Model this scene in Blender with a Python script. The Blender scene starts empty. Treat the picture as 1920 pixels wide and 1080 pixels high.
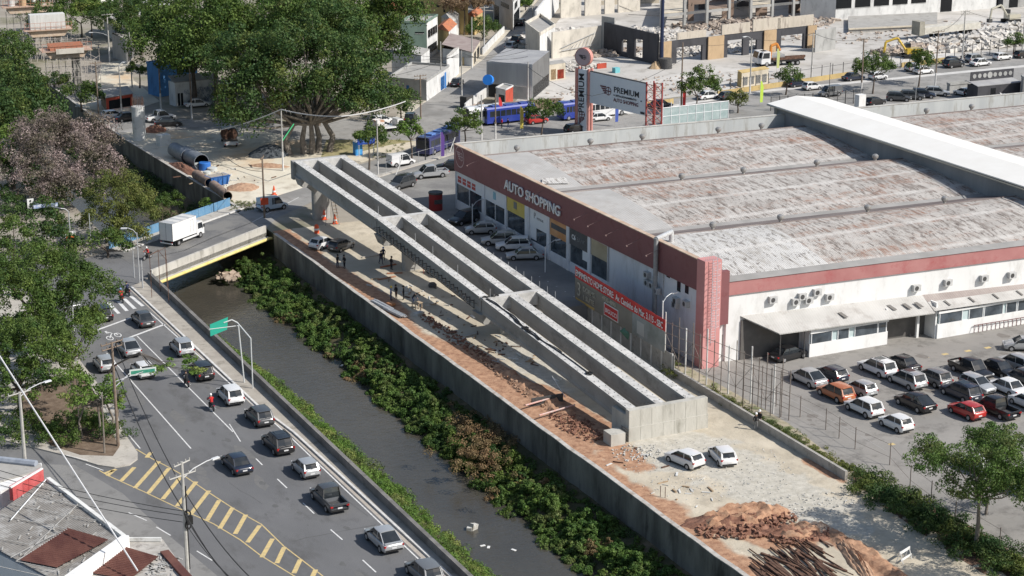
import bpy, math, random
import numpy as np
from mathutils import Vector, Matrix, noise
R=math.radians
sc=bpy.context.scene; col=sc.collection
random.seed(7)
# ---------------------------------------------------------------- camera, sky, sun, exposure
F=3600.; CH=70.; PIT=math.atan2(1100,3600); YAW=math.atan2(1814,math.hypot(3600,1100))
cam=bpy.data.cameras.new('camera'); co=bpy.data.objects.new('camera',cam); col.objects.link(co)
co.location=(0,0,CH); co.rotation_euler=(math.pi/2-PIT,0,-YAW)
cam.sensor_width=36; cam.lens=F/1920*36; cam.clip_end=4000; cam.clip_start=1; sc.camera=co
SUN_EL=41; SUN_AZ=314      # azimuth measured counter-clockwise from +X
w=bpy.data.worlds.new("World"); sc.world=w; w.use_nodes=True
nt=w.node_tree; sky=nt.nodes.new('ShaderNodeTexSky'); sky.sky_type='NISHITA'; sky.sun_disc=False
sky.sun_elevation=R(SUN_EL); sky.sun_rotation=R(90-SUN_AZ+360); sky.air_density=1.2; sky.dust_density=1.5
bg=nt.nodes['Background']; bg.inputs[1].default_value=0.102; nt.links.new(sky.outputs[0],bg.inputs[0])
sl=bpy.data.lights.new('sun','SUN'); sl.energy=4.9; sl.angle=R(.5); sl.color=(1,.955,.89)
so=bpy.data.objects.new('sun',sl); col.objects.link(so)
sdir=Vector((math.cos(R(SUN_EL))*math.cos(R(SUN_AZ)),math.cos(R(SUN_EL))*math.sin(R(SUN_AZ)),math.sin(R(SUN_EL))))
so.rotation_euler=sdir.to_track_quat('Z','Y').to_euler()
sc.view_settings.view_transform='Standard'; sc.view_settings.look='None'
sc.view_settings.exposure=0.13; sc.view_settings.gamma=1
# ---------------------------------------------------------------- where a point of the survey photograph lies on a level plane
_fw=Vector((math.sin(YAW)*math.cos(PIT),math.cos(YAW)*math.cos(PIT),-math.sin(PIT)))
_rt=Vector((math.cos(YAW),-math.sin(YAW),0)); _up=_rt.cross(_fw)
def ray(x,y): return _fw+_rt*((x-960)/F)-_up*((y-540)/F)
def G(x,y,z=0.):
    d=ray(x,y); t=(z-CH)/d.z; return Vector((d.x*t,d.y*t,z))
def onX(x,y,X):
    d=ray(x,y); t=X/d.x; return Vector((X,d.y*t,CH+d.z*t))
def onY(x,y,Y):
    d=ray(x,y); t=Y/d.y; return Vector((d.x*t,Y,CH+d.z*t))
# ---------------------------------------------------------------- mesh helpers
class MB:
    def __init__(s): s.v=[]; s.f=[]; s.m=[]
    def add(s,vs,fs,mi=0):
        n=len(s.v); s.v+= [tuple(p) for p in vs]; s.f+=[tuple(i+n for i in f) for f in fs]; s.m+=[mi]*len(fs); return s
    def box(s,x0,x1,y0,y1,z0,z1,mi=0):
        return s.add([(x0,y0,z0),(x1,y0,z0),(x1,y1,z0),(x0,y1,z0),(x0,y0,z1),(x1,y0,z1),(x1,y1,z1),(x0,y1,z1)],
          [(0,3,2,1),(4,5,6,7),(0,1,5,4),(1,2,6,5),(2,3,7,6),(3,0,4,7)],mi)
    def obox(s,c,size,rot=0,mi=0,tilt=0,roll=0):
        hx,hy,hz=size[0]/2,size[1]/2,size[2]/2
        M=Matrix.Rotation(rot,3,'Z')@Matrix.Rotation(tilt,3,'Y')@Matrix.Rotation(roll,3,'X'); c=Vector(c)
        vs=[c+M@Vector((a*hx,b*hy,d*hz)) for d in(-1,1) for a,b in((-1,-1),(1,-1),(1,1),(-1,1))]
        return s.add(vs,[(0,3,2,1),(4,5,6,7),(0,1,5,4),(1,2,6,5),(2,3,7,6),(3,0,4,7)],mi)
    def bar(s,p,q,w,h,mi=0):            # box beam from p to q, w wide, h deep, hung below the p-q line's level when z of p,q is its top
        p=Vector(p);q=Vector(q); d=(q-p); n=Vector((-d.y,d.x,0)); n=(n.normalized() if n.length>1e-6 else Vector((1,0,0)))*w/2; u=Vector((0,0,h))
        return s.add([p-n-u,p+n-u,q+n-u,q-n-u,p-n,p+n,q+n,q-n],[(0,1,2,3),(4,7,6,5),(0,4,5,1),(3,2,6,7),(0,3,7,4),(1,5,6,2)],mi)
    def prism(s,poly,z0,z1,mi=0):
        n=len(poly); P=[Vector((p[0],p[1])) for p in poly]
        a=sum(P[i].x*P[(i+1)%n].y-P[(i+1)%n].x*P[i].y for i in range(n))
        if a<0: P=P[::-1]
        return s.add([(p.x,p.y,z0) for p in P]+[(p.x,p.y,z1) for p in P],
          [tuple(range(n))[::-1],tuple(range(n,2*n))]+[(i,(i+1)%n,n+(i+1)%n,n+i) for i in range(n)],mi)
    def sheet(s,poly,z=None,mi=0):
        P=[Vector(p) for p in poly]; n=len(P)
        a=sum(P[i].x*P[(i+1)%n].y-P[(i+1)%n].x*P[i].y for i in range(n))
        if a<0: P=P[::-1]
        return s.add([(p.x,p.y,p.z if z is None else z) for p in P],[tuple(range(n))],mi)
    def tube(s,p,q,r,r2=None,n=8,mi=0,cap=True):
        p=Vector(p);q=Vector(q); r2=r if r2 is None else r2; d=(q-p)
        if d.length<1e-6: return s
        a=d.orthogonal().normalized(); b=d.normalized().cross(a)
        vs=[p+(a*math.cos(2*math.pi*i/n)+b*math.sin(2*math.pi*i/n))*r for i in range(n)]+[q+(a*math.cos(2*math.pi*i/n)+b*math.sin(2*math.pi*i/n))*r2 for i in range(n)]
        fs=[(i,(i+1)%n,n+(i+1)%n,n+i) for i in range(n)]
        if cap: fs+=[tuple(range(n))[::-1],tuple(range(n,2*n))]
        return s.add(vs,fs,mi)
    def path(s,pts,r,n=6,mi=0):
        for a,b in zip(pts[:-1],pts[1:]): s.tube(a,b,r,n=n,mi=mi)
        return s
    def cyl(s,c,r,z0,z1,n=16,mi=0,r2=None): return s.tube((c[0],c[1],z0),(c[0],c[1],z1),r,r2,n,mi)
    def lathe(s,prof,c=(0,0,0),n=12,mi=0):
        vs=[];fs=[]
        for r,z in prof: vs+=[(c[0]+r*math.cos(2*math.pi*i/n),c[1]+r*math.sin(2*math.pi*i/n),c[2]+z) for i in range(n)]
        for k in range(len(prof)-1):
            for i in range(n): fs.append((k*n+i,k*n+(i+1)%n,(k+1)*n+(i+1)%n,(k+1)*n+i))
        fs+=[tuple(range(n))[::-1],tuple(range((len(prof)-1)*n,len(prof)*n))]
        return s.add(vs,fs,mi)
    def loft(s,rings,mi=0,closed=True,caps=True):
        n=len(rings[0]); vs=[p for r in rings for p in r]; fs=[]
        for k in range(len(rings)-1):
            for i in range(n if closed else n-1): fs.append((k*n+i,k*n+(i+1)%n,(k+1)*n+(i+1)%n,(k+1)*n+i))
        if caps: fs+=[tuple(range(n))[::-1],tuple(range((len(rings)-1)*n,len(rings)*n))]
        return s.add(vs,fs,mi)
    def build(s,name,mats,parent=None,smooth=False,**t):
        me=bpy.data.meshes.new(name); me.from_pydata(s.v,[],s.f)
        if not isinstance(mats,(list,tuple)): mats=[mats]
        for m in mats: me.materials.append(m)
        if len(mats)>1: me.polygons.foreach_set('material_index',s.m)
        if smooth:
            me.polygons.foreach_set('use_smooth',[True]*len(s.f))
            try: me.set_sharp_from_angle(angle=R(38))
            except Exception: pass
        me.update(); o=bpy.data.objects.new(name,me); col.objects.link(o)
        if parent: o.parent=parent
        for k,v in t.items():
            if v: o[{'cat':'category'}.get(k,k)]=v
        return o
def thing(name,label,cat,loc=(0,0,0),rot=0,group=None):
    o=bpy.data.objects.new(name,None); col.objects.link(o); o.empty_display_size=.2
    o.location=loc; o.rotation_euler=(0,0,rot); o['label']=label; o['category']=cat
    if group: o['group']=group
    return o
def kids(): 
    d={}
    for o in bpy.data.objects:
        if o.parent: d.setdefault(o.parent.name,[]).append(o)
    return d
def dup(root,loc,rot,label,group=None,cat=None):
    r=root.copy(); col.objects.link(r); r.location=loc; r.rotation_euler=(0,0,rot); r['label']=label
    if group: r['group']=group
    elif 'group' in r: del r['group']
    if cat: r['category']=cat
    out=[r]
    for ch in root.children:
        c=ch.copy(); col.objects.link(c); c.parent=r; out.append(c)
        for g in ch.children:
            d=g.copy(); col.objects.link(d); d.parent=c; out.append(d)
    return r
# ---------------------------------------------------------------- materials
_mc={}
def mat(name,c1,c2=None,scale=1.,rough=.85,bump=0.,bscale=None,metal=0.,stretch=(1,1,1),lo=.35,hi=.65,detail=5,spec=.3,c3=None,s3=.1,isl=0.,coat=0.,dirt=None,coord='Object'):
    if name in _mc: return _mc[name]
    m=bpy.data.materials.new(name); m.use_nodes=True; N=m.node_tree; L=N.links; b=N.nodes['Principled BSDF']
    b.inputs['Roughness'].default_value=rough; b.inputs['Metallic'].default_value=metal
    b.inputs['Specular IOR Level'].default_value=spec
    if coat: b.inputs['Coat Weight'].default_value=coat; b.inputs['Coat Roughness'].default_value=.08
    def rgb(c): return (c[0],c[1],c[2],1)
    tc=N.nodes.new('ShaderNodeTexCoord'); mp=N.nodes.new('ShaderNodeMapping'); mp.inputs['Scale'].default_value=stretch
    L.new(tc.outputs[coord],mp.inputs[0])
    def noi(sc_,det=detail,rg=.6):
        n=N.nodes.new('ShaderNodeTexNoise'); n.inputs['Scale'].default_value=sc_; n.inputs['Detail'].default_value=det; n.inputs['Roughness'].default_value=rg
        L.new(mp.outputs[0],n.inputs['Vector']); return n
    def ramp(src,a,z):
        r=N.nodes.new('ShaderNodeMapRange'); r.inputs[1].default_value=a; r.inputs[2].default_value=z; L.new(src,r.inputs[0]); return r.outputs[0]
    def mix(fac,A,B):
        x=N.nodes.new('ShaderNodeMix'); x.data_type='RGBA'; L.new(fac,x.inputs[0])
        for k,c in((6,A),(7,B)):
            if isinstance(c,tuple): x.inputs[k].default_value=rgb(c)
            else: L.new(c,x.inputs[k])
        return x.outputs[2]
    out=None
    if c2: out=mix(ramp(noi(scale).outputs[0],lo,hi),c1,c2)
    if c3: out=mix(ramp(noi(s3,6,.65).outputs[0],.5,.62),out if out else c1,c3)
    if dirt: out=mix(ramp(noi(dirt[1],8,.7).outputs[0],.52,.7),out if out else c1,dirt[0])
    if isl:
        g=N.nodes.new('ShaderNodeNewGeometry'); h=N.nodes.new('ShaderNodeHueSaturation')
        r=N.nodes.new('ShaderNodeMapRange'); r.inputs[3].default_value=1-isl; r.inputs[4].default_value=1+isl
        L.new(g.outputs['Random Per Island'],r.inputs[0]); L.new(r.outputs[0],h.inputs['Value'])
        if out: L.new(out,h.inputs['Color'])
        else: h.inputs['Color'].default_value=rgb(c1)
        out=h.outputs[0]
    if out: L.new(out,b.inputs['Base Color'])
    else: b.inputs['Base Color'].default_value=rgb(c1)
    if bump:
        bn=N.nodes.new('ShaderNodeBump'); bn.inputs['Strength'].default_value=bump; bn.inputs['Distance'].default_value=.1
        L.new(noi(bscale or scale*4,8,.7).outputs[0],bn.inputs['Height']); L.new(bn.outputs[0],b.inputs['Normal'])
    _mc[name]=m; return m
def wave_bump(m,scale,axis='X',strength=.5,dist=.05,mul=0.,rot=0.):
    """corrugation: real ridges as bump plus darker grime in the troughs"""
    N=m.node_tree; L=N.links; b=N.nodes['Principled BSDF']
    tc=N.nodes.new('ShaderNodeTexCoord'); mp=N.nodes.new('ShaderNodeMapping'); mp.inputs['Rotation'].default_value=(0,0,rot); L.new(tc.outputs['Object'],mp.inputs[0])
    wv=N.nodes.new('ShaderNodeTexWave'); wv.bands_direction=axis; wv.inputs['Scale'].default_value=scale; wv.inputs['Distortion'].default_value=.3
    L.new(mp.outputs[0],wv.inputs['Vector'])
    bn=N.nodes.new('ShaderNodeBump'); bn.inputs['Strength'].default_value=strength; bn.inputs['Distance'].default_value=dist
    L.new(wv.outputs['Fac'],bn.inputs['Height']); L.new(bn.outputs[0],b.inputs['Normal'])
    return m
conc=mat('concrete',(.42,.41,.38),(.52,.51,.48),.35,bump=.25,dirt=((.25,.24,.22),.5))
concw=mat('concrete_pale',(.60,.60,.58),(.70,.70,.68),.5,bump=.2,dirt=((.40,.39,.37),.9))
concd=mat('concrete_weathered',(.20,.19,.17),(.34,.33,.30),.5,bump=.3,dirt=((.07,.065,.055),.5),stretch=(1,1,.25))
asph=mat('asphalt',(.120,.121,.125),(.155,.156,.160),.12,rough=.9,bump=.35,bscale=12,c3=(.185,.184,.182),s3=.05,dirt=((.095,.094,.094),.3),stretch=(1,.45,1))
asphd=mat('asphalt_dark',(.13,.13,.132),(.175,.173,.17),.3,rough=.9,bump=.35,bscale=12,c3=(.20,.195,.185),s3=.15)
asphl=mat('asphalt_light',(.25,.245,.235),(.32,.31,.295),.2,rough=.92,bump=.35,bscale=10,c3=(.22,.215,.205),s3=.08,dirt=((.18,.17,.16),.5))
pave=mat('pavement',(.38,.355,.32),(.48,.45,.40),.4,bump=.3,bscale=5,dirt=((.24,.22,.19),.8))
white=mat('white_paint',(.72,.72,.71),(.62,.62,.60),1.5,rough=.7)
whitewall=mat('white_wall',(.76,.76,.75),(.70,.70,.69),.3,dirt=((.58,.57,.55),.6),stretch=(1,1,.4))
whitel=mat('marking_white',(.66,.66,.65),(.42,.42,.42),3.,rough=.8,lo=.45,hi=.75)
yell=mat('marking_yellow',(.60,.46,.21),(.40,.33,.20),2.5,rough=.8,lo=.4,hi=.75)
steel=mat('galvanised_steel',(.42,.43,.44),(.55,.56,.57),3,rough=.45,metal=.3)
dark=mat('dark_metal',(.05,.05,.052),(.09,.088,.085),4,rough=.6)
black=mat('black_rubber',(.018,.018,.018),rough=.75)
glass=mat('dark_glass',(.018,.022,.026),(.035,.04,.045),.5,rough=.06,spec=.6)
glassb=mat('shop_glass',(.03,.04,.05),(.10,.12,.14),.6,rough=.05,spec=.7)
rust=mat('rusty_steel',(.065,.038,.028),(.17,.095,.065),2.,rough=.85,bump=.2)
soil=mat('red_soil',(.33,.155,.09),(.46,.24,.145),.6,bump=.8,bscale=3,dirt=((.20,.095,.06),1.2))
abutm=mat('abutment_concrete',(.40,.385,.345),(.50,.485,.44),.6,bump=.3,stretch=(1,1,.3),dirt=((.27,.26,.225),.9))
# ================================================================ SETTING: ground, channel, river
def fb(x,y,s=1.,o=4,z=0.): return noise.fractal(Vector((x*s,y*s,z)),1.,2.,o)
def sst(a,b,x):
    t=min(1,max(0,(x-a)/(b-a))); return t*t*(3-2*t)
def wallR(y):
    if y<256: return 81.05
    if y<311: return 81.05-(y-256)/55*3.0
    return 78.05-(min(y,470)-311)*.012
def bank(x,y):
    xl=66.6-2.3*sst(188,228,y)+.5*fb(y,3,.12); xr=74.9+.6*fb(y,9,.1); wr=wallR(y)-.3
    if y>256: xr-= (81.05-wallR(y))
    if x<xl: t=(x-59.9)/(xl-59.9); z=-1.1-4.1*t**.8
    elif x>xr: t=(x-xr)/(wr-xr); z=-5.1+1.9*t**.7
    else: z=-6
    return z+.16*fb(x,y,.5)*(0 if x<60.1 else 1)
ys=[-400,40]+[60+1.5*i for i in range(300)]+[620,1400]
gm=MB(); NC=32
for y in ys:
    wr=wallR(y)
    gm.v+=[(-1200,y,-.03),(20,y,-.03),(59.9,y,-.03)]
    for i in range(NC):
        x=59.9+(wr-.02-59.9)*i/(NC-1); gm.v.append((x,y,bank(x,y)))
    gm.v+=[(wr,y,-.03),(140,y,-.03),(1500,y,-.03)]
W_=NC+6
for j in range(len(ys)-1):
    for i in range(W_-1): gm.f.append((j*W_+i,j*W_+i+1,(j+1)*W_+i+1,(j+1)*W_+i)); gm.m.append(1 if 2<=i<NC+3 else 0)
earth=mat('ground_earth',(.27,.24,.20),(.36,.33,.28),.15,bump=.4,bscale=3,c3=(.20,.19,.13),s3=.06)
bankm=mat('bank_earth',(.045,.05,.024),(.085,.075,.038),.6,bump=.8,bscale=3,c3=(.16,.12,.075),s3=.16)
gm.build('ground',[earth,bankm],kind='structure')
rm=mat('river_water',(.048,.045,.038),(.078,.070,.055),.06,rough=.17,spec=.5,stretch=(1,.5,1),c3=(.095,.082,.062),s3=.035)
N=rm.node_tree;bn=N.nodes.new('ShaderNodeBump');bn.inputs['Strength'].default_value=.45;bn.inputs['Distance'].default_value=.12
tc=N.nodes.new('ShaderNodeTexCoord');nn=N.nodes.new('ShaderNodeTexNoise');nn.inputs['Scale'].default_value=1.1;nn.inputs['Detail'].default_value=6;nn.inputs['Distortion'].default_value=.8
mp=N.nodes.new('ShaderNodeMapping');mp.inputs['Scale'].default_value=(1,1.6,1);N.links.new(tc.outputs['Object'],mp.inputs[0]);N.links.new(mp.outputs[0],nn.inputs['Vector'])
N.links.new(nn.outputs[0],bn.inputs['Height']);N.links.new(bn.outputs[0],N.nodes['Principled BSDF'].inputs['Normal'])
rv=MB(); rv.sheet([(59.95,40,-5),(81,40,-5),(81,256,-5),(77.9,311,-5),(76,620,-5),(59.95,620,-5)]); rv.build('river_water',rm,kind='structure')
# canal walls
def wallstrip(name,pts,th,z0,ztop,m,label,side=1,cap=None,wob=0.):
    """retaining wall along pts; pts = front face line"""
    b=MB(); P=[]
    for a,c in zip(pts[:-1],pts[1:]):
        a=Vector(a);c=Vector(c); n=max(1,int((c-a).length/3))
        P+=[a+(c-a)*i/n for i in range(n)]
    P.append(Vector(pts[-1])); rings=[]
    for i,p in enumerate(P):
        q=P[min(i+1,len(P)-1)]-P[max(i-1,0)]; nrm=Vector((-q.y,q.x)).normalized()*th*side; zt=ztop+wob*noise.noise(Vector((p.x*.3,p.y*.3,1)))
        o=wob*.5*noise.noise(Vector((p.y*.2,3,1)))
        rings.append([(p.x+o,p.y,z0),(p.x+nrm.x+o,p.y+nrm.y,z0),(p.x+nrm.x+o,p.y+nrm.y,zt),(p.x+o,p.y,zt)])
    b.loft(rings); o=b.build(name,m,label=label,cat='wall')
    if cap:
        k=MB(); k.loft([[(r[0][0]-.04*(1 if side<0 else -1)*0-.03,r[0][1],r[3][2]+.003),(r[1][0]+.03,r[1][1],r[3][2]+.003),(r[1][0]+.03,r[1][1],r[3][2]+.09),(r[0][0]-.03,r[0][1],r[3][2]+.09)] for r in rings]); k.build('coping',cap,o)  # pale strip on the canal wall top: its sunlit edge put into colour
    return o
cwm=mat('canal_wall_concrete',(.095,.09,.08),(.22,.21,.185),.45,bump=.5,bscale=3,stretch=(1,1,.28),dirt=((.05,.047,.042),.5))
wallstrip('canal_wall',[(59.5,40),(59.5,229.6)],.4,-1.6,1.0,mat('parapet_concrete',(.13,.125,.12),(.22,.21,.20),.4,bump=.3,dirt=((.10,.095,.09),.5)),'long low grey concrete parapet between the avenue sidewalk and the river',-1)
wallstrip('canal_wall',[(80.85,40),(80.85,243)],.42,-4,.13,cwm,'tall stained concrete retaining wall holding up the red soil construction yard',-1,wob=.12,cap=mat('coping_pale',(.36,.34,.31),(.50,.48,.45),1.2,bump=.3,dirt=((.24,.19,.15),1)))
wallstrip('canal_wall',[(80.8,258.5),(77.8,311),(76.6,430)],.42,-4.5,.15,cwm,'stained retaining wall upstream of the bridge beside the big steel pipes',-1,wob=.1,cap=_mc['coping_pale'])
# ---------------------------------------------------------------- roads
Z1=0.0
def sheet(name,pts,m,z=Z1,**k):
    P=[(p if isinstance(p,Vector) else (G(*p) if max(map(abs,p[:2]))>400 or k.get('px',1) else p)) for p in pts]
    b=MB(); b.sheet([(p[0],p[1],z) for p in P]); return b.build(name,m,kind='structure')
def W(*pts): return [Vector((x,y,0)) for x,y in pts]
sheet('avenue_road',W((-40,40),(58.8,40),(58.8,134),(58.1,171),(57.3,180),(56.6,227),(59.4,230.2),(79.3,243.9),(80.4,259.6),(58.6,244.9),(50,240),(40,262),(-40,262)),asph,z=-.004)
# sheet above covers approach; the river gap under the bridge is spanned by the bridge itself
isl=[G(-60,812),G(0,825),G(125,856),G(185,874),G(215,878),G(243,873),G(258,862),G(258,850),G(228,806)]+W((44.0,186),(44.6,230),(38,242),(0,242),(0,170))
MB().prism(isl,-.1,.13).build('sidewalk',pave,kind='structure')
MB().sheet([G(60,800,.13),G(95,835,.13),G(150,853,.13),G(212,855,.13),G(224,838,.13),G(205,800,.13),G(180,740,.13),G(150,700,.13),G(20,740,.13)],.136).build('planting_soil',mat('shrub_soil',(.12,.085,.06),(.20,.15,.11),1,bump=.6),kind='structure')  # soil under the shrubs, with the tree shade put into its dark colour
kb=MB(); kw=mat('kerb_white',(.66,.65,.63),(.50,.49,.47),1.5,rough=.8)
sw=W((56.75,227.3),(57.45,180),(58.25,171),(58.95,134),(59.1,40),(59.5,40),(59.5,229.5))
MB().prism(sw,-.1,.14).build('sidewalk',mat('sidewalk_brown',(.33,.30,.26),(.40,.37,.32),.5,bump=.3,dirt=((.20,.18,.15),.7)),kind='structure')
ke=W((56.6,227.3),(57.3,180),(58.1,171),(58.8,134),(58.9,40))
for a,b in zip(ke[:-1],ke[1:]):
    n=Vector((.24,.0,0)); kb.prism([a,a+n,b+n,b],-.1,.17)
kb.build('kerb',kw,kind='structure')
gut=MB(); gut.prism(W((56.3,227),(56.6,227.3),(57.3,180),(58.1,171),(58.8,134),(58.9,40),(58.35,40),(58.25,134),(57.75,171),(57.0,180)),-.05,.004)
gut.build('gutter',mat('gutter_concrete',(.36,.32,.28),(.44,.40,.35),1,bump=.3),kind='structure')
def line(pts,wd,m=whitel,name='road_marking',z=.006,dash=None,px=True):
    P=[(G(*p) if px else Vector((p[0],p[1],0))) for p in pts]; b=MB()
    for a,c in zip(P[:-1],P[1:]):
        d=c-a; L_=d.length; d.normalize(); n=Vector((-d.y,d.x,0))*wd/2; s=0
        while s<L_-.01:
            e=min(L_,s+(dash[0] if dash else 1e9))
            b.sheet([a+d*s-n,a+d*e-n,a+d*e+n,a+d*s+n],z); s=e+(dash[1] if dash else 1e9)
    return b.build(name,m,kind='structure')
line([(280,585),(477,760),(545,820),(660,930),(797,1060),(840,1100)],.14)
line([(257,630),(437,810)],.13)
for a,b in [((480,860),(492,872)),((520,898),(538,915)),((568,943),(589,963)),((620,993),(642,1012)),((680,1050),(705,1073)),((737,1104),(760,1124))]: line([a,b],.13)
line([(200,662),(358,841)],.13); line([(160,627),(250,594)],.35); line([(232,637),(309,608)],.35); 
line([(430,795),(451,828)],.11)
for a,b in [((232,818),(255,846)),((240,814),(263,841)),((161,870),(194,882)),((241,961),(275,976)),((293,988),(320,1004)),((369,1033),(398,1051))]: line([a,b],.12)
line([(125,856),(165,866)],.16,kw,'kerb_paint',.14)
for i,(a,b) in enumerate([((203,567),(223,588)),((224,577),(238,584)),((222,565),(238,583)),((233,560),(253,579)),((245,555),(268,574))]):
    if i!=1: line([a,b],.42)
# bicycle box symbol: two wheels and a frame
bk=MB()
def ring(b,c,r,w,n=14):
    for i in range(n):
        a0=2*math.pi*i/n;a1=2*math.pi*(i+1)/n
        b.sheet([(c.x+(r+s)*math.cos(a)*0.8,c.y+(r+s)*math.sin(a)*1.6,.007) for a,s in((a0,0),(a1,0),(a1,w),(a0,w))])
ring(bk,G(206,634),.38,.13); ring(bk,G(221,628),.38,.13); bk.build('road_marking',whitel,kind='structure')
line([(206,634),(209,626),(217,625),(221,628)],.13); line([(200,622),(213,626)],.13); line([(198,621),(202,625)],.3)
# yellow hatched median
hy=MB()
def strip(b,p,q,wd,z=.006):
    a=G(*p);c=G(*q);d=(c-a).normalized();n=Vector((-d.y,d.x,0))*wd/2
    b.sheet([a-n,c-n,c+n,a+n],z)
for p,q in [((195,888),(218,880)),((202,892),(213,882)),((227,902),(252,876)),((253,915),(298,865)),((278,925),(317,878)),((305,936),(343,889)),((332,949),(368,903)),((357,965),(392,920)),((388,976),(411,938)),((412,991),(436,952)),((441,1001),(461,965)),((464,1017),(487,985)),((491,1045),(511,1010)),((519,1056),(533,1026)),((551,1075),(563,1049)),((580,1094),(592,1068)),((275,858),(283,848))]: strip(hy,p,q,.42)
for P in ([(186,882),(203,892),(270,922),(333,952),(400,982),(450,1012),(488,1041),(550,1079),(600,1108)],[(255,842),(285,860),(318,877),(345,892),(386,920),(440,955),(490,983),(532,1024),(600,1076),(640,1108)]):
    for a,b in zip(P[:-1],P[1:]): strip(hy,a,b,.12,.0065)
hy.build('hatched_marking',yell,kind='structure')
# asphalt patches and a long crack
tar=mat('tar_seam',(.085,.085,.085),(.12,.12,.12),2)
line([(548,1016),(575,1008),(600,1004),(640,996),(672,990),(705,984)],.10,tar,'tar_seam',.003); line([(430,905),(452,921),(470,930),(492,945)],.06,tar,'tar_seam',.003); line([(600,905),(640,930),(690,968)],.05,tar,'tar_seam',.003)
random.seed(21)
def stains(n,xa,xb,ya,yb,m,r0,r1,z,long=3.):
    q=MB()
    for i in range(n):
        x=random.uniform(xa,xb); y=random.uniform(ya,yb); r=random.uniform(r0,r1); k=10; ph=random.random()*6
        q.sheet([(x+math.cos(a)*r*(.7+.5*noise.noise(Vector((i*3.1,a,0)))),y+math.sin(a)*r*long*(.6+.6*noise.noise(Vector((i,a+ph,2))))) for a in [6.283*j/k for j in range(k)]],z+i*.00002)
    return q
stains(46,46.5,57,132,205,mat('oil_stain',(.10,.10,.10),(.13,.13,.13),3),.12,.4,.0015,2.2).build('road_stain',_mc['oil_stain'],kind='structure')
stains(14,46,56,135,200,mat('repair_patch',(.135,.134,.133),(.16,.158,.155),2),.5,1.1,.001,4).build('road_stain',_mc['repair_patch'],kind='structure')
stains(60,106,150,132,166,mat('lot_stain',(.17,.155,.14),(.21,.195,.178),2),.3,1.0,.0055,1.4).build('road_stain',_mc['lot_stain'],kind='structure')
for x in (115,120.5,126,131.5,137): pass
MB().sheet([G(0,868),G(140,872),G(230,925),G(300,990),G(420,1090),G(300,1120),G(0,1000)],.002).build('side_street',mat('asphalt_side',(.20,.197,.192),(.24,.236,.228),.2,rough=.9,bump=.3,bscale=10,dirt=((.12,.118,.115),.4)),kind='structure')
# ---------------------------------------------------------------- construction yard (one finely divided sheet with tyre ruts, spoil and gravel)
def blob(x,y,c,rx,ry,n=.35):
    d=math.hypot((x-c.x)/rx,(y-c.y)/ry)+n*fb(x,y,.35)
    return 1-sst(.75,1.1,d)
pile=[(G(1390,975),4.2,2.2,.75),(G(1500,1000),2.6,1.6,.5),(G(1620,1040),1.0,6,.35)]
grav=[(G(1290,850),5.5,7),(G(1440,910),5,8),(G(1370,880),5,6),(G(1540,960),3.5,5),(G(1010,690),2.2,9),(G(980,650),2.4,5),(G(1560,985),3,3.5)]
redz=[(G(1390,975),5.0,3.2),(G(1050,770),3.2,9),(G(1100,800),3.2,6),(G(1470,1010),4,3),(G(1620,1045),1.6,7),(G(1000,745),3,7),(G(1540,880),.8,4),(G(1160,850),2.4,5)]
yx=[81.27+.3*i for i in range(0,68)]; yy=[100+.34*i for i in range(0,427)]
ym=MB(); red=[];gr=[]
for y in yy:
    for x in yx:
        X=min(x,101.2+(y<137)*min(4,(137-y)*.12)); 
        z=.04+.05*fb(x,y,.8)+.03*fb(x,y,.25)
        for c,rx,ry,h in pile: z+=h*blob(x,y,c,rx,ry)*(1+.6*fb(x,y,1.6))
        pit=blob(x,y,G(1095,775),1.3,6.5,.2); z-=.0*pit
        z+=.35*blob(x,y,G(1000,735),1.2,9)*(1+fb(x,y,.9))
        for xr,am in ((91.5,.7),(93.2,.7),(96.3,1),(98.0,1)):      # wheel ruts
            d=abs(x-(xr+1.6*math.sin(y*.045+xr)))
            if d<.6 and y<246: z-=.045*am*math.exp(-(d/.28)**2)-.02*am*math.exp(-((d-.45)/.12)**2)
        z=max(z,.015)
        ym.v.append((X,y,z if x<101 else .04))
        e=81.2+1.5+.9*sst(196,206,y)+.9*fb(y,2,.12)+(3.4*sst(150,160,y)*(1-sst(182,200,y))+1.0*sst(200,205,y)*(1-sst(214,222,y)))*(.8+.5*fb(y,5,.08))
        if y<140: e+=.8
        r=(1-sst(e-.5,e+.9,x+.5*fb(x,y,.5)))
        for c,rx,ry in redz: r=max(r,blob(x,y,c,rx,ry)*.95)
        g=0
        for c,rx,ry in grav: g=max(g,blob(x,y,c,rx,ry,.5))
        red.append(r*.95); gr.append(g)
n=len(yx)
for j in range(len(yy)-1):
    for i in range(n-1): ym.f.append((j*n+i,j*n+i+1,(j+1)*n+i+1,(j+1)*n+i)); ym.m.append(0)
mm=mat('yard_soil',(.42,.37,.285),(.56,.50,.40),.12,rough=.95,bump=.7,bscale=2.2,c3=(.42,.37,.29),s3=.35)
N=mm.node_tree;L=N.links;b=N.nodes['Principled BSDF']; base=b.inputs['Base Color'].links[0].from_socket
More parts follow.
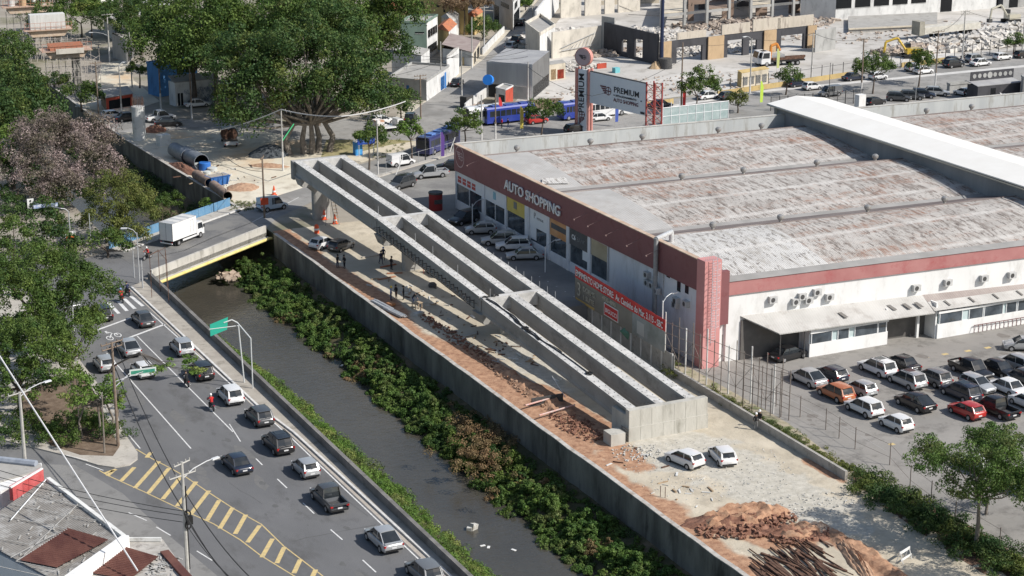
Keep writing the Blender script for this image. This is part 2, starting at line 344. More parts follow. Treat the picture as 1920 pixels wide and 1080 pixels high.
def attmix(base,att,c1,c2,sc_,sharp=(.3,.7)):
    a=N.nodes.new('ShaderNodeAttribute');a.attribute_name=att; t=N.nodes.new('ShaderNodeTexCoord')
    n1=N.nodes.new('ShaderNodeTexNoise');n1.inputs['Scale'].default_value=sc_;n1.inputs['Detail'].default_value=8;n1.inputs['Roughness'].default_value=.7;L.new(t.outputs['Object'],n1.inputs['Vector'])
    ad=N.nodes.new('ShaderNodeMath');ad.operation='ADD';L.new(a.outputs['Fac'],ad.inputs[0])
    sb=N.nodes.new('ShaderNodeMath');sb.operation='MULTIPLY_ADD';sb.inputs[1].default_value=1.1;sb.inputs[2].default_value=-.55;L.new(n1.outputs[0],sb.inputs[0]);L.new(sb.outputs[0],ad.inputs[1])
    r=N.nodes.new('ShaderNodeMapRange');r.inputs[1].default_value=sharp[0];r.inputs[2].default_value=sharp[1];L.new(ad.outputs[0],r.inputs[0])
    n2=N.nodes.new('ShaderNodeTexNoise');n2.inputs['Scale'].default_value=1.3;n2.inputs['Detail'].default_value=9;n2.inputs['Roughness'].default_value=.75;L.new(t.outputs['Object'],n2.inputs['Vector'])
    r2=N.nodes.new('ShaderNodeMapRange');r2.inputs[1].default_value=.36;r2.inputs[2].default_value=.64;L.new(n2.outputs[0],r2.inputs[0])
    m1=N.nodes.new('ShaderNodeMix');m1.data_type='RGBA';L.new(r2.outputs[0],m1.inputs[0]);m1.inputs[6].default_value=(*c1,1);m1.inputs[7].default_value=(*c2,1)
    m2=N.nodes.new('ShaderNodeMix');m2.data_type='RGBA';L.new(r.outputs[0],m2.inputs[0]);L.new(base,m2.inputs[6]);L.new(m1.outputs[2],m2.inputs[7]);return m2.outputs[2]
o1=attmix(base,'gravel',(.38,.355,.30),(.55,.52,.455),.5,(.25,.95))
o2=attmix(o1,'red',(.25,.13,.08),(.49,.30,.19),.4,(.2,.8))
L.new(o2,b.inputs['Base Color'])
yo=ym.build('construction_yard',mm,kind='structure',smooth=True)
for nm,data in(('red',red),('gravel',gr)):
    a=yo.data.attributes.new(nm,'FLOAT','POINT'); a.data.foreach_set('value',data)
# upper sandy works area beside the pipes
up=MB(); P=[(492,436),(436,382),(236,262),(300,248),(420,238),(520,250),(600,262),(640,300),(690,322),(640,330),(580,352),(536,366),(478,388)]
sheet('sand_ground',[(436,384),(236,263),(215,250),(330,243),(500,246),(560,262),(640,300),(575,350),(478,380)],mat('sand_ground',(.55,.50,.40),(.66,.62,.52),.1,rough=.95,bump=.5,bscale=2,c3=(.56,.42,.28),s3=.05,dirt=((.38,.33,.26),.3)),z=.002)
sheet('street_road',[(488,438),(436,404),(480,380),(575,350),(667,311),(747,287),(800,268),(860,262),(880,300),(850,312),(700,345),(600,372),(520,408)],asphl,z=-.002)
sheet('cross_road',[(200,238),(236,215),(330,222),(480,232),(640,222),(730,232),(870,232),(960,262),(870,302),(770,292),(640,276),(500,252),(330,247),(230,250)],asphl,z=-.005)
sheet('hill_street',[(735,236),(860,236),(912,162),(1000,52),(1062,-22),(1030,-22),(965,50),(905,112),(850,150)],asphl,z=-.0035)
MB().prism([G(*p) for p in [(722,236),(738,236),(852,150),(905,112),(965,50),(1028,-22),(1010,-22),(950,42),(895,102),(838,143)]],-.1,.13).build('sidewalk',mat('sidewalk_warm',(.44,.40,.33),(.52,.48,.40),.4,bump=.2),kind='structure')
sheet('highway_road',[(860,236),(912,222),(1090,206),(1230,190),(1600,140),(1760,116),(1990,82),(1990,260),(1460,250),(880,310)],asphl,z=-.0045)
sheet('median_strip',[(1080,226),(1440,168),(1920,122),(1990,114),(1990,117),(1920,126),(1440,172),(1080,230)],mat('median_white',(.58,.57,.55),(.48,.47,.45),.5),z=.006)
sheet('demolition_ground',[(930,222),(1010,150),(1030,60),(1100,-30),(1990,-50),(1990,82),(1760,114),(1600,137),(1230,187),(1090,203)],mat('slab_ground',(.40,.38,.35),(.50,.48,.45),.06,rough=.95,bump=.4,bscale=1.5,c3=(.56,.54,.51),s3=.04,dirt=((.28,.26,.23),.2)),z=-.0015)
sheet('grass_ground',[(600,300),(612,262),(740,262),(800,266),(745,285),(665,309)],mat('dry_grass',(.24,.22,.10),(.40,.34,.20),.25,bump=.8,bscale=6,c3=(.16,.19,.07),s3=.12),z=.003)
sheet('sand_path',[(640,300),(665,309),(745,285),(800,268),(840,262),(820,258),(730,272),(650,290)],mat('sand_path_soil',(.52,.46,.36),(.60,.54,.43),.3,bump=.3),z=.006)
sheet('upper_sand_ground',[(140,200),(180,170),(190,120),(240,110),(250,150),(300,190),(270,200),(262,214),(200,210)],_mc['sand_ground'],z=.001)
sheet('soil_verge',[(1603,885),(1700,925),(1800,975),(1905,1040),(1990,1090),(1990,1130),(1880,1100),(1760,1022),(1640,940),(1598,908)],mat('verge_soil',(.13,.075,.05),(.22,.14,.10),.8,bump=.9,bscale=4),z=.045)
# car park on the right
sheet('car_park',W((101.3,137),(104.2,152),(101.9,172),(105.3,178),(109,172),(260,172),(260,60),(108,100),(105,118)),mat('car_park_asphalt',(.225,.215,.20),(.29,.275,.255),.15,rough=.92,bump=.35,bscale=10,c3=(.27,.255,.235),s3=.07,dirt=((.14,.132,.122),.35)),z=.0)
sheet('yard_edge',W((101.0,137),(101.0,172),(104,172),(104.3,152),(102.5,137)),mat('weedy_soil',(.30,.26,.18),(.42,.37,.28),.6,bump=.8,bscale=4,c3=(.14,.16,.07),s3=.5),z=.012)
line([(1330,648),(1455,735),(1610,815),(1660,845)],.1,mat('faint_line',(.34,.33,.31),(.27,.26,.25),3)); 
for p in [(1735,670),(1772,664),(1815,658),(1852,652),(1888,645),(1672,833),(1890,740)]: strip(hy2:=MB(),(p[0]-5,p[1]+1),(p[0]+5,p[1]-1),.5,.006); hy2.build('parking_marking',yell,kind='structure')
# terrace in front of the shop windows
TZ=2.6
ter=[G(684,343,TZ),G(700,336,TZ),G(850,290,TZ)]+W((125,262),(125,236.2),(105.25,236.2),(105.25,189),(98,189),(98,250))
MB().prism(ter,-.1,TZ).build('terrace_ground',mat('terrace_asphalt',(.17,.165,.16),(.22,.215,.205),.2,rough=.9,bump=.3,bscale=10,c3=(.25,.245,.23),s3=.1),kind='structure')
kt=MB(); 
for a,b in (((684,343),(700,336)),((700,336),(850,290)),((850,290),(905,275))): 
    a=G(*a,TZ);b=G(*b,TZ); d=(b-a).normalized(); n=Vector((-d.y,d.x,0)); kt.prism([a,a+n*.9,b+n*.9,b],-.1,TZ+.14)
kt.build('sidewalk',pave,kind='structure')
# ================================================================ OVERPASS UNDER CONSTRUCTION
ov=thing('unfinished_overpass','long unfinished concrete overpass of three bare girder spans rising over the construction yard','overpass',(0,0,0))
JY=[(250.4,8.25),(220.3,7.2),(189.8,5.1),(155.3,3.15)]; BX=[88.0,91.3,94.75]
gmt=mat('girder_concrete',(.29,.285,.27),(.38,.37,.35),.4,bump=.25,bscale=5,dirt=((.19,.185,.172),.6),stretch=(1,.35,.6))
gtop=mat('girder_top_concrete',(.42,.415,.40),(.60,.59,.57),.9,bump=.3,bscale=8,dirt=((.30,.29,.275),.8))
def girder(x,a,b):
    p=[(-.28,-2.0),(.28,-2.0),(.28,-1.75),(.15,-1.6),(.15,-.55),(.5,-.3),(.52,0),(-.52,0),(-.5,-.3),(-.15,-.55),(-.15,-1.6),(-.28,-1.75)]
    q=[(-.42,-2.0),(.42,-2.0),(.42,-1.7),(.40,-.4),(.52,-.3),(.52,0),(-.52,0),(-.52,-.3),(-.40,-.4),(-.42,-1.7)]
    m=MB(); n=8; R_=[]
    def prof(t,y,z): return [(x+u*1.0,y,z+v) for u,v in [(-.36,-2.0),(.36,-2.0),(.36,-1.72),(.30,-1.6),(.30,-.5),(.52,-.28),(.52,0),(-.52,0),(-.52,-.28),(-.30,-.5),(-.30,-1.6),(-.36,-1.72)]]
    for i in range(n+1):
        t=i/n; R_.append(prof(t,a[0]+(b[0]-a[0])*t,a[1]+(b[1]-a[1])*t))
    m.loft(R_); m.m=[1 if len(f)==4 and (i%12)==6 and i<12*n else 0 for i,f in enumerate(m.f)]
    # lifting loops and chamfer dots along the top
    for i in range(int((a[0]-b[0])/1.1)):
        y=b[0]+.7+i*1.1+.3*math.sin(i*7.3); z=b[1]+(a[1]-b[1])*(y-b[0])/(a[0]-b[0])
        for s in(-.3,.3): m.box(x+s*(1+.3*math.sin(i*3))-.02,x+s*(1+.3*math.sin(i*3))+.02,y-.09,y+.09,z,z+.05,0)
    return m.build('girder',[gmt,gtop],ov)
for k in range(3):
    a=(JY[k][0]-.12,JY[k][1]); b=(JY[k+1][0]+.12,JY[k+1][1])
    for x in BX: girder(x,a,b)
    # cross beam that closes the far end of each span, and one at its near end set lower
    m=MB(); y,z=a
    m.box(BX[0]-.5,BX[2]+.5,y-.75,y+.08,z-.3,z+.012); m.box(BX[0]+.31,BX[1]-.31,y-.75,y-.35,z-1.6,z-.3); m.box(BX[1]+.31,BX[2]-.31,y-.75,y-.35,z-1.6,z-.3)
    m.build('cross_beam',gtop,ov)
    m=MB(); y,z=b
    m.box(BX[0]+.31,BX[1]-.31,y+.3,y+.6,z-1.8,z-.7); m.box(BX[1]+.31,BX[2]-.31,y+.3,y+.6,z-1.8,z-.7); m.build('cross_beam',gmt,ov)
for y,z,x0,x1,px in ((248.8,8.2,87.3,95.6,(89.5,92.0)),(219.3,7.15,87.3,95.6,(90.7,93.3)),(190.4,5.1,87.3,95.6,(90.4,93.2))):
    m=MB(); zt=z-2.0 
    m.loft([[(x0+.5,y-1.1,zt-1.25),(x1-.5,y-1.1,zt-1.25),(x1,y-1.1,zt),(x0,y-1.1,zt)],[(x0+.5,y+1.1,zt-1.25),(x1-.5,y+1.1,zt-1.25),(x1,y+1.1,zt),(x0,y+1.1,zt)]])
    m.build('pier_cap',gmt,ov)
    m=MB(); c=(sum(px)/2,y); w0,w1=(px[1]-px[0])/2,(px[1]-px[0])/2+1.2
    def rr(w_,d,z_): return [(c[0]+w_*math.copysign(abs(math.cos(t))**.5,math.cos(t)),c[1]+d*math.copysign(abs(math.sin(t))**.5,math.sin(t)),z_) for t in [2*math.pi*i/16 for i in range(16)]]
    m.loft([rr(w0,.6,-.1),rr(w0,.6,max(.5,zt-2.2)),rr(w1,.85,zt-1.2)]); m.build('pier',gmt,ov,smooth=True)
# deck-end corbel at the far end of the bridge
m=MB(); m.box(87.3,95.5,250.1,251.1,5.6,8.23); m.build('end_wall',gmt,ov)
# abutment
m=MB(); m.box(87.2,96.2,154.4,155.1,1.5,3.28); m.box(87.15,96.25,154.3,155.1,-.1,1.5)
m.box(87.25,87.75,155.1,158,0,2.6); m.box(95.7,96.2,155.1,158,0,2.6)
m.build('abutment',abutm,ov)
for i in range(1,7):
    for y_,za,zb_ in((154.385,1.5,3.2),(154.285,.05,1.45)): m=MB(); m.box(87.2+i*1.29-.015,87.2+i*1.29+.015,y_,y_+.015,za,zb_); m.build('panel_joint',mat('joint',(.36,.35,.31),(.46,.45,.40),1),ov)
m=MB(); m.box(85.0,86.6,154.0,155.6,-.1,1.25); m.build('footing_block',abutm,ov)
m=MB()
for i in range(14):
    for x in (88.6+i*.16,92.0+i*.16): m.tube((x,155.25,2.6),(x+.02,155.25,3.55),.018,n=4)
for i in range(5): m.tube((86.75,154.2+.25*i,.0),(86.78,154.2+.25*i,1.6),.03,n=4); m.tube((87.0,154.2,.3*i+.2),(87.0,155.4,.3*i+.2),.03,n=4)
m.build('rebar',dark,ov)
# bracket row hung outside the left girder of the middle span
for i in range(26):
    t=(i+.6)/26.5; y=219.9+(190.6-219.9)*t; z=7.2+(5.1-7.2)*t
    m=MB(); x0=BX[0]-.36
    m.tube((x0,y,z-1.0),(x0-1.15,y,z-1.0),.045,n=4); m.tube((x0,y,z-1.95),(x0-1.15,y,z-1.0),.045,n=4); m.tube((x0-.04,y,z-.9),(x0-.04,y,z-2.0),.045,n=4); m.tube((x0-1.1,y,z-1.0),(x0-1.1,y,z-.35),.035,n=4); m.tube((x0-1.15,y,z-1.0),(x0-.1,y-1.0,z-1.08),.03,n=4)
    m.build('bracket',dark,ov)
# safety posts
m=MB()
for k,tt in ((0,.97),(1,.35),(1,.52),(1,.75),(2,.03)):
    y=JY[k][0]+(JY[k+1][0]-JY[k][0])*tt; z=JY[k][1]+(JY[k+1][1]-JY[k][1])*tt; m.tube((BX[0]+.3,y,z),(BX[0]+.3,y,z+1.2),.03,n=5)
for i in range(12): 
    y=JY[1][0]-3-i*3.2+10; z=6.6-.05*i; m.tube((BX[2]+.45,186+i*2.0,4.75+.06*i),(BX[2]+.45,186+i*2.0,5.8+.06*i),.025,n=5)
m.build('safety_post',steel,ov)
# black hose and cable dragged along the near span's left girder
m=MB(); pts=[]
for i in range(60):
    t=i/59; y=188.8-24.5*t; z=5.1-.0565*(189.8-y)+.07; x=88.0+(-.1+.35*math.sin(t*9)*(1-t)+.45*t-.1) ; pts.append((x,y,z))
m.path(pts,.055,5); m.path([(p[0]+.16+.12*math.sin(i*.5),p[1]+.1,p[2]) for i,p in enumerate(pts[:44])],.045,5)
m.path([(p[0]-.14+.1*math.sin(i*.9),p[1],p[2]) for i,p in enumerate(pts[14:34])],.07,5)
m.path([(87.6+.25*i,189.2+.15*math.sin(i*2),5.2+.05*(i%2)) for i in range(9)],.09,5)
for c in (pts[24],pts[58]): 
    for r in (.35,.25): m.path([(c[0]+r*math.cos(a*.6),c[1]+r*1.3*math.sin(a*.6),c[2]+.04) for a in range(12)],.05,5)
m.build('hose',black,label='tangled black hose and cable lying along the left girder of the near overpass span',cat='hose')
# the deck swings slightly in plan towards its far end
def swing(y): return -.10*sst(150,189.8,y)-.55*max(0,min(1,(y-189.8)/30.5))-.25*max(0,(y-220.3)/30)
for o in list(ov.children)+[x for x in bpy.data.objects if x.name=='hose']:
    for v_ in o.data.vertices: v_.co.x+=swing(v_.co.y)
# ================================================================ ROAD BRIDGE over the canal
def bp(x,y): return G(x,y,0)
nb0,nb1,fb0,fb1=Vector((60.2,230.2,0)),Vector((80.3,244.6,0)),Vector((58.6,245.4,0)),Vector((80.2,260.4,0))
br=thing('road_bridge','low concrete road bridge with a stained parapet crossing the canal','bridge')
MB().prism([nb0,nb1,fb1,fb0],-.95,-.03).build('deck',concd,br)
d=(nb1-nb0).normalized(); n=Vector((-d.y,d.x,0))
MB().prism([nb0,nb1,fb1,fb0],-.028,.006).build('road_surface',asphd,br)
m=MB(); m.prism([nb0,nb1,nb1+n*.3,nb0+n*.3],-.5,1.0); m.build('parapet',mat('parapet_stained',(.40,.385,.35),(.52,.50,.46),.5,bump=.3,dirt=((.16,.15,.13),.6),stretch=(1,1,.3)),br)
m=MB(); m.prism([nb0-n*.35,nb1-n*.35,nb1-n*.02,nb0-n*.02],-1.0,-.55); m.build('ledge',conc,br)
m=MB(); df=(fb1-fb0).normalized(); nf=Vector((-df.y,df.x,0)); m.prism([fb0-nf*2.3,fb1-nf*2.3,fb1-nf*.1,fb0-nf*.1],.007,.15); m.build('footway',pave,br)
m=MB(); m.prism([fb0-nf*2.5,fb1-nf*2.5,fb1-nf*2.3,fb0-nf*2.3],.007,.17); m.build('kerb',kw,br)
m=MB(); a=nb0-n*.55+Vector((0,0,-.75)); b=nb1-n*.55+Vector((0,0,-.75)); m.tube(a,b,.2,n=10); m.path([b,b+Vector((.9,.4,-.2)),b+Vector((1.3,.4,-.9))],.2,8)
m.build('yellow_pipe',mat('pipe_yellow',(.62,.50,.16),(.72,.62,.28),1,rough=.6),label='yellow utility pipe running along the side of the road bridge',cat='pipe')
# blue hoarding on the far side
bh=thing('blue_hoarding','pale blue metal hoarding along the far side of the road bridge','fence')
blm=mat('blue_sheet',(.10,.22,.36),(.13,.27,.42),.5,rough=.6,dirt=((.20,.30,.38),1.5))
n_=18
for i in range(n_):
    a=fb0.lerp(fb1,i/n_); b=fb0.lerp(fb1,(i+1)/n_); m=MB(); m.prism([a,b,b+nf*.05,a+nf*.05],.0,1.35)
    m.prism([a-nf*.03,a.lerp(b,.06)-nf*.03,a.lerp(b,.06),a],.0,1.36); m.build('panel',blm,bh)
line([(398,446),(470,418),(560,370)],.12); line([(300,480),(345,470),(398,446)],.12)
# ================================================================ WAREHOUSE WITH SHOPPING FASCIA
SK=-.06
def S(x,y,z=0): return (x,y+SK*(x-105.3),z)
wh=thing('warehouse_store','large low warehouse with maroon fascia shop windows and rusty ribbed roof','warehouse')
maroon=mat('maroon_fascia',(.19,.078,.082),(.225,.095,.10),.3,rough=.6,dirt=((.17,.055,.058),.6))
pink=mat('faded_red_fascia',(.37,.155,.15),(.43,.205,.195),.3,rough=.7,dirt=((.36,.11,.11),.5))
ww=whitewall
X0=105.3; YN=171.6; YF=236.4; XE=230
def zf(y): return 12.05-(y-YN)*.0055      # fascia top
def zb(y): return 8.55-(y-YN)*.008
# left wall below the fascia, built as piers, low wall and lintel around the window bays
bays=[(855,904),(909,947),(950,985),(993,1026),(1031,1063),(1068,1103),(1108,1141)]
def ypx(x): return onX(x,317+.489*(x-852),X0).y
B=[(ypx(a),ypx(b)) for a,b in bays]
m=MB(); m.box(X0,X0+.35,YN,B[-1][1],-.1,8.7)
prev=None
for i,(ya,yb) in enumerate(B):
    m.box(X0,X0+.35,yb,ya,-.1,3.75)
    yn=B[i+1][0] if i+1<len(B) else None
    if yn is not None: m.box(X0-.1,X0+.35,yn,yb,-.1,8.7)
    m.box(X0,X0+.35,yb,ya,8.2,8.7)
m.box(X0-.1,X0+.35,B[0][0],YF,-.1,8.7)
m.build('side_wall',mat('side_wall_white',(.62,.64,.68),(.70,.71,.73),.3,dirt=((.48,.49,.50),.5),stretch=(1,1,.3)),wh)
m=MB(); m.box(X0-.18,X0-.1,B[-1][1]-.2,B[-1][1]+.0,4,8.6); m.box(X0-.1,X0,179.0,179.15,1,8.6); m.box(X0-.1,X0,181.2,181.5,3,7.5); m.build('downpipe',steel,wh)
m=MB(); m.loft([[(X0-.25,YN,zb(YN)),(X0+.2,YN,zb(YN)),(X0+.2,YN,zf(YN)),(X0-.25,YN,zf(YN))],[(X0-.25,YF,zb(YF)),(X0+.2,YF,zb(YF)),(X0+.2,YF,zf(YF)),(X0-.25,YF,zf(YF))]])
m.build('fascia',maroon,wh)
m=MB(); m.loft([[(X0-.3,YN,zf(YN)),(X0+.3,YN,zf(YN)),(X0+.3,YN,zf(YN)+.1),(X0-.3,YN,zf(YN)+.1)],[(X0-.3,YF,zf(YF)),(X0+.3,YF,zf(YF)),(X0+.3,YF,zf(YF)+.1),(X0-.3,YF,zf(YF)+.1)]])
m.build('coping',mat('coping_tan',(.42,.30,.22),(.55,.45,.36),.8,bump=.3),wh)
# glazing and sign panels
sg={'w':mat('panel_white',(.66,.68,.70),(.72,.73,.74),.4),'y':mat('panel_yellow',(.55,.42,.10),(.62,.50,.16),.5),'o':mat('panel_orange',(.50,.24,.10),(.60,.34,.18),.5),'d':mat('panel_dark',(.085,.085,.088),(.11,.11,.112),.5),'b':mat('panel_beige',(.36,.30,.20),(.44,.38,.27),.5)}
frm=mat('window_frame_white',(.70,.71,.72),rough=.5)
inter=mat('shop_interior',(.05,.05,.05),(.16,.15,.13),1.2)
for i,((ya,yb),k,h) in enumerate(zip(B,'wwywodb',(2.0,2.1,2.0,2.4,2.2,2.1,2.0))):
    w_=MB(); w_.box(X0+.12,X0+.2,yb,ya,3.75,8.2-h); wo=w_.build('shop_window',glassb,wh)
    f=MB(); f.box(X0+.02,X0+.11,yb,ya,3.75,3.85)
    for t in ((0,.5,1) if i in(0,1) else (0,1)): y=yb+(ya-yb-.1)*t; f.box(X0+.02,X0+.11,y,y+.1,3.75,8.2-h)
    f.build('frame',frm,wo)
    p=MB(); p.box(X0+.03,X0+.1,yb+.02,ya-.02,8.2-h,8.2); p.build('sign_panel',sg[k],wh)
    # showroom back wall so that the panes have depth
    q=MB(); q.box(X0+3.5,X0+3.6,yb,ya,3.7,8.2); q.box(X0+.35,X0+3.5,yb,ya,3.6,3.7); q.build('showroom',inter,wh)
p=MB(); p.box(X0+.022,X0+.03,B[4][1]+.3,B[4][0]-.3,6.9,7.6); p.build('sign_stripe',sg['d'],wh)
p=MB(); y0=B[5][0]; p.box(X0+.08,X0+.11,B[5][1]+.0,B[5][1]+1.6,4.9,6.1); p.box(X0+.08,X0+.11,B[3][0]-1.8,B[3][0]-.1,4.1,5.8); p.build('window_poster',sg['w'],wh)
p=MB()
for r in range(4):
    for c_ in range(1): 
        yy_=B[0][0]-.6-r*1.55; p.box(X0+.0,X0+.03,yy_-1.1,yy_,6.5,6.9); p.box(X0+.0,X0+.03,yy_-1.1,yy_,7.0,7.35)
p.build('red_sign_box',mat('sign_red',(.45,.06,.05),(.5,.12,.1),1),wh)
# ---- lettering
def text(body,size,name,m,parent,loc,rot,depth=.03,font_scale=(1,1),bold=0.,align='LEFT',**t):
    cu=bpy.data.curves.new(name,'FONT'); cu.body=body; cu.size=size; cu.extrude=depth; cu.align_x=align; cu.offset=bold; cu.resolution_u=3
    o=bpy.data.objects.new(name,cu); col.objects.link(o); dg=bpy.context.evaluated_depsgraph_get(); dg.update()
    me=bpy.data.meshes.new_from_object(o.evaluated_get(dg)); bpy.data.objects.remove(o); me.name=name
    me.materials.clear(); me.materials.append(m)
    q=bpy.data.objects.new(name,me); col.objects.link(q); q.location=loc; q.rotation_euler=rot; q.scale=(font_scale[0],font_scale[1],1)
    if parent: q.parent=parent
    for k,v in t.items(): q[{'cat':'category'}.get(k,k)]=v
    return q
LF=(R(90),0,R(-90))      # lettering that faces -X, read from far to near
wl=mat('letter_white',(.72,.72,.72),rough=.5)
q=text('AUTO SHOPPING',1.75,'lettering',wl,wh,(X0-.42,219.9,9.15),LF,.08,bold=.015); dx=q.dimensions.x
q.scale=(15.9/q.dimensions.x,1.05,1)
def emblem(parent,loc,rot,s,mw,name='emblem'):
    e=MB()
    for i in range(16):
        a0=2*math.pi*i/16;a1=2*math.pi*(i+1)/16
        e.add([(math.cos(a)*r*.5*s+.45*s,math.sin(a)*r*.5*s,0) for a,r in((a0,.82),(a1,.82),(a1,1),(a0,1))],[(0,1,2,3)])
    e.add([(.40*s,-.45*s,0),(.5*s,-.45*s,0),(.5*s,.45*s,0),(.40*s,.45*s,0)],[(0,1,2,3)]); e.add([(.0*s,-.06*s,0),(.9*s,-.06*s,0),(.9*s,.06*s,0),(.0*s,.06*s,0)],[(0,1,2,3)])
    for k in range(4):
        y=(.5-.24*k)*s; x0=(-1.0+.22*k)*s; e.add([(x0,y,0),(x0+.12*s,y-.17*s,0),((-.02-(.06 if k in(1,2) else 0))*s,y-.17*s,0),((.12-(.1 if k in(1,2) else 0))*s,y,0)],[(0,1,2,3)])
    o=e.build(name,mw,parent); o.location=loc; o.rotation_euler=rot; return o
pl=mat('logo_pink',(.50,.36,.36),rough=.6)
emblem(wh,(X0-.28,234.4,10.4),LF,1.15,pl)
rg=MB()
for i in range(20):
    a0=2*math.pi*i/20;a1=2*math.pi*(i+1)/20; c=(234.5,10.3)
    rg.add([(X0-.27,c[0]-math.cos(a)*r,c[1]+math.sin(a)*r) for a,r in((a0,1.35),(a1,1.35),(a1,1.5),(a0,1.5))],[(0,1,2,3)])
rg.build('emblem_ring',pl,wh)
text('C6',.85,'lettering',wl,wh,(X0-.01,B[5][0]-.6,6.9),LF,.01,bold=.02); text('BANK',.8,'lettering',mat('letter_grey',(.22,.22,.22)),wh,(X0-.01,B[5][0]-2.0,6.9),LF,.01)
text('P',1.1,'lettering',mat('letter_gray2',(.32,.33,.34)),wh,(X0-.01,B[3][0]-1.2,7.0),LF,.01); text('POPULAR',.42,'lettering',_mc['letter_gray2'],wh,(X0-.01,B[3][0]-2.1,7.0),LF,.01)
e=MB(); e.box(X0-.01,X0+.02,B[1][0]-3.4,B[1][0]-2.6,6.7,7.7); e.build('shop_logo',mat('logo_teal',(.22,.42,.50),(.3,.5,.58),3),wh)
e=MB(); e.box(X0-.01,X0+.02,B[2][0]-3.0,B[2][0]-2.1,6.9,7.8); e.build('shop_logo',mat('logo_grey',(.22,.22,.20)),wh)
# wall lamps on arms over the lettering
for y in (228,209,197,193.5,189,184,179.5):
    a=MB(); a.tube((X0-.25,y,11.3),(X0-1.9,y+.4,10.6),.022,n=5); a.box(X0-2.0,X0-1.85,y+.3,y+.5,10.47,10.6); a.build('lamp_arm',mat('arm_brown',(.22,.15,.14)),wh)
# ---- roof: three sawtooth bays, ribbed sheets
def ribroof(name,c1,c2,rst,dirt=(.20,.17,.15)):
    m_=mat(name,c1,c2,.25,rough=.75,detail=4)
    N=m_.node_tree;L=N.links;b=N.nodes['Principled BSDF']; base=b.inputs['Base Color'].links[0].from_socket
    tc=N.nodes.new('ShaderNodeTexCoord')
    def mapped(s,rot=0):
        q=N.nodes.new('ShaderNodeMapping');q.inputs['Scale'].default_value=s;q.inputs['Rotation'].default_value=(0,0,rot);L.new(tc.outputs['Object'],q.inputs[0]);return q.outputs[0]
    def nz(vec,s,d=4,r=.6):
        n=N.nodes.new('ShaderNodeTexNoise');n.inputs['Scale'].default_value=s;n.inputs['Detail'].default_value=d;n.inputs['Roughness'].default_value=r;L.new(vec,n.inputs['Vector']);return n.outputs[0]
    def mr(src,a,z,o0=0,o1=1):
        r=N.nodes.new('ShaderNodeMapRange');r.inputs[1].default_value=a;r.inputs[2].default_value=z;r.inputs[3].default_value=o0;r.inputs[4].default_value=o1;L.new(src,r.inputs[0]);return r.outputs[0]
    def mx(f,A,B):
        x=N.nodes.new('ShaderNodeMix');x.data_type='RGBA';L.new(f,x.inputs[0])
        for k,c in((6,A),(7,B)):
            if isinstance(c,tuple):x.inputs[k].default_value=(*c,1)
            else:L.new(c,x.inputs[k])
        return x.outputs[2]
    def mul(a,b_):
        q=N.nodes.new('ShaderNodeMath');q.operation='MULTIPLY';L.new(a,q.inputs[0])
        if isinstance(b_,(int,float)):q.inputs[1].default_value=b_
        else:L.new(b_,q.inputs[1])
        return q.outputs[0]
    # grime that follows single sheets (long in the fall direction, about one metre wide)
    s1=mr(nz(mapped((1.1,.22,1)),1.0,3,.8),.50,.62)
    s2=mr(nz(mapped((2.6,.75,1)),1.0,3,.75),.54,.62)
    out=mx(mul(s1,.8),base,dirt); out=mx(mul(s2,.75),out,(.10,.08,.07))
    lap=N.nodes.new('ShaderNodeTexWave');lap.bands_direction='Y';lap.inputs['Scale'].default_value=.045;lap.inputs['Distortion'].default_value=.4;L.new(tc.outputs['Object'],lap.inputs['Vector'])
    out=mx(mr(lap.outputs['Fac'],.93,1,0,.5),out,(.62,.60,.57))
    if rst: 
        rs=mr(nz(mapped((.07,.30,1)),1.,7,.75),.47,.62); out=mx(mul(rs,mr(nz(mapped((1.6,.3,1)),1,5,.8),.42,.6)),out,(.27,.14,.09))
    L.new(out,b.inputs['Base Color'])
    wv=N.nodes.new('ShaderNodeTexWave');wv.bands_direction='X';wv.inputs['Scale'].default_value=1.2;L.new(tc.outputs['Object'],wv.inputs['Vector'])
    bn=N.nodes.new('ShaderNodeBump');bn.inputs['Strength'].default_value=.55;bn.inputs['Distance'].default_value=.06;L.new(wv.outputs['Fac'],bn.inputs['Height']);L.new(bn.outputs[0],b.inputs['Normal'])
    return m_
rf1=ribroof('roof_rusty_sheet',(.385,.36,.335),(.50,.475,.445),1.0)
rf2=ribroof('roof_pale_sheet',(.46,.45,.435),(.56,.55,.53),.0,(.34,.32,.29))
rf3=mat('roof_plain_sheet',(.37,.36,.345),(.44,.43,.415),.3,rough=.7,dirt=((.36,.34,.32),.5))
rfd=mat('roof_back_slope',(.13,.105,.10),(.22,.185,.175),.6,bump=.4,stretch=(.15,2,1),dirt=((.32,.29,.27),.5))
wave_bump(rf3,.9,'X',.4,.04)
bayY=[(171.0,190.3),(190.3,213.2),(213.2,236.3)]   # near eave, far eave of each bay at X0
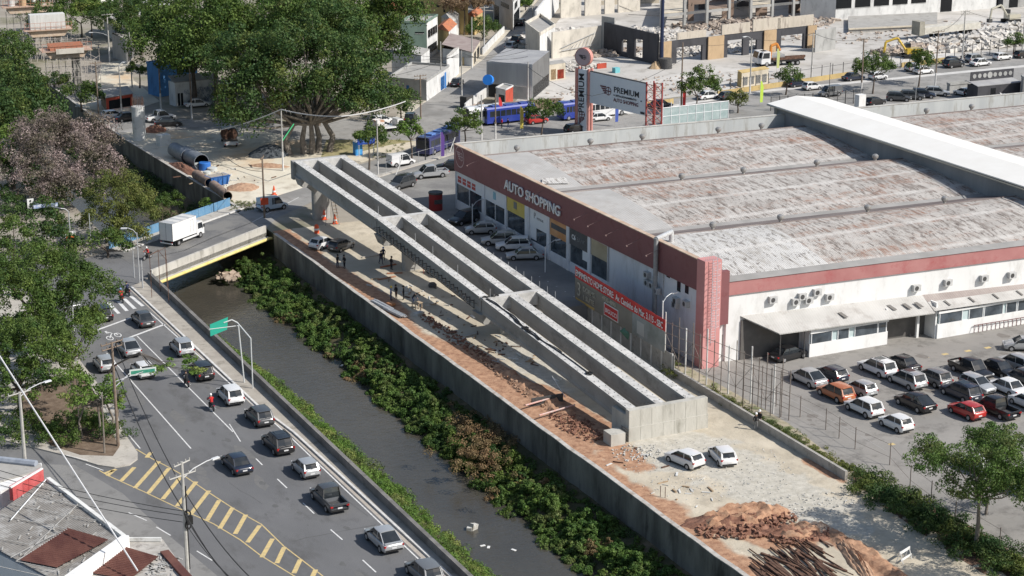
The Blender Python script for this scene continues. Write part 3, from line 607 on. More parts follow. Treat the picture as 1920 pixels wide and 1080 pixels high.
for i,(y0,y1) in enumerate(bayY):
    yr=y1-5.2; z0=9.25 if i==0 else 9.6; z1=11.0; zv=9.85
    edge=113.5 if i!=0 else 122.0
    def sl(xa,xb,nm,m_,dz=0):
        q=MB(); n=10
        for k in range(n):
            ta,tb=k/n,(k+1)/n
            fz=lambda t: z0+(z1-z0)*math.sin(t*math.pi/2)**.9+dz
            q.add([S(xa,y0+(yr-y0)*ta,fz(ta)),S(xb,y0+(yr-y0)*ta,fz(ta)),S(xb,y0+(yr-y0)*tb,fz(tb)),S(xa,y0+(yr-y0)*tb,fz(tb))],[(0,1,2,3)])
        return q.build(nm,m_,wh)
    sl(X0+.2,edge,'roof_sheet',rf3 if i else rf2); sl(edge,XE,'roof_sheet',rf1)
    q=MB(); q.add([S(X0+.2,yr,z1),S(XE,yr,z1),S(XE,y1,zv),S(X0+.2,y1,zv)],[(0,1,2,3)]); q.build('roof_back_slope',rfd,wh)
    q=MB(); q.add([S(X0+.2,y0-.1,z0+.03),S(XE,y0-.1,z0+.03),S(XE,y0+1.1,z0+.33),S(X0+.2,y0+1.1,z0+.33)],[(0,1,2,3)]); q.build('gutter',mat('gutter_grey',(.25,.245,.235),(.32,.31,.30),.4),wh)
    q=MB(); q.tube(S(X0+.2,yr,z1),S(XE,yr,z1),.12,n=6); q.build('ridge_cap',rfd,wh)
    for x in ([118,127,139,150,177,190] if i==0 else [124,133,144,153,182,194] if i==1 else [112,123,131,143,150,178,186,196]):
        if i==0 : x+=-3
        p=S(x,yr+.15,z1); v=MB(); v.lathe([(.2,0),(.2,.3),(.36,.42),(.45,.62),(.4,.85),(.18,.98),(.02,1.0)],p,12); v.build('turbine_vent',mat('vent_metal',(.30,.29,.28),(.44,.43,.41),6,rough=.45,metal=.5),wh,smooth=True)
q=MB(); q.add([S(129,174.5,9.95),S(132.2,174.5,9.95),S(132.2,182.5,10.75),S(129,182.5,10.75)],[(0,1,2,3)]); q.build('roof_patch',mat('roof_patch_brown',(.27,.245,.215),(.32,.29,.26),.5),wh)
q=MB(); q.add([S(108.5,216.5,10.2),S(112,215.7,10.1),S(112.4,217.6,10.45),S(109.4,218.1,10.5)],[(0,1,2,3)]); q.build('roof_patch',rf2,wh)
# back parapet
q=MB(); q.loft([[S(X0+.2,236.3,6),S(X0+.2,236.7,6),S(X0+.2,236.7,11.7),S(X0+.2,236.3,11.7)],[S(XE,236.3,6),S(XE,236.7,6),S(XE,236.7,11.7),S(XE,236.3,11.7)]])
q.build('back_parapet',mat('back_parapet_grey',(.40,.42,.42),(.52,.54,.53),.4,stretch=(1,1,.15),dirt=((.24,.23,.20),.8)),wh)
q=MB(); q.loft([[S(X0+.2,236.25,11.7),S(X0+.2,236.75,11.7),S(X0+.2,236.75,11.8),S(X0+.2,236.25,11.8)],[S(XE,236.25,11.7),S(XE,236.75,11.7),S(XE,236.75,11.8),S(XE,236.25,11.8)]]); q.build('coping',conc,wh)
# front wall (faces the car park): white wall, faded red band, grey roof edge
q=MB(); q.loft([[S(108.6,171.2,0),S(108.6,171.6,0),S(108.6,171.6,7.8),S(108.6,171.2,7.8)],[S(XE,171.2,0),S(XE,171.6,0),S(XE,171.6,7.8),S(XE,171.2,7.8)]]); q.build('front_wall',ww,wh)
q=MB(); q.loft([[S(108.5,171.0,7.7),S(108.5,171.5,7.7),S(108.5,171.5,9.3),S(108.5,171.0,9.3)],[S(XE,171.0,7.7),S(XE,171.5,7.7),S(XE,171.5,9.3),S(XE,171.0,9.3)]]); q.build('front_fascia',pink,wh)
q=MB(); q.box(105.25,108.6,171.3,171.75,-.1,9.3); q.build('corner_wall',ww,wh)
# corner tower
q=MB(); q.box(X0-.32,107.1,169.9,171.55,-.1,12.25); q.build('corner_pillar',mat('pillar_pink',(.52,.23,.22),(.58,.29,.28),.4,rough=.7),wh)
q=MB(); q.box(107.5,108.6,170.6,171.2,4.5,10.6); q.build('side_pillar',maroon,wh)
q=MB()
for x in (105.75,106.3): q.tube((x,169.55,3.0),(x,169.55,12.6),.035,n=5)
for i in range(32): q.tube((105.75,169.55,3.1+.3*i),(106.3,169.55,3.1+.3*i),.02,n=4)
for i in range(12):
    z=5+.65*i; q.path([(105.6,169.55,z),(105.6,169.0,z),(106.0,168.8,z),(106.4,169.0,z),(106.4,169.55,z)],.02,4)
for x,y in((105.65,169.05),(106.0,168.85),(106.35,169.05)): q.tube((x,y,5),(x,y,12.3),.015,n=4)
q.build('ladder',mat('ladder_steel',(.60,.62,.66),rough=.4,metal=.3),wh)
q=MB()
for i in range(9): x=105.1+.24*i; q.tube((x,170.0,12.25),(x,170.0,12.9),.015,n=4)
q.tube((105.1,170,12.9),(107.0,170,12.9),.015,n=4); q.build('railing',steel,wh)
# flue pipe bent over the fascia
q=MB(); q.path([(108.2,182.6,10.0),(108.2,182.6,12.1)],.28,10); q.path([(108.2,182.6,12.1),(104.6,179.9,12.35)],.28,10); q.build('flue_pipe',mat('flue_bright',(.66,.66,.66),(.5,.5,.5),2,rough=.35,metal=.4),wh,smooth=True)
q=MB(); q.path([(104.7,180.0,12.4),(104.7,180.0,3.0)],.26,10); q.build('flue_pipe',mat('flue_grey',(.25,.25,.25),(.34,.34,.34),2,rough=.5),wh,smooth=True)
# air conditioners
def ac(c,face):
    a=MB(); 
    if face=='L': a.box(c[0]-.55,c[0],c[1]-.45,c[1]+.45,c[2],c[2]+.7)
    else: a.box(c[0]-.5,c[0]+.5,c[1]-.45,c[1],c[2],c[2]+.75)
    o=a.build('air_conditioner',mat('ac_white',(.52,.52,.51),(.40,.40,.40),3),wh)
    b=MB()
    if face=='L': b.tube((c[0]-.56,c[1],c[2]+.35),(c[0]-.55,c[1],c[2]+.35),.26,n=12)
    else: b.tube((c[0]-.1,c[1]-.46,c[2]+.37),(c[0]-.1,c[1]-.45,c[2]+.37),.28,n=12)
    b.build('fan_grille',dark,o)
for p in ((1218,535),(1217,520)): c=onX(*p,X0); ac((c.x,c.y,c.z),'L')
for p in ((1290,568),(1272,562),(1270,570)): c=onX(*p,X0); ac((c.x,c.y,c.z-.4),'L')
for p in ((1227,540),(1235,550)): c=onX(*p,X0-.2); ac((c.x,c.y,c.z),'L')
for px_,py_ in ((1447,562),(1502,556),(1514,563),(1530,548),(1553,557),(1490,566),(1716,540),(1775,530),(1843,522),(1895,516)):
    c=onY(px_,py_,171.2+SK*20); x=c.x; y=171.2+SK*(x-X0); c=onY(px_,py_,y); ac((c.x,y,c.z-.3),'F')
for a_,b_ in (((1252,500),(1256,522)),((1270,522),(1276,548)),((1286,532),(1291,552))):
    c=onX(*a_,X0);d_=onX(*b_,X0); q=MB(); q.box(X0-.03,X0+.01,d_.y,d_.y+.75,d_.z,c.z); q.build('side_window',glass,wh)
# ---- white roof monitor
q=MB(); 
def ringm(y,dx=0): return [(156.4+dx,y,12.75),(161.5+dx,y,13.5),(166.6+dx,y,12.75),(166.6+dx,y,12.6),(161.5+dx,y,13.35),(156.4+dx,y,12.6)]
q.loft([ringm(165.5,.7),ringm(200,.3),ringm(237.0,0)]); q.build('monitor_roof',mat('monitor_white',(.74,.72,.68),(.78,.765,.73),.3,rough=.6),wh)
q=MB(); q.loft([[(157.6,165.5,8.6),(157.8,165.5,8.6),(157.8,165.5,12.7),(157.6,165.5,12.7)],[(157.0,236,8.6),(157.2,236,8.6),(157.2,236,12.7),(157.0,236,12.7)]])
q.loft([[(166,165.5,8.6),(166.2,165.5,8.6),(166.2,165.5,12.7),(166,165.5,12.7)],[(165.6,236,8.6),(165.8,236,8.6),(165.8,236,12.7),(165.6,236,12.7)]]); q.build('monitor_wall',mat('monitor_wall',(.20,.21,.22),(.27,.28,.29),.3,stretch=(1,1,.2)),wh)
q=MB(); q.tube((156.35,166,12.55),(156.35,237,12.55),.09,n=6); q.tube((156.7,235,12.5),(156.7,235,9.5),.1,n=6); q.build('monitor_gutter',mat('beige_gutter',(.36,.34,.28),rough=.6),wh)
# ---- lean-to with offices along the car park
lt=thing('lean_to_offices','low grey-roofed lean-to with white office fronts facing the car park','building')
lrf=mat('leanto_roof',(.40,.39,.37),(.48,.47,.45),.3,rough=.85,dirt=((.32,.30,.28),.5)); wave_bump(lrf,1.0,'X',.3,.03)
lrb=mat('leanto_roof_brown',(.27,.23,.215),(.34,.30,.28),.4,rough=.85); wave_bump(lrb,1.0,'X',.4,.04)
def lz(x): return 5.1-(x-110)*.012
q=MB(); q.add([(110.3,170.9,lz(110)),(134,169.6,lz(134)),(134,166.9,3.35),(113.6,167.9,3.45)],[(0,1,2,3)]); q.add([(110.3,170.9,lz(110)-.12),(134,169.6,lz(134)-.12),(134,166.9,3.23),(113.6,167.9,3.33)],[(3,2,1,0)])
q.add([(113.6,167.9,3.33),(134,166.9,3.23),(134,166.9,3.35),(113.6,167.9,3.45)],[(0,1,2,3)]); q.build('roof',lrf,lt)
q=MB(); q.add([(134,169.6,4.8),(XE,166.0,4.0),(XE,165.4,3.5),(134,168.4,4.2)],[(0,1,2,3)]); q.build('roof',lrb,lt)
q=MB(); q.add([(134,168.4,4.2),(XE,165.0,3.6),(XE,164,3.1),(134,167,3.5)],[(0,1,2,3)]); q.build('roof',lrf,lt)
q=MB()
for i in range(9): x=136+i*3.4; q.add([(x,168.1-.03*(x-134),4.17-.008*(x-134)),(x+.25,168.1-.03*(x-134),4.17-.008*(x-134)),(x+.55,167.3-.03*(x-134),3.75-.006*(x-134)),(x+.3,167.3-.03*(x-134),3.75-.006*(x-134))],[(0,1,2,3)])
for x,y in((122,169.0),(128.6,168.9),(130.5,168.6),(132,168.4)): q.add([(x,y,4.35),(x+.5,y,4.35),(x+.9,y-.9,3.95),(x+.4,y-.9,3.95)],[(0,1,2,3)])
for p in q.v: pass
q.v=[(a,b_,c+.06) for a,b_,c in q.v]; q.build('roof_stain',mat('stain_dark',(.17,.16,.15)),lt)
q=MB(); q.box(117.8,128.4,168.1,168.3,-.05,1.55); q.box(117.8,128.4,168.0,168.3,2.75,3.25); q.box(128.2,128.4,168.3,170.2,-.05,4.2); q.box(117.8,118,168.3,171,-.05,3.3)
q.box(134.7,XE,167.2,167.4,-.05,1.75); q.box(134.7,XE,167.1,167.5,3.0,3.25); q.box(134.5,134.7,167.4,169.6,-.05,4.3); q.box(132.8,133.1,168.5,168.8,-.05,3.6)
q.build('office_wall',whitewall,lt)
for x0,x1 in ((118.05,120.7),(121.6,123.0),(123.9,126.9),(127.1,128.1),(135.0,138.1),(139.2,141.1),(141.4,144.0),(144.6,146.0),(146.3,148.8),(149.2,150.4),(151,153.5)):
    yb=168.12 if x0<130 else 167.22; z0,z1=(1.55,2.75) if x0<130 else (1.75,3.0)
    q=MB(); q.box(x0,x1,yb,yb+.06,z0,z1); wo=q.build('window',glassb,lt); f=MB(); f.box(x0-.08,x0,yb-.03,yb+.08,z0,z1); f.box(x1,x1+.08,yb-.03,yb+.08,z0,z1); f.build('frame',frm,wo)
q=MB(); q.box(118,128.2,168.2,168.28,1.55,2.75); q.box(134.8,XE,167.3,167.38,1.75,3.0); q.build('window_infill',mat('office_infill',(.42,.52,.53),(.5,.58,.58),.5),lt)
q=MB(); 
for x,y in ((113.8,168.0),(117.0,168.0)): q.tube((x,y,0),(x,y,3.4),.07,n=6)
q.build('post',dark,lt)
q=MB(); q.loft([[S(110.4,171.0,0),S(110.4,171.18,0),S(110.4,171.18,4.6),S(110.4,171.0,4.6)],[S(134.4,171.0,0),S(134.4,171.18,0),S(134.4,171.18,4.4),S(134.4,171.0,4.4)]]); q.build('dark_back_wall',mat('shade_wall',(.10,.095,.09),(.15,.14,.13),.5),lt)  # dark sheet over the front wall paints the shade under the canopy
# rack of dark hooks on the office wall
q=MB()
for i in range(14): x=139.8+i*.62; q.tube((x,167.0,.9),(x-.15,166.7,.15),.04,n=4); 
q.tube((139.8,167.0,.95),(147.9,166.9,.95),.05,n=4); q.build('bicycle_rack',mat('rack_maroon',(.12,.04,.04)),label='dark metal rack of slanted hooks against the low white office wall',cat='rack')
# ================================================================ VEHICLES
def paint(n,c,metal=.0,rough=.32): return mat('paint_'+n,c,(c[0]*.92,c[1]*.92,c[2]*.92),.6,rough=rough,metal=metal,spec=.5,coat=.6,coord='Generated')
PT={'white':paint('white',(.72,.72,.72)),'silver':paint('silver',(.46,.47,.48),.35),'grey':paint('grey',(.20,.205,.21),.3),'dark_grey':paint('dark_grey',(.085,.088,.093),.3),'black':paint('black',(.014,.014,.016)),
 'navy':paint('navy',(.018,.025,.045)),'red':paint('red',(.42,.03,.025)),'orange':paint('orange',(.42,.13,.045)),'blue':paint('blue',(.03,.055,.30)),'darkblue':paint('darkblue',(.03,.035,.13)),'cream':paint('cream',(.50,.47,.38)),'paleblue':paint('paleblue',(.42,.50,.58),.2),'yellow':paint('yellow',(.62,.42,.05)),'maroonp':paint('maroonp',(.14,.035,.04))}
trim=mat('black_trim',(.02,.02,.021),rough=.6); tyre=mat('tyre_rubber',(.02,.02,.02),rough=.85); rimm=mat('rim_alloy',(.38,.38,.39),rough=.35,metal=.5)
tl=mat('tail_lamp_red',(.35,.02,.02),rough=.25); hl=mat('headlamp_clear',(.62,.63,.65),rough=.15); plate=mat('number_plate',(.62,.62,.62),rough=.5)
PARK=(0,0,-400)
def rsec(w,zb,zs,zt,wt):      # half cross-section, mirrored: sill, flank, shoulder, crowned top
    h=[(w*.88,zb),(w*.99,zb+.12),(w,zb+(zs-zb)*.55),(w*.965,zs),(wt,zt-.015),(wt*.5,zt+.02)]
    return h
def car_proto(kind):
    P=dict(hatch=(3.95,1.70,1.48),suv=(4.35,1.80,1.66),sedan=(4.5,1.75,1.46),wagon=(4.4,1.75,1.68),pickup=(5.25,1.86,1.80),coupe=(4.6,1.86,1.60),wagonv=(4.3,1.74,1.9),tinyp=(4.4,1.66,1.55),city=(3.65,1.64,1.50),bigsuv=(4.65,1.88,1.74))[kind]; knd0=kind; kind={'city':'hatch','bigsuv':'suv'}.get(kind,kind)
    L,W_,H=[q_*k_ for q_,k_ in zip(P,(1.05,1.06,1.05))]; w=W_/2; r=.31 if kind in('hatch','sedan','tinyp') else .35
    root=bpy.data.objects.new('car_'+kind,None); col.objects.link(root); root.location=PARK
    zb=.22 if r<.33 else .28; zs=.86 if H<1.55 else .98; hood=zs-.02
    # x from tail (-L/2) to nose (+L/2)
    wsB=.24*L; wsT=.04*L                       # windscreen base/top
    if kind in('hatch',): rT,rB=-.36*L,-.455*L
    elif kind in('suv',): rT,rB=-.375*L,-.465*L
    elif kind in('wagon','wagonv'): rT,rB=-.42*L,-.475*L
    elif kind=='sedan': rT,rB=-.22*L,-.36*L; wsB=.25*L; wsT=.08*L
    elif kind=='coupe': rT,rB=-.20*L,-.43*L; wsB=.25*L; wsT=.08*L
    else: rT,rB=-.11*L,-.145*L; wsB=.265*L; wsT=.12*L
    if kind=='wagonv': wsB=.30*L; wsT=.17*L
    tail=zs+.02 if kind not in('pickup','tinyp') else zs
    st=[(-L/2,.86,zb+.2,zs-.18,tail-.12,.78),(-L/2+.08,.93,zb+.05,zs-.04,tail-.02,.82),(-L/2+.35,.985,zb,zs,tail+.02,.86),(-L*.3,1,zb,zs,tail+.03,.88),(0,1,zb,zs-.02,zs+.01,.88),(wsB,1,zb,zs-.04,zs,.86),
        (wsB+.35,.99,zb,hood-.10,hood-.02,.82),(L/2-.45,.97,zb,hood-.17,hood-.10,.76),(L/2-.12,.90,zb+.03,hood-.26,hood-.20,.66),(L/2,.74,zb+.12,hood-.40,hood-.36,.55)]
    if kind=='pickup': st=[(x,a_,b_,c_,(d_ if x>rB-.05 else zs-.40),e_) for x,a_,b_,c_,d_,e_ in st[:3]+[(rB-.12,1,zb,zs,zs-.4,.88),(rB+.05,1,zb,zs,zs+.02,.88)]+st[4:]]
    else:       # rounder body: spline through the stations
        S2=[]
        for i in range(len(st)-1):
            p0,p1,p2,p3=st[max(i-1,0)],st[i],st[i+1],st[min(i+2,len(st)-1)]
            for t in (0,.5): S2.append(tuple(.5*((2*b_)+(c_-a_)*t+(2*a_-5*b_+4*c_-d_)*t*t+(-a_+3*b_-3*c_+d_)*t**3) for a_,b_,c_,d_ in zip(p0,p1,p2,p3)) if t and abs(p2[0]-p1[0])>.2 else p1 if not t else tuple((u+v)/2 for u,v in zip(p1,p2)))
        S2.append(st[-1]); st=S2
    b=MB(); rings=[]
    for x,ws,z0,z1,z2,wt in st:
        h=rsec(w*ws,z0,z1,z2,w*wt); rings.append([(x,y,z) for y,z in h]+[(x,-y,z) for y,z in h[::-1]])
    b.loft(rings)
    # roof and pillars (painted)
    rw=w*(.72 if kind in('sedan','coupe') else .765); bw=w*.885; z0=zs-.01; zr=H
    def P2(x,y,z): return (x,y,z)
    roof=[[(rT-.02,s*y,zz) for s,y,zz in ((1,rw*.99,zr-.06),(1,rw*.8,zr-.01),(-1,rw*.8,zr-.01),(-1,rw*.99,zr-.06))],
          [((rT+wsT)/2,s*y,zz) for s,y,zz in ((1,rw*1.05,zr-.03),(1,rw*.85,zr+.02),(-1,rw*.85,zr+.02),(-1,rw*1.05,zr-.03))],
          [(wsT,s*y,zz) for s,y,zz in ((1,rw,zr-.07),(1,rw*.8,zr-.03),(-1,rw*.8,zr-.03),(-1,rw,zr-.07))]]
    b.loft([[*q,(q[3][0],q[3][1],q[3][2]-.05),(q[0][0],q[0][1],q[0][2]-.05)] for q in roof])
    for s in(1,-1):
        for (xa,za,ya),(xb,zb_,yb),t in (((wsB,z0,bw),(wsT,zr-.06,rw),.05),((rB,z0,bw),(rT,zr-.06,rw),.07 if kind in('sedan','coupe') else .11),((wsT-.22*L+.02,z0,bw*1.005),(wsT-.20*L,zr-.05,rw*1.04),.035)):
            b.add([(xa-t,s*(ya+.012),za),(xa+t,s*(ya+.012),za),(xb+t,s*(yb+.012),zb_),(xb-t,s*(yb+.012),zb_),(xa-t,s*(ya-.06),za),(xa+t,s*(ya-.06),za),(xb+t,s*(yb-.06),zb_),(xb-t,s*(yb-.06),zb_)],[(0,1,2,3),(4,7,6,5),(0,3,7,4),(1,5,6,2)])
    if kind in('hatch','suv','wagon'):
        for s in(1,-1):
            b.add([(rB-.05,s*bw,z0),(rT-.045,s*rw,zr-.06),(rT-.055,s*(rw-.13),zr-.05),(rB-.065,s*(bw-.17),z0)],[(0,1,2,3),(3,2,1,0)])
        b.add([(rB-.06,-bw*.9,z0-.02),(rB-.06,bw*.9,z0-.02),(rB*.8+rT*.2-.05,bw*.88,z0+(zr-z0)*.16),(rB*.8+rT*.2-.05,-bw*.88,z0+(zr-z0)*.16)],[(0,1,2,3),(3,2,1,0)])
        b.obox((rT-.1,0,zr-.03),(.22,rw*1.7,.05))
    if kind=='coupe': b.obox((-.455*L,0,zs+.08),(.25,W_*.8,.05))
    body=b.build('body',PT['white'],root,smooth=True); body.material_slots[0].link='OBJECT'; body.material_slots[0].material=PT['white']
    g=MB(); g.loft([[(rB,bw,z0-.02),(wsB,bw,z0-.02),(wsB+.04,0,z0-.01),(wsB,-bw,z0-.02),(rB,-bw,z0-.02),(rB-.04,0,z0)],
       [((rB*.5+rT*.5),(bw+rw)/2*1.02,(z0+zr)/2),((wsB+wsT)/2,(bw+rw)/2*1.02,(z0+zr)/2),((wsB+wsT)/2+.05,0,(z0+zr)/2),((wsB+wsT)/2,-(bw+rw)/2*1.02,(z0+zr)/2),((rB*.5+rT*.5),-(bw+rw)/2*1.02,(z0+zr)/2),((rB*.5+rT*.5)-.05,0,(z0+zr)/2)],
       [(rT,rw,zr-.07),(wsT,rw,zr-.08),(wsT+.03,0,zr-.06),(wsT,-rw,zr-.08),(rT,-rw,zr-.07),(rT-.03,0,zr-.05)]])
    g.build('windows',glass,root)
    if kind in('pickup','tinyp'):
        q=MB(); q.box(-L/2+.14,rB-.14,-w*.80,w*.80,tail-.42,tail-.355); q.build('cargo_bed',mat('bed_liner',(.05,.05,.052),(.08,.08,.08),4,rough=.8),root)
        q=MB(); 
        for s in(1,-1): q.box(-L/2+.05,rB-.05,s*w*.88-.06,s*w*.88+.06,tail-.1,tail+.09)
        q.box(-L/2+.02,-L/2+.12,-w*.85,w*.85,tail-.1,tail+.09); o=q.build('bed_rail',PT['white'],root); o.material_slots[0].link='OBJECT'; o.material_slots[0].material=PT['white']
    wb=L*.305
    for sx,sy in((1,1),(1,-1),(-1,1),(-1,-1)):
        q=MB(); q.tube((sx*wb,sy*(w-.2),r),(sx*wb,sy*(w+.012),r),r,n=16); wo=q.build('wheel',tyre,root)
        q=MB(); q.tube((sx*wb,sy*(w+.012),r),(sx*wb,sy*(w+.022),r),r*.62,n=12); q.build('rim',rimm,wo)
    q=MB()
    for sx in(1,-1):
        for sy in(1,-1):
            for i in range(8):
                a0=math.pi*i/8;a1=math.pi*(i+1)/8; R0,R1=r*1.0,r*1.18; y=sy*(w+.006)
                q.add([(sx*wb+math.cos(a)*R_,y,r+math.sin(a)*R_) for a,R_ in((a0,R0),(a1,R0),(a1,R1),(a0,R1))],[(0,1,2,3)])
    q.box(-L/2-.01,-L/2+.15,-w*.80,w*.80,zb+.1,zb+.26); q.box(L/2-.10,L/2+.012,-w*.55,w*.55,zb+.16,zb+.30)
    q.box(-wb+r+.05,wb-r-.05,-w*.985,w*.985,zb-.03,zb+.07); q.build('trim',trim,root)
    if knd0=='bigsuv':
        for s in(1,-1): q=MB(); q.tube((rT+.1,s*rw*.95,H+.06),(wsT-.05,s*rw*.95,H+.05),.03,n=5); q.build('roof_rail',trim,root)
        q=MB(); q.box((rT+wsT)/2-.1,wsT-.15,-rw*.6,rw*.6,H+.01,H+.03); q.build('sunroof',glass,root)
    for s in(1,-1):
        q=MB(); q.obox((-L/2+.075,s*w*.80,zs-.13),(.16,.26,.16 if kind!='suv' else .2),s*.25); q.build('tail_light',tl,root)
        q=MB(); q.obox((L/2-.17,s*w*.70,hood-.27),(.26,.30,.10),-s*.35,tilt=.2); q.build('headlight',hl,root)
        q=MB(); q.obox((wsB-.28,s*(w*1.0+.05),zs+.08),(.12,.2,.13)); o=q.build('mirror',trim,root)
    q=MB(); q.box(-L/2-.02,-L/2+.02,-.22,.22,zb+.33,zb+.46); q.build('number_plate',plate,root)
    if kind=='wagonv':      # small delivery van: blind rear body
        q=MB(); q.box(-L/2+.12,wsT-.28*L,-w*.93,w*.93,.75,H-.02); o=q.build('cargo_box',PT['white'],root); o.material_slots[0].link='OBJECT'; o.material_slots[0].material=PT['white']
    return root
protos={k:car_proto(k) for k in('hatch','suv','sedan','wagon','pickup','coupe','wagonv','city','bigsuv')}
used=set(); KN=dict(city=('compact_car','car'),bigsuv=('suv_car','car'),hatch=('hatchback_car','car'),suv=('suv_car','car'),sedan=('sedan_car','car'),wagon=('estate_car','car'),pickup=('pickup_truck','pickup'),coupe=('coupe_suv_car','car'),wagonv=('delivery_van','van'),tinyp=('small_pickup_truck','pickup'))
def place(kind,c,px,py,ang,label,z=0,group=None,sc_=1.):
    p=protos[kind]; nm,ct=KN[kind]; g=G(px,py,z)
    if kind not in used:
        r=p; used.add(kind); r.name=nm; r.location=g; r.rotation_euler=(0,0,R(ang)); r['label']=label; r['category']=ct
        if group: r['group']=group
    else: r=dup(p,g,R(ang),label,group,ct); r.name=nm
    for ch in r.children:
        if ch.name.split('.')[0] in('body','bed_rail','cargo_box'): ch.material_slots[0].link='OBJECT'; ch.material_slots[0].material=PT[c]
    if sc_!=1: r.scale=(sc_,)*3
    return r
bpy.context.view_layer.update()
AV='vehicles driving along the avenue'
for a in [('suv','black',191,596,90,'black car waiting at the zebra crossing partly under the big tree'),
 ('sedan','dark_grey',268,606,91,'old dark grey hatchback stopped between the two white stop lines'),
 ('coupe','silver',241,661,91,'silver hatchback just below the bicycle box beside the wooden pole'),
 ('hatch','silver',196,690,90,'silver car half hidden by feathery green branches at the avenue kerb'),
 ('hatch','white',268,702,92,'white hatchback passing behind the thin street name blade'),
 ('suv','silver',341,660,90,'silver car under the overhanging green branch near the river parapet'),
 ('suv','black',377,705,90,'black off-roader with a spare wheel beside the dark motorcyclist'),
 ('suv','white',432,750,90,'white compact hatchback beside the rider in the red jacket'),
 ('suv','dark_grey',486,790,91,'dark grey hatchback driving by the river between the white compact and the black SUV'),
 ('bigsuv','black',521,841,91,'glossy black SUV with a lit red brake lamp in the avenue queue'),
 ('sedan','navy',444,878,92,'dark sedan alone in the middle lane above the hatched yellow median'),
 ('city','silver',573,887,91,'old silver hatchback directly ahead of the dark pickup'),
 ('pickup','dark_grey',617,945,91,'dark grey double cab pickup with an open bed on the avenue'),
 ('coupe','silver',719,1021,91,'silver coupe-backed SUV nearest the bottom of the avenue queue'),
 ('suv','grey',795,1084,91,'grey car cut off by the bottom edge of the picture')]: place(*a,group=AV)
t=place('pickup','white',300,226,10,'white pickup parked behind the round bridge column'); 
LOT='cars in the right-hand car park'; la=94
for a in [('sedan','black',1478,672,10,'black sedan parked alone under the lean-to canopy edge'),
 ('bigsuv','white',1644,699,la,'big white SUV with a sunroof, first in the back row of the car park'),
 ('sedan','black',1690,690,la,'black sedan tucked directly behind the big white SUV'),
 ('coupe','silver',1514,718,la,'silver hatchback nearest the fence cage in the car park'),
 ('hatch','navy',1558,710,la,'dark navy hatchback between the silver hatchback and the office front'),
 ('suv','orange',1566,746,la,'burnt orange hatchback in the car park'),
 ('city','silver',1613,738,la,'old silver hatchback right of the orange car'),
 ('suv','white',1619,774,la,'white crossover with black roof pillars below the orange car'),
 ('city','white',1679,803,la,'small white old hatchback at the front corner of the parked cars'),
 ('bigsuv','silver',1699,722,la,'silver SUV in the middle row just below the big white SUV'),
 ('suv','grey',1748,718,la,'grey crossover with black roof between two silver-sided rows'),
 ('pickup','black',1820,702,-86,'long black pickup facing the viewer in the back row'),
 ('sedan','black',1872,700,-86,'black sedan facing the viewer beside the long black pickup'),
 ('wagon','silver',1903,690,la,'silver off-roader with roof rack near the right edge'),
 ('coupe','black',1715,764,la,'large black saloon right of the white crossover'),
 ('bigsuv','navy',1800,745,la,'dark navy SUV with pale roof rails beside the red car'),
 ('hatch','silver',1832,731,-84,'silver hatchback facing the viewer with a paper on its windscreen'),
 ('sedan','white',1886,734,la,'white fastback near the right edge of the car park'),
 ('hatch','red',1811,779,la,'bright red hatchback in the front row'),
 ('pickup','black',1866,775,la,'black pickup right of the bright red hatchback'),
 ('hatch','white',1925,762,la,'white car cut by the right edge beside the black pickup'),
 ('sedan','dark_grey',1918,715,la,'dark car cut by the right edge above the white fastback'),
 ('hatch','silver',1915,655,150,'silver car cut by the right edge near the yellow bay marks'),
 ('hatch','white',1828,880,la,'white car half hidden behind the foreground tree'),
 ('bigsuv','white',1905,915,la,'white car at the edge seen through the lower foreground tree')]: place(*a,group=LOT)
for a in [('bigsuv','dark_grey',752,352,-155,'dark SUV parked behind the far overpass span on the shop terrace'),
 ('pickup','silver',806,332,175,'silver pickup parked by the far corner of the shop terrace'),
 ('sedan','black',846,318,150,'black car behind the silver pickup against the warehouse corner'),
 ('suv','black',870,418,-160,'black car in deep shade at the head of the row by the shop windows'),
 ('hatch','silver',901,437,160,'silver hatchback under the lamp post in the row by the shop windows'),
 ('wagon','silver',935,458,158,'silver people carrier second in the bright row by the shop windows'),
 ('suv','white',962,468,157,'white SUV behind the silver sedan by the shop windows'),
 ('sedan','silver',983,485,159,'silver sedan nearest the overpass in the row by the shop windows')]: place(*a,z=TZ+.01,group='cars by the shop windows')
place('hatch','white',606,464,28,'white hatchback parked in the soil yard under the overpass shadow')
place('hatch','dark_grey',640,468,32,'dark grey car parked beside the white hatchback in the yard shadow')
place('hatch','white',1283,870,103,'white company hatchback with a blue side stripe on the gravel')
place('hatch','white',1354,864,78,'plain white hatchback right of the striped company car on the gravel')
c=G(1283,870); q=MB()
for s in(1,-1): q.box(-1.3,1.2,s*.862-.003*s,s*.866,.62,.70)
o=q.build('side_stripe',PT['darkblue'],[x for x in bpy.data.objects if x.get('label','').startswith('white company')][0])
place('wagonv','paleblue',511,393,12,'pale blue panel van driving behind the utility pole onto the bridge')
place('wagonv','white',752,310,8,'small white box van on the street between the thin roadside trees')
ST='cars on the far roads'
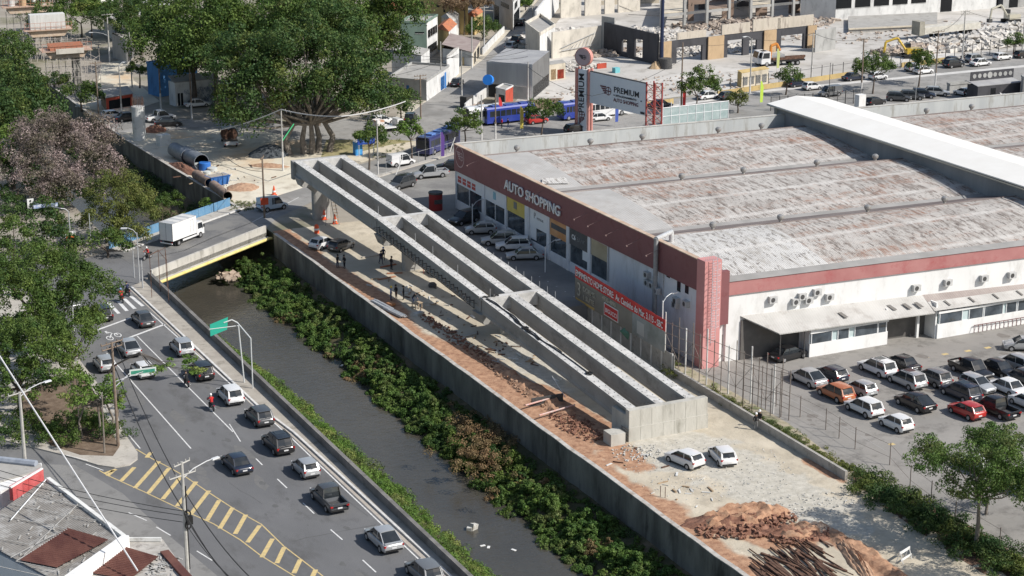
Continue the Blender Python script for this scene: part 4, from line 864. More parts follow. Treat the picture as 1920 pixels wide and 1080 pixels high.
for a in [('sedan','black',857,160,52,'black car going up the hill street by the white wall'),
 ('suv','silver',959,92,48,'silver SUV parked on the hill street by the metal shed'),('suv','black',970,80,48,'black SUV parked beyond the silver one on the hill street'),
 ('hatch','black',977,47,48,'black car in the tree shade high on the hill street'),
 ('hatch','white',213,222,5,'white car left of the round bridge column'),('sedan','black',240,226,5,'dark car just behind the round bridge column'),
 ('sedan','black',316,236,-12,'black hatchback in front of the white pickup by the column'),('sedan','white',370,200,0,'white car parked in the shade by the graffiti wall'),
 ('hatch','white',716,242,10,'white hatchback under the big tree near the tow truck'),('suv','black',770,228,60,'black car turning at the foot of the hill street'),
 ('hatch','red',1006,231,5,'red hatchback on the highway behind the young street tree'),('sedan','white',1122,226,0,'white sedan under the billboard panel'),
 ('hatch','black',1080,248,5,'dark car behind the warehouse parapet left of the billboard tower'),
 ('sedan','navy',1238,202,5,'dark sedan right of the billboard frame'),('sedan','white',1328,185,5,'white sedan under the round roadside tree'),('hatch','dark_grey',1368,186,5,'dark car just right of the round roadside tree'),
 ('city','white',1522,168,5,'white hatchback on the near highway lane by the lollipop tree'),('hatch','navy',1494,162,5,'dark taxi behind the lollipop tree'),
 ('wagonv','grey',1556,180,180,'silver box-bodied car on the service road by the fence'),('sedan','navy',1600,150,5,'dark blue sedan between the two roadside poles'),
 ('city','white',1646,149,5,'white SUV passing behind the wide roadside tree'),('suv','silver',1716,133,5,'silver SUV behind the forked tree, farther of the pair'),('hatch','white',1731,138,5,'white hatchback behind the forked tree, nearer of the pair'),
 ('suv','black',1788,126,5,'black SUV with a bright reflection, nearer of the dark pair'),('sedan','navy',1786,119,5,'navy sedan, farther of the dark pair'),
 ('suv','silver',1829,116,5,'silver SUV, farther of the pale pair on the highway'),('sedan','white',1838,123,5,'white sedan, nearer of the pale pair on the highway'),
 ('hatch','white',1879,112,5,'white hatchback alone near the right end of the highway'),('hatch','black',1918,108,5,'black car at the right edge of the highway'),
 ('hatch','black',1641,197,10,'black hatchback at the left end of the far car park row'),('suv','dark_grey',1685,189,-35,'dark SUV second in the far car park row'),('suv','dark_grey',1710,186,-35,'dark grey SUV third in the far car park row'),
 ('suv','navy',1731,183,-35,'dark blue SUV fourth in the far car park row'),('suv','silver',1757,179,-35,'silver SUV at the end of the far car park row'),
 ('hatch','white',1807,179,100,'white hatchback beside the dark kiosk'),('pickup','black',1832,180,10,'black pickup beside the dark kiosk'),('hatch','white',1865,182,100,'white car parked before the dark kiosk door')]: place(*a,group=ST)
# ---- heavy vehicles
def wheels(root,xs,w,r):
    for x in xs:
        for s in(1,-1):
            q=MB(); q.tube((x,s*(w-.3),r),(x,s*w,r),r,n=16); o=q.build('wheel',tyre,root); q=MB(); q.tube((x,s*w,r),(x,s*(w+.01),r),r*.55,n=12); q.build('rim',rimm,o)
def cab(root,x0,x1,w,zb,zt,m,slope=.35):
    q=MB(); pr=[(x0,zb),(x1,zb),(x1,zb+(zt-zb)*.42),(x1-slope,zt-.08),(x1-slope-.15,zt),(x0,zt)]
    q.loft([[(x,-w,z) for x,z in pr],[(x,w,z) for x,z in pr]]); q.build('cab',m,root)
    q=MB(); zz=zb+(zt-zb)*.46
    q.add([(x1+.01,-w*.9,zz),(x1+.01,w*.9,zz),(x1-slope+.03,w*.85,zt-.15),(x1-slope+.03,-w*.85,zt-.15)],[(0,1,2,3)])
    for s in(1,-1): q.add([(x1-.25,s*(w+.01),zz),(x1-slope-.1,s*(w+.01),zt-.2),(x0+.25,s*(w+.01),zt-.2),(x0+.25,s*(w+.01),zz)],[(0,1,2,3)])
    q.build('cab_windows',glass,root)
    for s in(1,-1):
        q=MB(); q.obox((x1-.3,s*(w+.2),zz+.3),(.1,.18,.4)); q.build('mirror',trim,root); q=MB(); q.obox((x1+.0,s*w*.75,zb+.25),(.06,.3,.18)); q.build('headlight',hl,root)
bx=thing('box_truck','white box truck driving across the road bridge','truck',G(344,452),R(36))
ang=math.atan2((nb1-nb0).y,(nb1-nb0).x); bx.rotation_euler=(0,0,ang)
MB().box(-3.6,1.55,-1.12,1.12,.95,3.35).build('cargo_box',mat('box_white',(.74,.74,.73),(.68,.68,.67),.8,rough=.5),bx)
q=MB(); q.box(-3.62,1.57,-1.14,1.14,3.33,3.38); q.build('roof_edge',mat('alu_edge',(.55,.55,.55),rough=.4,metal=.3),bx)
q=MB(); 
for x in(-2.6,-1.2,.3): q.box(x,x+.9,-1.0,1.0,3.381,3.40)
q.build('roof_panel',mat('box_roof_grey',(.50,.50,.49),(.6,.6,.59),1),bx)
q=MB(); 
for x in(-3.62,): q.box(x,x+.01,-.015,.015,1.0,3.3); q.box(x,x+.01,-1.08,-1.04,1.0,3.3); q.box(x,x+.01,1.04,1.08,1.0,3.3)
q.box(.2,.22,-1.135,-1.12,1.3,3.0);q.box(.85,.87,-1.135,-1.12,1.3,3.0);q.box(.2,.87,-1.135,-1.12,2.98,3.0); q.build('door_seam',trim,bx)
MB().box(-3.5,3.2,-.45,.45,.55,.95).build('chassis',trim,bx); cab(bx,1.75,3.35,1.0,.5,2.35,PT['white']); wheels(bx,(-2.2,2.5),1.02,.42)
q=MB(); q.box(-3.65,-3.55,-1.0,1.0,.5,.65); q.box(-1.4,1.6,-1.05,-1.0,.5,.75); q.build('bumper',PT['white'],bx)
for s in(1,-1): MB().box(-3.63,-3.58,s*.9-.12,s*.9+.12,.68,.8).build('tail_light',tl,bx)
def bus(name,label,px,py,ang,m,L=11,band=None):
    b=thing(name,label,'bus',G(px,py),R(ang),'buses'); w=1.25
    q=MB(); q.loft([[(-L/2,y,z) for y,z in((-w,.4),(-w,2.85),(-w+.2,3.1),(w-.2,3.1),(w,2.85),(w,.4))],[(L/2,y,z) for y,z in((-w,.4),(-w,2.85),(-w+.2,3.1),(w-.2,3.1),(w,2.85),(w,.4))]]); q.build('body',m,b)
    n=8
    for s in(1,-1):
        for i in range(n):
            x0=-L/2+.5+i*(L-1)/n; q=MB(); q.box(x0+.06,x0+(L-1)/n-.06,s*w-.01,s*w+.012,1.5,2.5); q.build('window',glass,b)
    q=MB(); q.box(L/2-.01,L/2+.02,-1.1,1.1,1.2,2.6); q.build('windscreen',glass,b)
    q=MB(); q.box(L/2-.01,L/2+.02,-.9,.9,2.65,2.95); q.build('destination_sign',trim,b)
    q=MB(); 
    for x in(-3,0,2.6): q.box(x-.7,x+.7,-.6,.6,3.1,3.28)
    q.build('roof_hatch',band or m,b)
    for i in range(7): q=MB(); x=-4.6+i*1.45; q.box(x,x+.3,-1.05,1.05,3.1,3.13); q.build('roof_rib',band or m,b)
    wheels(b,(-L*.28,L*.33),w,.48); return b
PB=mat('bus_blue_light',(.12,.22,.50),rough=.5)
bus('city_bus','dark blue city bus coming down behind the far end of the warehouse',822,281,218,PT['darkblue'],10.5,PB)
bus('city_bus','bright blue city bus on the highway behind the red hatchback',952,229,184,PT['blue'],9.5)
bus('city_bus','white city bus stopped left of the bright blue bus by the pavement trees',905,232,184,PT['white'],6.5)
bus('city_bus','blue bus mostly hidden behind the tall vertical sign tower',1078,222,184,PT['blue'],6)
bus('city_bus','white and blue bus seen beneath the billboard panel',1136,217,184,PT['white'],9)
# flatbed with two reels
fl=thing('flatbed_truck','flatbed lorry carrying two rusty cable reels, seen from behind under the big tree','truck',G(430,270),R(78))
MB().box(-3.2,1.4,-1.15,1.15,.95,1.15).build('load_bed',mat('bed_wood',(.12,.09,.07),(.2,.16,.12),2),fl); cab(fl,1.6,3.3,1.1,.6,2.5,PT['paleblue']); wheels(fl,(-2,2.4),1.1,.45)
q=MB(); q.box(-3.3,-3.2,-1.2,1.2,.55,1.1); q.build('tail_board',PT['white'],fl)
for s in(1,-1): MB().box(-3.33,-3.3,s*.95-.15,s*.95+.15,.6,.75).build('tail_light',tl,fl)
for x,y in((-.9,-.55),(-.9,.65)):
    p=fl.matrix_basis@Vector((x,y,1.15)) if False else Matrix.Rotation(R(78),4,'Z')@Vector((x,y,1.15,)); p=Vector(p[:3])+G(430,270)
    q=MB(); q.tube((0,-.5,.8),(0,-.42,.8),.8,n=18); q.tube((0,.42,.8),(0,.5,.8),.8,n=18); q.tube((0,-.42,.8),(0,.42,.8),.5,n=14)
    o=q.build('cable_reel',rust,label=('left' if y>0 else 'right')+' rusty cable reel standing on the flatbed lorry',cat='reel',smooth=True); o.location=p; o.rotation_euler=(0,0,R(78+90)); o['group']='cable reels'
# tow truck
tw=thing('tow_truck','small white tow truck carrying a blue and white car by the grass verge','truck',G(728,246),R(5))
MB().box(-2.6,1.2,-1.05,1.05,.7,.9).build('load_bed',PT['white'],tw); cab(tw,1.3,2.7,1.0,.5,2.1,PT['white']); wheels(tw,(-1.7,1.9),1.0,.38)
q=MB(); q.box(-2.6,-1.2,-1.0,1.0,.9,2.2); q.build('equipment_box',mat('advert_panel',(.70,.69,.68),(.45,.25,.15),1.2,lo=.5,hi=.6),tw)
place('hatch','white',718,232,5,'white and blue patrol car beside the tow truck')
# lorry in demolition site
lr=thing('flatbed_truck','white flatbed lorry with an orange folding crane loaded with dark beams on the demolition site','truck',G(1462,122),R(172))
cab(lr,2.6,4.6,1.2,.6,3.0,PT['white']); MB().box(-5,2.4,-1.2,1.2,.9,1.2).build('load_bed',trim,lr); wheels(lr,(-3.4,-2.3,3.4),1.2,.5)
q=MB(); 
for i in range(5): q.box(-6+.3*i,2,-1+.42*i,-.75+.42*i,1.2,1.6+.1*(i%3))
q.build('beam_load',rust,lr); q=MB(); q.path([(2.1,0,1.2),(2.1,0,4.0),(.9,0,4.4),(.2,.2,3.0)],.28,6); q.build('crane_arm',mat('crane_orange',(.62,.24,.05),(.5,.2,.05),1),lr)
lr2=thing('lorry','white lorry standing on the demolition slab behind the round roadside tree','truck',G(1440,128),R(172))
lr2.location=G(1432,122); cab(lr2,0,2,1.2,.6,3.0,PT['white']); MB().box(-4,-.2,-1.2,1.2,.9,2.2).build('tipper_body',PT['silver'],lr2); wheels(lr2,(-3,1),1.2,.5)
tr=thing('semi_trailer','long pale semi-trailer loaded with rubble on the demolition site','trailer',G(1830,62),R(4))
MB().box(-16,0,-1.3,1.3,1.2,2.6).build('trailer_body',mat('trailer_grey',(.45,.43,.38),(.58,.56,.5),1),tr); wheels(tr,(-12,-10.5,-3.5,-2.2,-.9),1.25,.5)
MB().box(-17.5,-16.1,-1.3,1.3,1.0,4.0).build('head_board',mat('headboard',(.25,.24,.2),(.35,.33,.28),1),tr)
def digger(px,py,ang,label,m,s=1.):
    e=thing('excavator',label,'excavator',G(px,py),R(ang),'excavators')
    q=MB(); q.box(-1.8,1.8,-1.4,-.8,0,.8);q.box(-1.8,1.8,.8,1.4,0,.8); q.build('tracks',trim,e); q=MB(); q.box(-1.8,1.2,-1.2,1.2,.9,2.0); q.build('body',m,e)
    q=MB(); q.box(.1,1.2,-.2,-1.2,2.0,2.9); q.build('cab',glass,e); q=MB(); q.path([(1.2,.4,1.5),(3.2,.4,4.2),(5.6,.4,3.4),(5.9,.4,1.2)],.25,6); q.build('boom',m,e); q=MB(); q.obox((6.0,.4,.8),(.9,1.0,.8)); q.build('bucket',dark,e)
digger(1708,108,160,'yellow excavator working on the rubble behind the roadside trees',PT['yellow']); digger(1895,42,175,'yellow excavator at the far right beyond the semi-trailer',PT['cream'])
lf=thing('boom_lift','blue articulated boom lift on a dark chassis before the long white shed','lift',G(1612,32),R(185))
q=MB(); q.box(-2.5,2.5,-1.2,1.2,.6,1.6); q.build('chassis',dark,lf); wheels(lf,(-1.8,1.8),1.2,.55); q=MB(); q.path([(0,0,1.6),(.6,0,4.2),(-.8,0,6.5),(1.2,0,9)],.45,6); q.build('boom',mat('lift_blue',(.04,.22,.60),(.06,.28,.66),1),lf)
q=MB(); q.box(-4.4,-2.7,-1,1,.6,2.0); q.build('cab',PT['red'],lf)
# ================================================================ PEOPLE AND MOTORCYCLES
skin=mat('skin',(.32,.19,.13),rough=.6); helm={'w':mat('helmet_white',(.75,.75,.75),rough=.3),'k':mat('helmet_black',(.02,.02,.02),rough=.3),'y':mat('helmet_yellow',(.7,.5,.06),rough=.4),'r':mat('helmet_red',(.5,.03,.03),rough=.3),'b':mat('helmet_blue',(.2,.3,.5),rough=.3)}
clo=lambda n,c: mat('cloth_'+n,c,(c[0]*.7,c[1]*.7,c[2]*.7),6,rough=.9)
CL={'navy':clo('navy',(.03,.04,.09)),'dark':clo('dark',(.025,.025,.028)),'red':clo('red',(.55,.03,.03)),'blue':clo('blue',(.10,.16,.36)),'grey':clo('grey',(.22,.22,.22)),'white':clo('white',(.6,.6,.6)),'brown':clo('brown',(.16,.10,.07)),'orange':clo('orange',(.6,.2,.05)),'jeans':clo('jeans',(.07,.09,.15))}
POSE={ # joints: pelvis, chest, neck, head, then each arm elbow+hand, each leg knee+ankle+toe (x forward, y left)
 'stand':dict(pel=(0,0,.95),ch=(.02,0,1.32),nk=(.02,0,1.5),hd=(.04,0,1.68),el=((-.02,.26,1.17),(.03,-.26,1.17)),ha=((.12,.24,.93),(.16,-.22,.95)),kn=((.04,.11,.5),(.0,-.11,.5)),an=((0,.13,.08),(-.04,-.13,.08)),to=((.2,.15,.03),(.16,-.16,.03))),
 'walk':dict(pel=(0,0,.94),ch=(.04,0,1.31),nk=(.06,0,1.49),hd=(.09,0,1.67),el=((-.14,.25,1.18),(.16,-.25,1.18)),ha=((-.06,.26,.94),(.34,-.2,1.02)),kn=((.22,.10,.52),(-.05,-.10,.5)),an=((.25,.11,.09),(-.3,-.11,.14)),to=((.45,.12,.04),(-.12,-.12,.03))),
 'bend':dict(pel=(-.1,0,.88),ch=(.22,0,1.12),nk=(.36,0,1.22),hd=(.48,0,1.28),el=((.35,.24,.9),(.38,-.24,.9)),ha=((.5,.16,.7),(.52,-.16,.68)),kn=((.08,.12,.46),(.02,-.12,.46)),an=((-.05,.13,.08),(-.1,-.13,.08)),to=((.15,.15,.03),(.1,-.15,.03))),
 'ride':dict(pel=(-.15,0,.84),ch=(0,0,1.2),nk=(.06,0,1.38),hd=(.12,0,1.55),el=((.2,.32,1.08),(.2,-.32,1.08)),ha=((.48,.3,1.02),(.48,-.3,1.02)),kn=((.28,.2,.72),(.28,-.2,.72)),an=((.1,.2,.32),(.1,-.2,.32)),to=((.32,.22,.28),(.32,-.22,.28)))}
def person(pos,ang,pose,top,legs,head,label,parent=None,cat='person',group=None,s=1.):
    P=POSE[pose]; V=[];E_=[];Rd=[]
    def add(p,r,par=None):
        V.append(p);Rd.append(r)
        if par is not None:E_.append((par,len(V)-1))
        return len(V)-1
    pe=add(P['pel'],.145); wa=add(tuple(a*.55+b*.45 for a,b in zip(P['pel'],P['ch'])),.125,pe); ch=add(P['ch'],.155,wa); nk=add(P['nk'],.06,ch); hb=add(tuple(a*.7+b*.3 for a,b in zip(P['hd'],P['nk'])),.085,nk); hd=add((P['hd'][0],P['hd'][1],P['hd'][2]+.03),.095,hb)
    for i,sg_ in((0,1),(1,-1)):
        sh=add((P['ch'][0],sg_*.19,P['ch'][2]+.1),.07,ch); el=add(P['el'][i],.05,sh); ha=add(P['ha'][i],.034,el); add(tuple(a+d for a,d in zip(P['ha'][i],(.07,0,-.05))),.036,ha)
        hp=add((P['pel'][0],sg_*.1,P['pel'][2]-.08),.1,pe); kn=add(P['kn'][i],.068,hp); an=add(P['an'][i],.045,kn); add(P['to'][i],.04,an)
    me=bpy.data.meshes.new('person'); me.from_pydata(V,E_,[]); o=bpy.data.objects.new('person',me); col.objects.link(o)
    sk=o.modifiers.new('s','SKIN'); 
    for i,r in enumerate(Rd): me.skin_vertices[0].data[i].radius=(r,r*1.0)
    me.skin_vertices[0].data[0].use_root=True
    su=o.modifiers.new('u','SUBSURF'); su.levels=1; su.render_levels=1
    dg=bpy.context.evaluated_depsgraph_get(); dg.update(); m2=bpy.data.meshes.new_from_object(o.evaluated_get(dg)); bpy.data.objects.remove(o)
    m2.name='person_body'; m2.materials.clear()
    for m_ in (CL[legs],CL[top],skin,black): m2.materials.append(m_)
    zp=P['pel'][2]; zn=P['nk'][2]
    hands=[Vector(h) for h in P['ha']]; feet=[Vector(h) for h in P['to']]
    for f in m2.polygons:
        c=f.center; k=1 if c.z>zp-.0 and (c.x<P['ch'][0]+.5) else 0
        if pose=='ride' and c.x>.05 and c.z<.9: k=0
        if min((c-h).length for h in hands)<.10 : k=2
        elif c.z>zn-.0 and (c-Vector(P['hd'])).length<.26: k=2
        elif min((c-h).length for h in feet)<.18 : k=3
        f.material_index=k; f.use_smooth=True
    o=bpy.data.objects.new('person',m2); col.objects.link(o); o.location=pos; o.rotation_euler=(0,0,R(ang)); o.scale=(s,s,s)
    o['label']=label; o['category']='person'
    if group:o['group']=group
    hx,hy,hz=P['hd']
    q=MB()
    if head in helm: q.lathe([(.125,-.02),(.135,.05),(.12,.12),(.07,.17),(.01,.185)],(hx,hy,hz),12); 
    if head in helm and pose!='ride': q.box(hx+.06,hx+.2,hy-.09,hy+.09,hz-.01,hz+.015)
    if head in helm: q.build('helmet',helm[head],o,smooth=True)
    else: q.lathe([(.10,.0),(.112,.06),(.09,.12),(.02,.15)],(hx-.015,hy,hz),10); q.build('hair',black,o,smooth=True)
    q=MB(); q.add([(hx+.085,.018,hz-.03),(hx+.085,-.018,hz-.03),(hx+.125,0,hz-.035),(hx+.09,0,hz+.03)],[(0,1,2),(0,2,3),(1,3,2)]); 
    for s_ in(1,-1): q.obox((hx+.088,s_*.035,hz+.01),(.02,.025,.012))
    q.box(hx+.085,hx+.1,-.03,.03,hz-.075,hz-.065); q.build('face',mat('face_shade',(.14,.07,.05)),o)
    return o
def pp(px,py,ang,pose,top,legs,head,label,group=None): 
    return person(G(px,py,.06),ang,pose,top,legs,head,label,group=group)
WG='workers in the construction yard'
pp(633,502,-60,'stand','dark','navy','k','worker in dark clothes standing left in the pair by the canal wall',WG)
pp(646,503,200,'stand','dark','dark','k','worker in dark clothes standing right in the pair by the canal wall',WG)
pp(714,495,-80,'walk','navy','navy','k','worker in navy walking just left of the middle pier',WG)
pp(719,488,-120,'stand','navy','dark','b','worker behind the navy walker near the red planks',WG)
pp(734,506,20,'stand','dark','dark','k','worker in dark clothes touching the middle pier',WG)
pp(733,563,-30,'stand','blue','jeans','y','worker with a yellow helmet and blue top by the steel bars',WG)
pp(743,560,200,'stand','dark','brown','k','worker in brown trousers facing the one with the yellow helmet',WG)
pp(757,562,150,'stand','dark','dark','k','thin dark worker third from the left near the stacked bars',WG)
pp(775,570,-20,'bend','dark','navy','k','worker bending over a small table beside the stacked bars',WG)
pp(1417,806,60,'stand','dark','grey','w','worker with a white helmet and dark jacket by the low block wall, nearer of two',WG)
pp(1424,800,200,'stand','dark','dark','w','worker with a white helmet behind the other one at the low block wall',WG)
pp(185,100,0,'walk','white','grey','n','person in a white top standing near the scaffolded pier')
pp(941,240,180,'stand','red','dark','n','pedestrian in a red top waiting near the bright blue bus')
pp(953,241,180,'walk','dark','jeans','n','pedestrian in dark clothes walking right of the one in red')
pp(1000,165,0,'stand','dark','dark','n','person standing at the corner of the corrugated shed')
# motorcycles (rider is a separate figure sitting on the machine)
def moto(px,py,ang,label,ridlab,top,legs,head,c,box=None):
    z=.006; g=G(px,py,z); m=thing('motorcycle',label,'motorcycle',g,R(ang),'motorcycles')
    for x in(.66,-.62):
        q=MB(); 
        n=16
        for i in range(n):
            a0=2*math.pi*i/n;a1=2*math.pi*(i+1)/n; q.tube((x+.26*math.cos(a0),0,.31+.26*math.sin(a0)),(x+.26*math.cos(a1),0,.31+.26*math.sin(a1)),.05,n=5)
        w_=q.build('wheel',tyre,m); q=MB(); q.tube((x,-.03,.31),(x,.03,.31),.2,n=10); q.build('rim',rimm,w_)
    q=MB(); q.path([(.66,0,.31),(.42,0,.95)],.035,6); q.path([(.42,0,.9),(-.1,0,.45),(-.62,0,.31)],.04,6); q.path([(.38,0,.8),(-.75,0,.75)],.035,6); q.obox((0,0,.42),(.42,.26,.3)); q.build('frame',dark,m)
    q=MB(); q.loft([[(.38,y,z_) for y,z_ in((-.09,.72),(.09,.72),(.07,.95),(-.07,.95))],[(.12,y,z_) for y,z_ in((-.15,.68),(.15,.68),(.12,.98),(-.12,.98))],[(-.18,y,z_) for y,z_ in((-.1,.68),(.1,.68),(.08,.84),(-.08,.84))]]); q.obox((-.62,0,.72),(.5,.2,.1)); q.build('fuel_tank',PT[c],m)
    q=MB(); q.obox((-.35,0,.82),(.75,.26,.1)); q.build('seat',black,m); q=MB(); q.path([(.42,-.36,1.0),(.46,0,.98),(.42,.36,1.0)],.02,5); q.build('handlebar',dark,m)
    q=MB(); q.obox((.56,0,.88),(.12,.18,.18)); q.build('headlight',hl,m); q=MB(); q.obox((-.88,0,.72),(.05,.16,.08)); q.build('tail_light',tl,m)
    q=MB(); q.path([(.0,-.16,.3),(-.8,-.18,.35)],.045,6); q.build('exhaust',steel,m)
    if box: q=MB(); q.obox((-.78,0,1.0),(.42,.44,.4)); q.build('top_box',CL[box],m)
    person(g+Vector((0,0,.03)),ang,'ride',top,legs,head,ridlab,group='motorcycle riders')
moto(228,566,90,'small motorcycle with a pale tail at the zebra crossing','rider in a red jacket at the zebra crossing','red','dark','b','red')
moto(239,553,95,'dark motorcycle ahead of the red jacket rider at the crossing','rider in dark clothes just beyond the crossing','navy','dark','k','black')
moto(350,723,90,'black motorcycle beside the off-roader with the spare wheel','rider all in black beside the off-roader','dark','dark','k','black')
moto(397,768,90,'motorcycle with a white plate beside the white compact','rider in a red jacket and white helmet on the dashed lane line','red','dark','w','darkblue')
moto(277,486,-145,'small dark motorcycle entering the avenue from the road bridge','rider in a bright red jacket coming off the road bridge','red','dark','w','black')
moto(1806,112,5,'dark motorcycle by the painted pole at the highway edge','rider in dark clothes by the painted pole at the highway edge','dark','dark','k','black')
# ================================================================ VEGETATION
rng=np.random.default_rng(11)
def leafm(n,a,b,c=None): 
    m=mat(n,a,b,.35,rough=.6,isl=.38,lo=.38,hi=.62,c3=c,s3=.25,spec=.25)
    N=m.node_tree; bs=N.nodes['Principled BSDF']; out=N.nodes['Material Output']; tr=N.nodes.new('ShaderNodeBsdfTranslucent'); mx=N.nodes.new('ShaderNodeMixShader'); mx.inputs[0].default_value=.28
    N.links.new(bs.inputs['Base Color'].links[0].from_socket,tr.inputs[0]); N.links.new(bs.outputs[0],mx.inputs[1]); N.links.new(tr.outputs[0],mx.inputs[2]); N.links.new(mx.outputs[0],out.inputs[0])
    return m
LM={'mid':leafm('leaf_mid_green',(.058,.108,.024),(.125,.178,.038),(.040,.085,.022)),'dark':leafm('leaf_dark_green',(.034,.078,.024),(.072,.120,.032),(.12,.15,.035)),
 'bright':leafm('leaf_bright_green',(.085,.165,.028),(.15,.23,.05),(.22,.25,.07)),'olive':leafm('leaf_olive',(.10,.13,.03),(.17,.18,.05),(.065,.095,.028)),
 'bloom':leafm('leaf_blossom',(.24,.19,.175),(.10,.095,.055),(.36,.28,.27)),'dry':leafm('leaf_dry',(.25,.16,.085),(.16,.13,.06)),'brown':leafm('leaf_brown',(.17,.12,.07),(.26,.18,.11)),
 'bush':leafm('leaf_bush',(.055,.115,.026),(.115,.185,.042),(.13,.155,.05))}
bark=mat('bark',(.07,.055,.045),(.13,.105,.085),2,bump=.5,bscale=8); barkp=mat('bark_pale',(.15,.13,.11),(.24,.21,.18),2,bump=.4)
def leaves(C,Rr,n,size,flat=.8,name='crown',m=None,parent=None,up=.35,jit=.55,asp=.62):
    """clumps of small leaf faces: C centres (k,3), Rr radii (k,), n leaves per clump"""
    n=int(n*2.1); size=size*.66
    C=np.asarray(C,float);Rr=np.asarray(Rr,float);k=len(C); N_=k*n
    idx=np.repeat(np.arange(k),n); d=rng.normal(size=(N_,3)); d[:,2]+=up; d/=np.linalg.norm(d,axis=1)[:,None]
    rad=Rr[idx]*(.62+.45*rng.random(N_)); p=C[idx]+d*rad[:,None]*np.array([1,1,flat])
    nr=d+jit*rng.normal(size=(N_,3)); nr[:,2]+=.25; nr/=np.linalg.norm(nr,axis=1)[:,None]
    t=np.cross(nr,rng.normal(size=(N_,3))); t/=np.linalg.norm(t,axis=1)[:,None]; b=np.cross(nr,t)
    s=size*(.6+.8*rng.random(N_))[:,None]*.5
    v=np.empty((N_,4,3)); v[:,0]=p-t*s; v[:,1]=p-b*s*asp+nr*s*.12; v[:,2]=p+t*s; v[:,3]=p+b*s*asp+nr*s*.12
    me=bpy.data.meshes.new(name); me.vertices.add(N_*4); me.vertices.foreach_set('co',v.reshape(-1)); me.loops.add(N_*4); me.loops.foreach_set('vertex_index',np.arange(N_*4,dtype=np.int32))
    me.polygons.add(N_); me.polygons.foreach_set('loop_start',np.arange(0,N_*4,4,dtype=np.int32)); me.update(calc_edges=True); me.validate()
    me.materials.append(m); o=bpy.data.objects.new(name,me); col.objects.link(o)
    if parent:o.parent=parent
    return o
def clumps(lobes,dens,r0,r1,shell=.55):
    C=[];Q=[]
    for (x,y,z,rx,ry,rz) in lobes:
        k=max(4,int(dens*(rx*ry+rx*rz+ry*rz)/3))
        d=rng.normal(size=(k,3)); d[:,2]=np.abs(d[:,2])*.9-.25*rng.random(k); d/=np.linalg.norm(d,axis=1)[:,None]
        rr=(shell+(1-shell)*rng.random(k))[:,None]; C.append(np.array([x,y,z])+d*rr*np.array([rx,ry,rz])); Q.append(r0+(r1-r0)*rng.random(k))
    return np.concatenate(C),np.concatenate(Q)
def tree(name,label,base,lobes,kind,dens=1.6,r=(.7,1.3),n=38,leaf=.5,trunk=.3,group=None,limbs=7,pale=False,lean=(0,0),cat='tree',flat=.8,trunks=None,shell=.55):
    """lobes are relative to the base: (dx,dy,z,rx,ry,rz)"""
    t=thing(name,label,cat,base,0,group)
    C,Q=clumps(lobes,dens,*r,shell=shell); leaves(C,Q,n,leaf,flat,'crown',LM[kind],t)
    zc=min(l[2]-l[5]*.5 for l in lobes); m=MB(); 
    for (bx_,by_) in (trunks or [(0,0)]):
        top=Vector((lobes[0][0]*.5+lean[0]+bx_*.8,lobes[0][1]*.5+lean[1]+by_*.8,max(zc,.8))); mid=Vector((bx_+top.x*.3+.1,by_+top.y*.3,top.z*.5))
        m.tube((bx_,by_,-.3),mid,trunk*1.15,trunk*.85,8); m.tube(mid,top,trunk*.85,trunk*.65,8)
        ids=rng.choice(len(C),size=min(limbs,len(C)),replace=False)
        for i in ids:
            e=Vector(C[i]); md=top.lerp(e,.5)+Vector((rng.normal()*.3,rng.normal()*.3,-.4)); m.tube(top,md,trunk*.5,trunk*.3,6); m.tube(md,e,trunk*.3,trunk*.08,5)
    m.build('trunk',barkp if pale else bark,t,smooth=True); return t
def gp(px,py,z): # ground point under an image point that lies z metres up
    v=G(px,py,z); return Vector((v.x,v.y,0))
# --- left foreground trees along the avenue
tg='street trees left of the avenue'
b=gp(92,545,7.5); tree('street_tree','huge dark green tree whose crown covers the top end of the avenue kerb',b,[(0,0,8.4,5.4,6,4.2),(-4,-3,7.2,4.8,5,4),(3.9,-1.5,6.4,3.6,4.2,3.6),(1,4.5,7.4,4,4,3),(-4,4,7.4,4,4,3.6),(1.5,-4.5,4.6,3.8,4.2,3.4),(-3,-6.5,4.4,4,4.5,3.4)],'mid',2.7,(.5,1.25),64,.37,.35,tg,10,shell=.7)
b=gp(20,468,6); tree('street_tree','round green tree at the left edge above the huge dark avenue tree',b,[(0,0,6.4,3.4,3.6,3.2),(-3.5,-2,5.4,4,4,3)],'mid',2.8,(.45,1.1),60,.37,.3,tg,shell=.7)
b=gp(30,680,5.5); tree('street_tree','broad green tree at the left edge beside the lamp with the bent arm',b,[(0,0,6.2,4.4,5,3.8),(3.0,3.0,6.0,3.6,3.6,3.2),(-3,4,6,4,4,3.6),(3.2,-2.5,4.2,3.2,3.4,2.8),(-1,-4,4.2,4,3.4,3)],'mid',2.8,(.45,1.1),62,.37,.3,tg,shell=.7)
b=gp(130,655,4); tree('street_tree','lower dark tree filling the gap between the huge tree and the feathery tree',b,[(0,0,4.4,3.6,4,3.4),(-2.5,3,4.6,3.4,3.4,3)],'mid',2.9,(.4,1.0),56,.35,.25,tg,shell=.65)
b=gp(182,742,4.6); tree('feathery_tree','thin feathery light green tree with bare pale branches beside the wooden pole',b,[(0,0,5,2.6,3.2,1.5),(-1.6,2.8,5.6,2.4,2.2,1.2),(1.6,-1.0,4.0,2.0,2,1.0),(-2.4,-.6,4.6,2.2,2.2,1.2)],'bright',4.6,(.3,.75),30,.34,.13,tg,14,True,trunks=[(0,0),(1.2,.5),(-1.5,.8)],flat=.5,shell=.2)
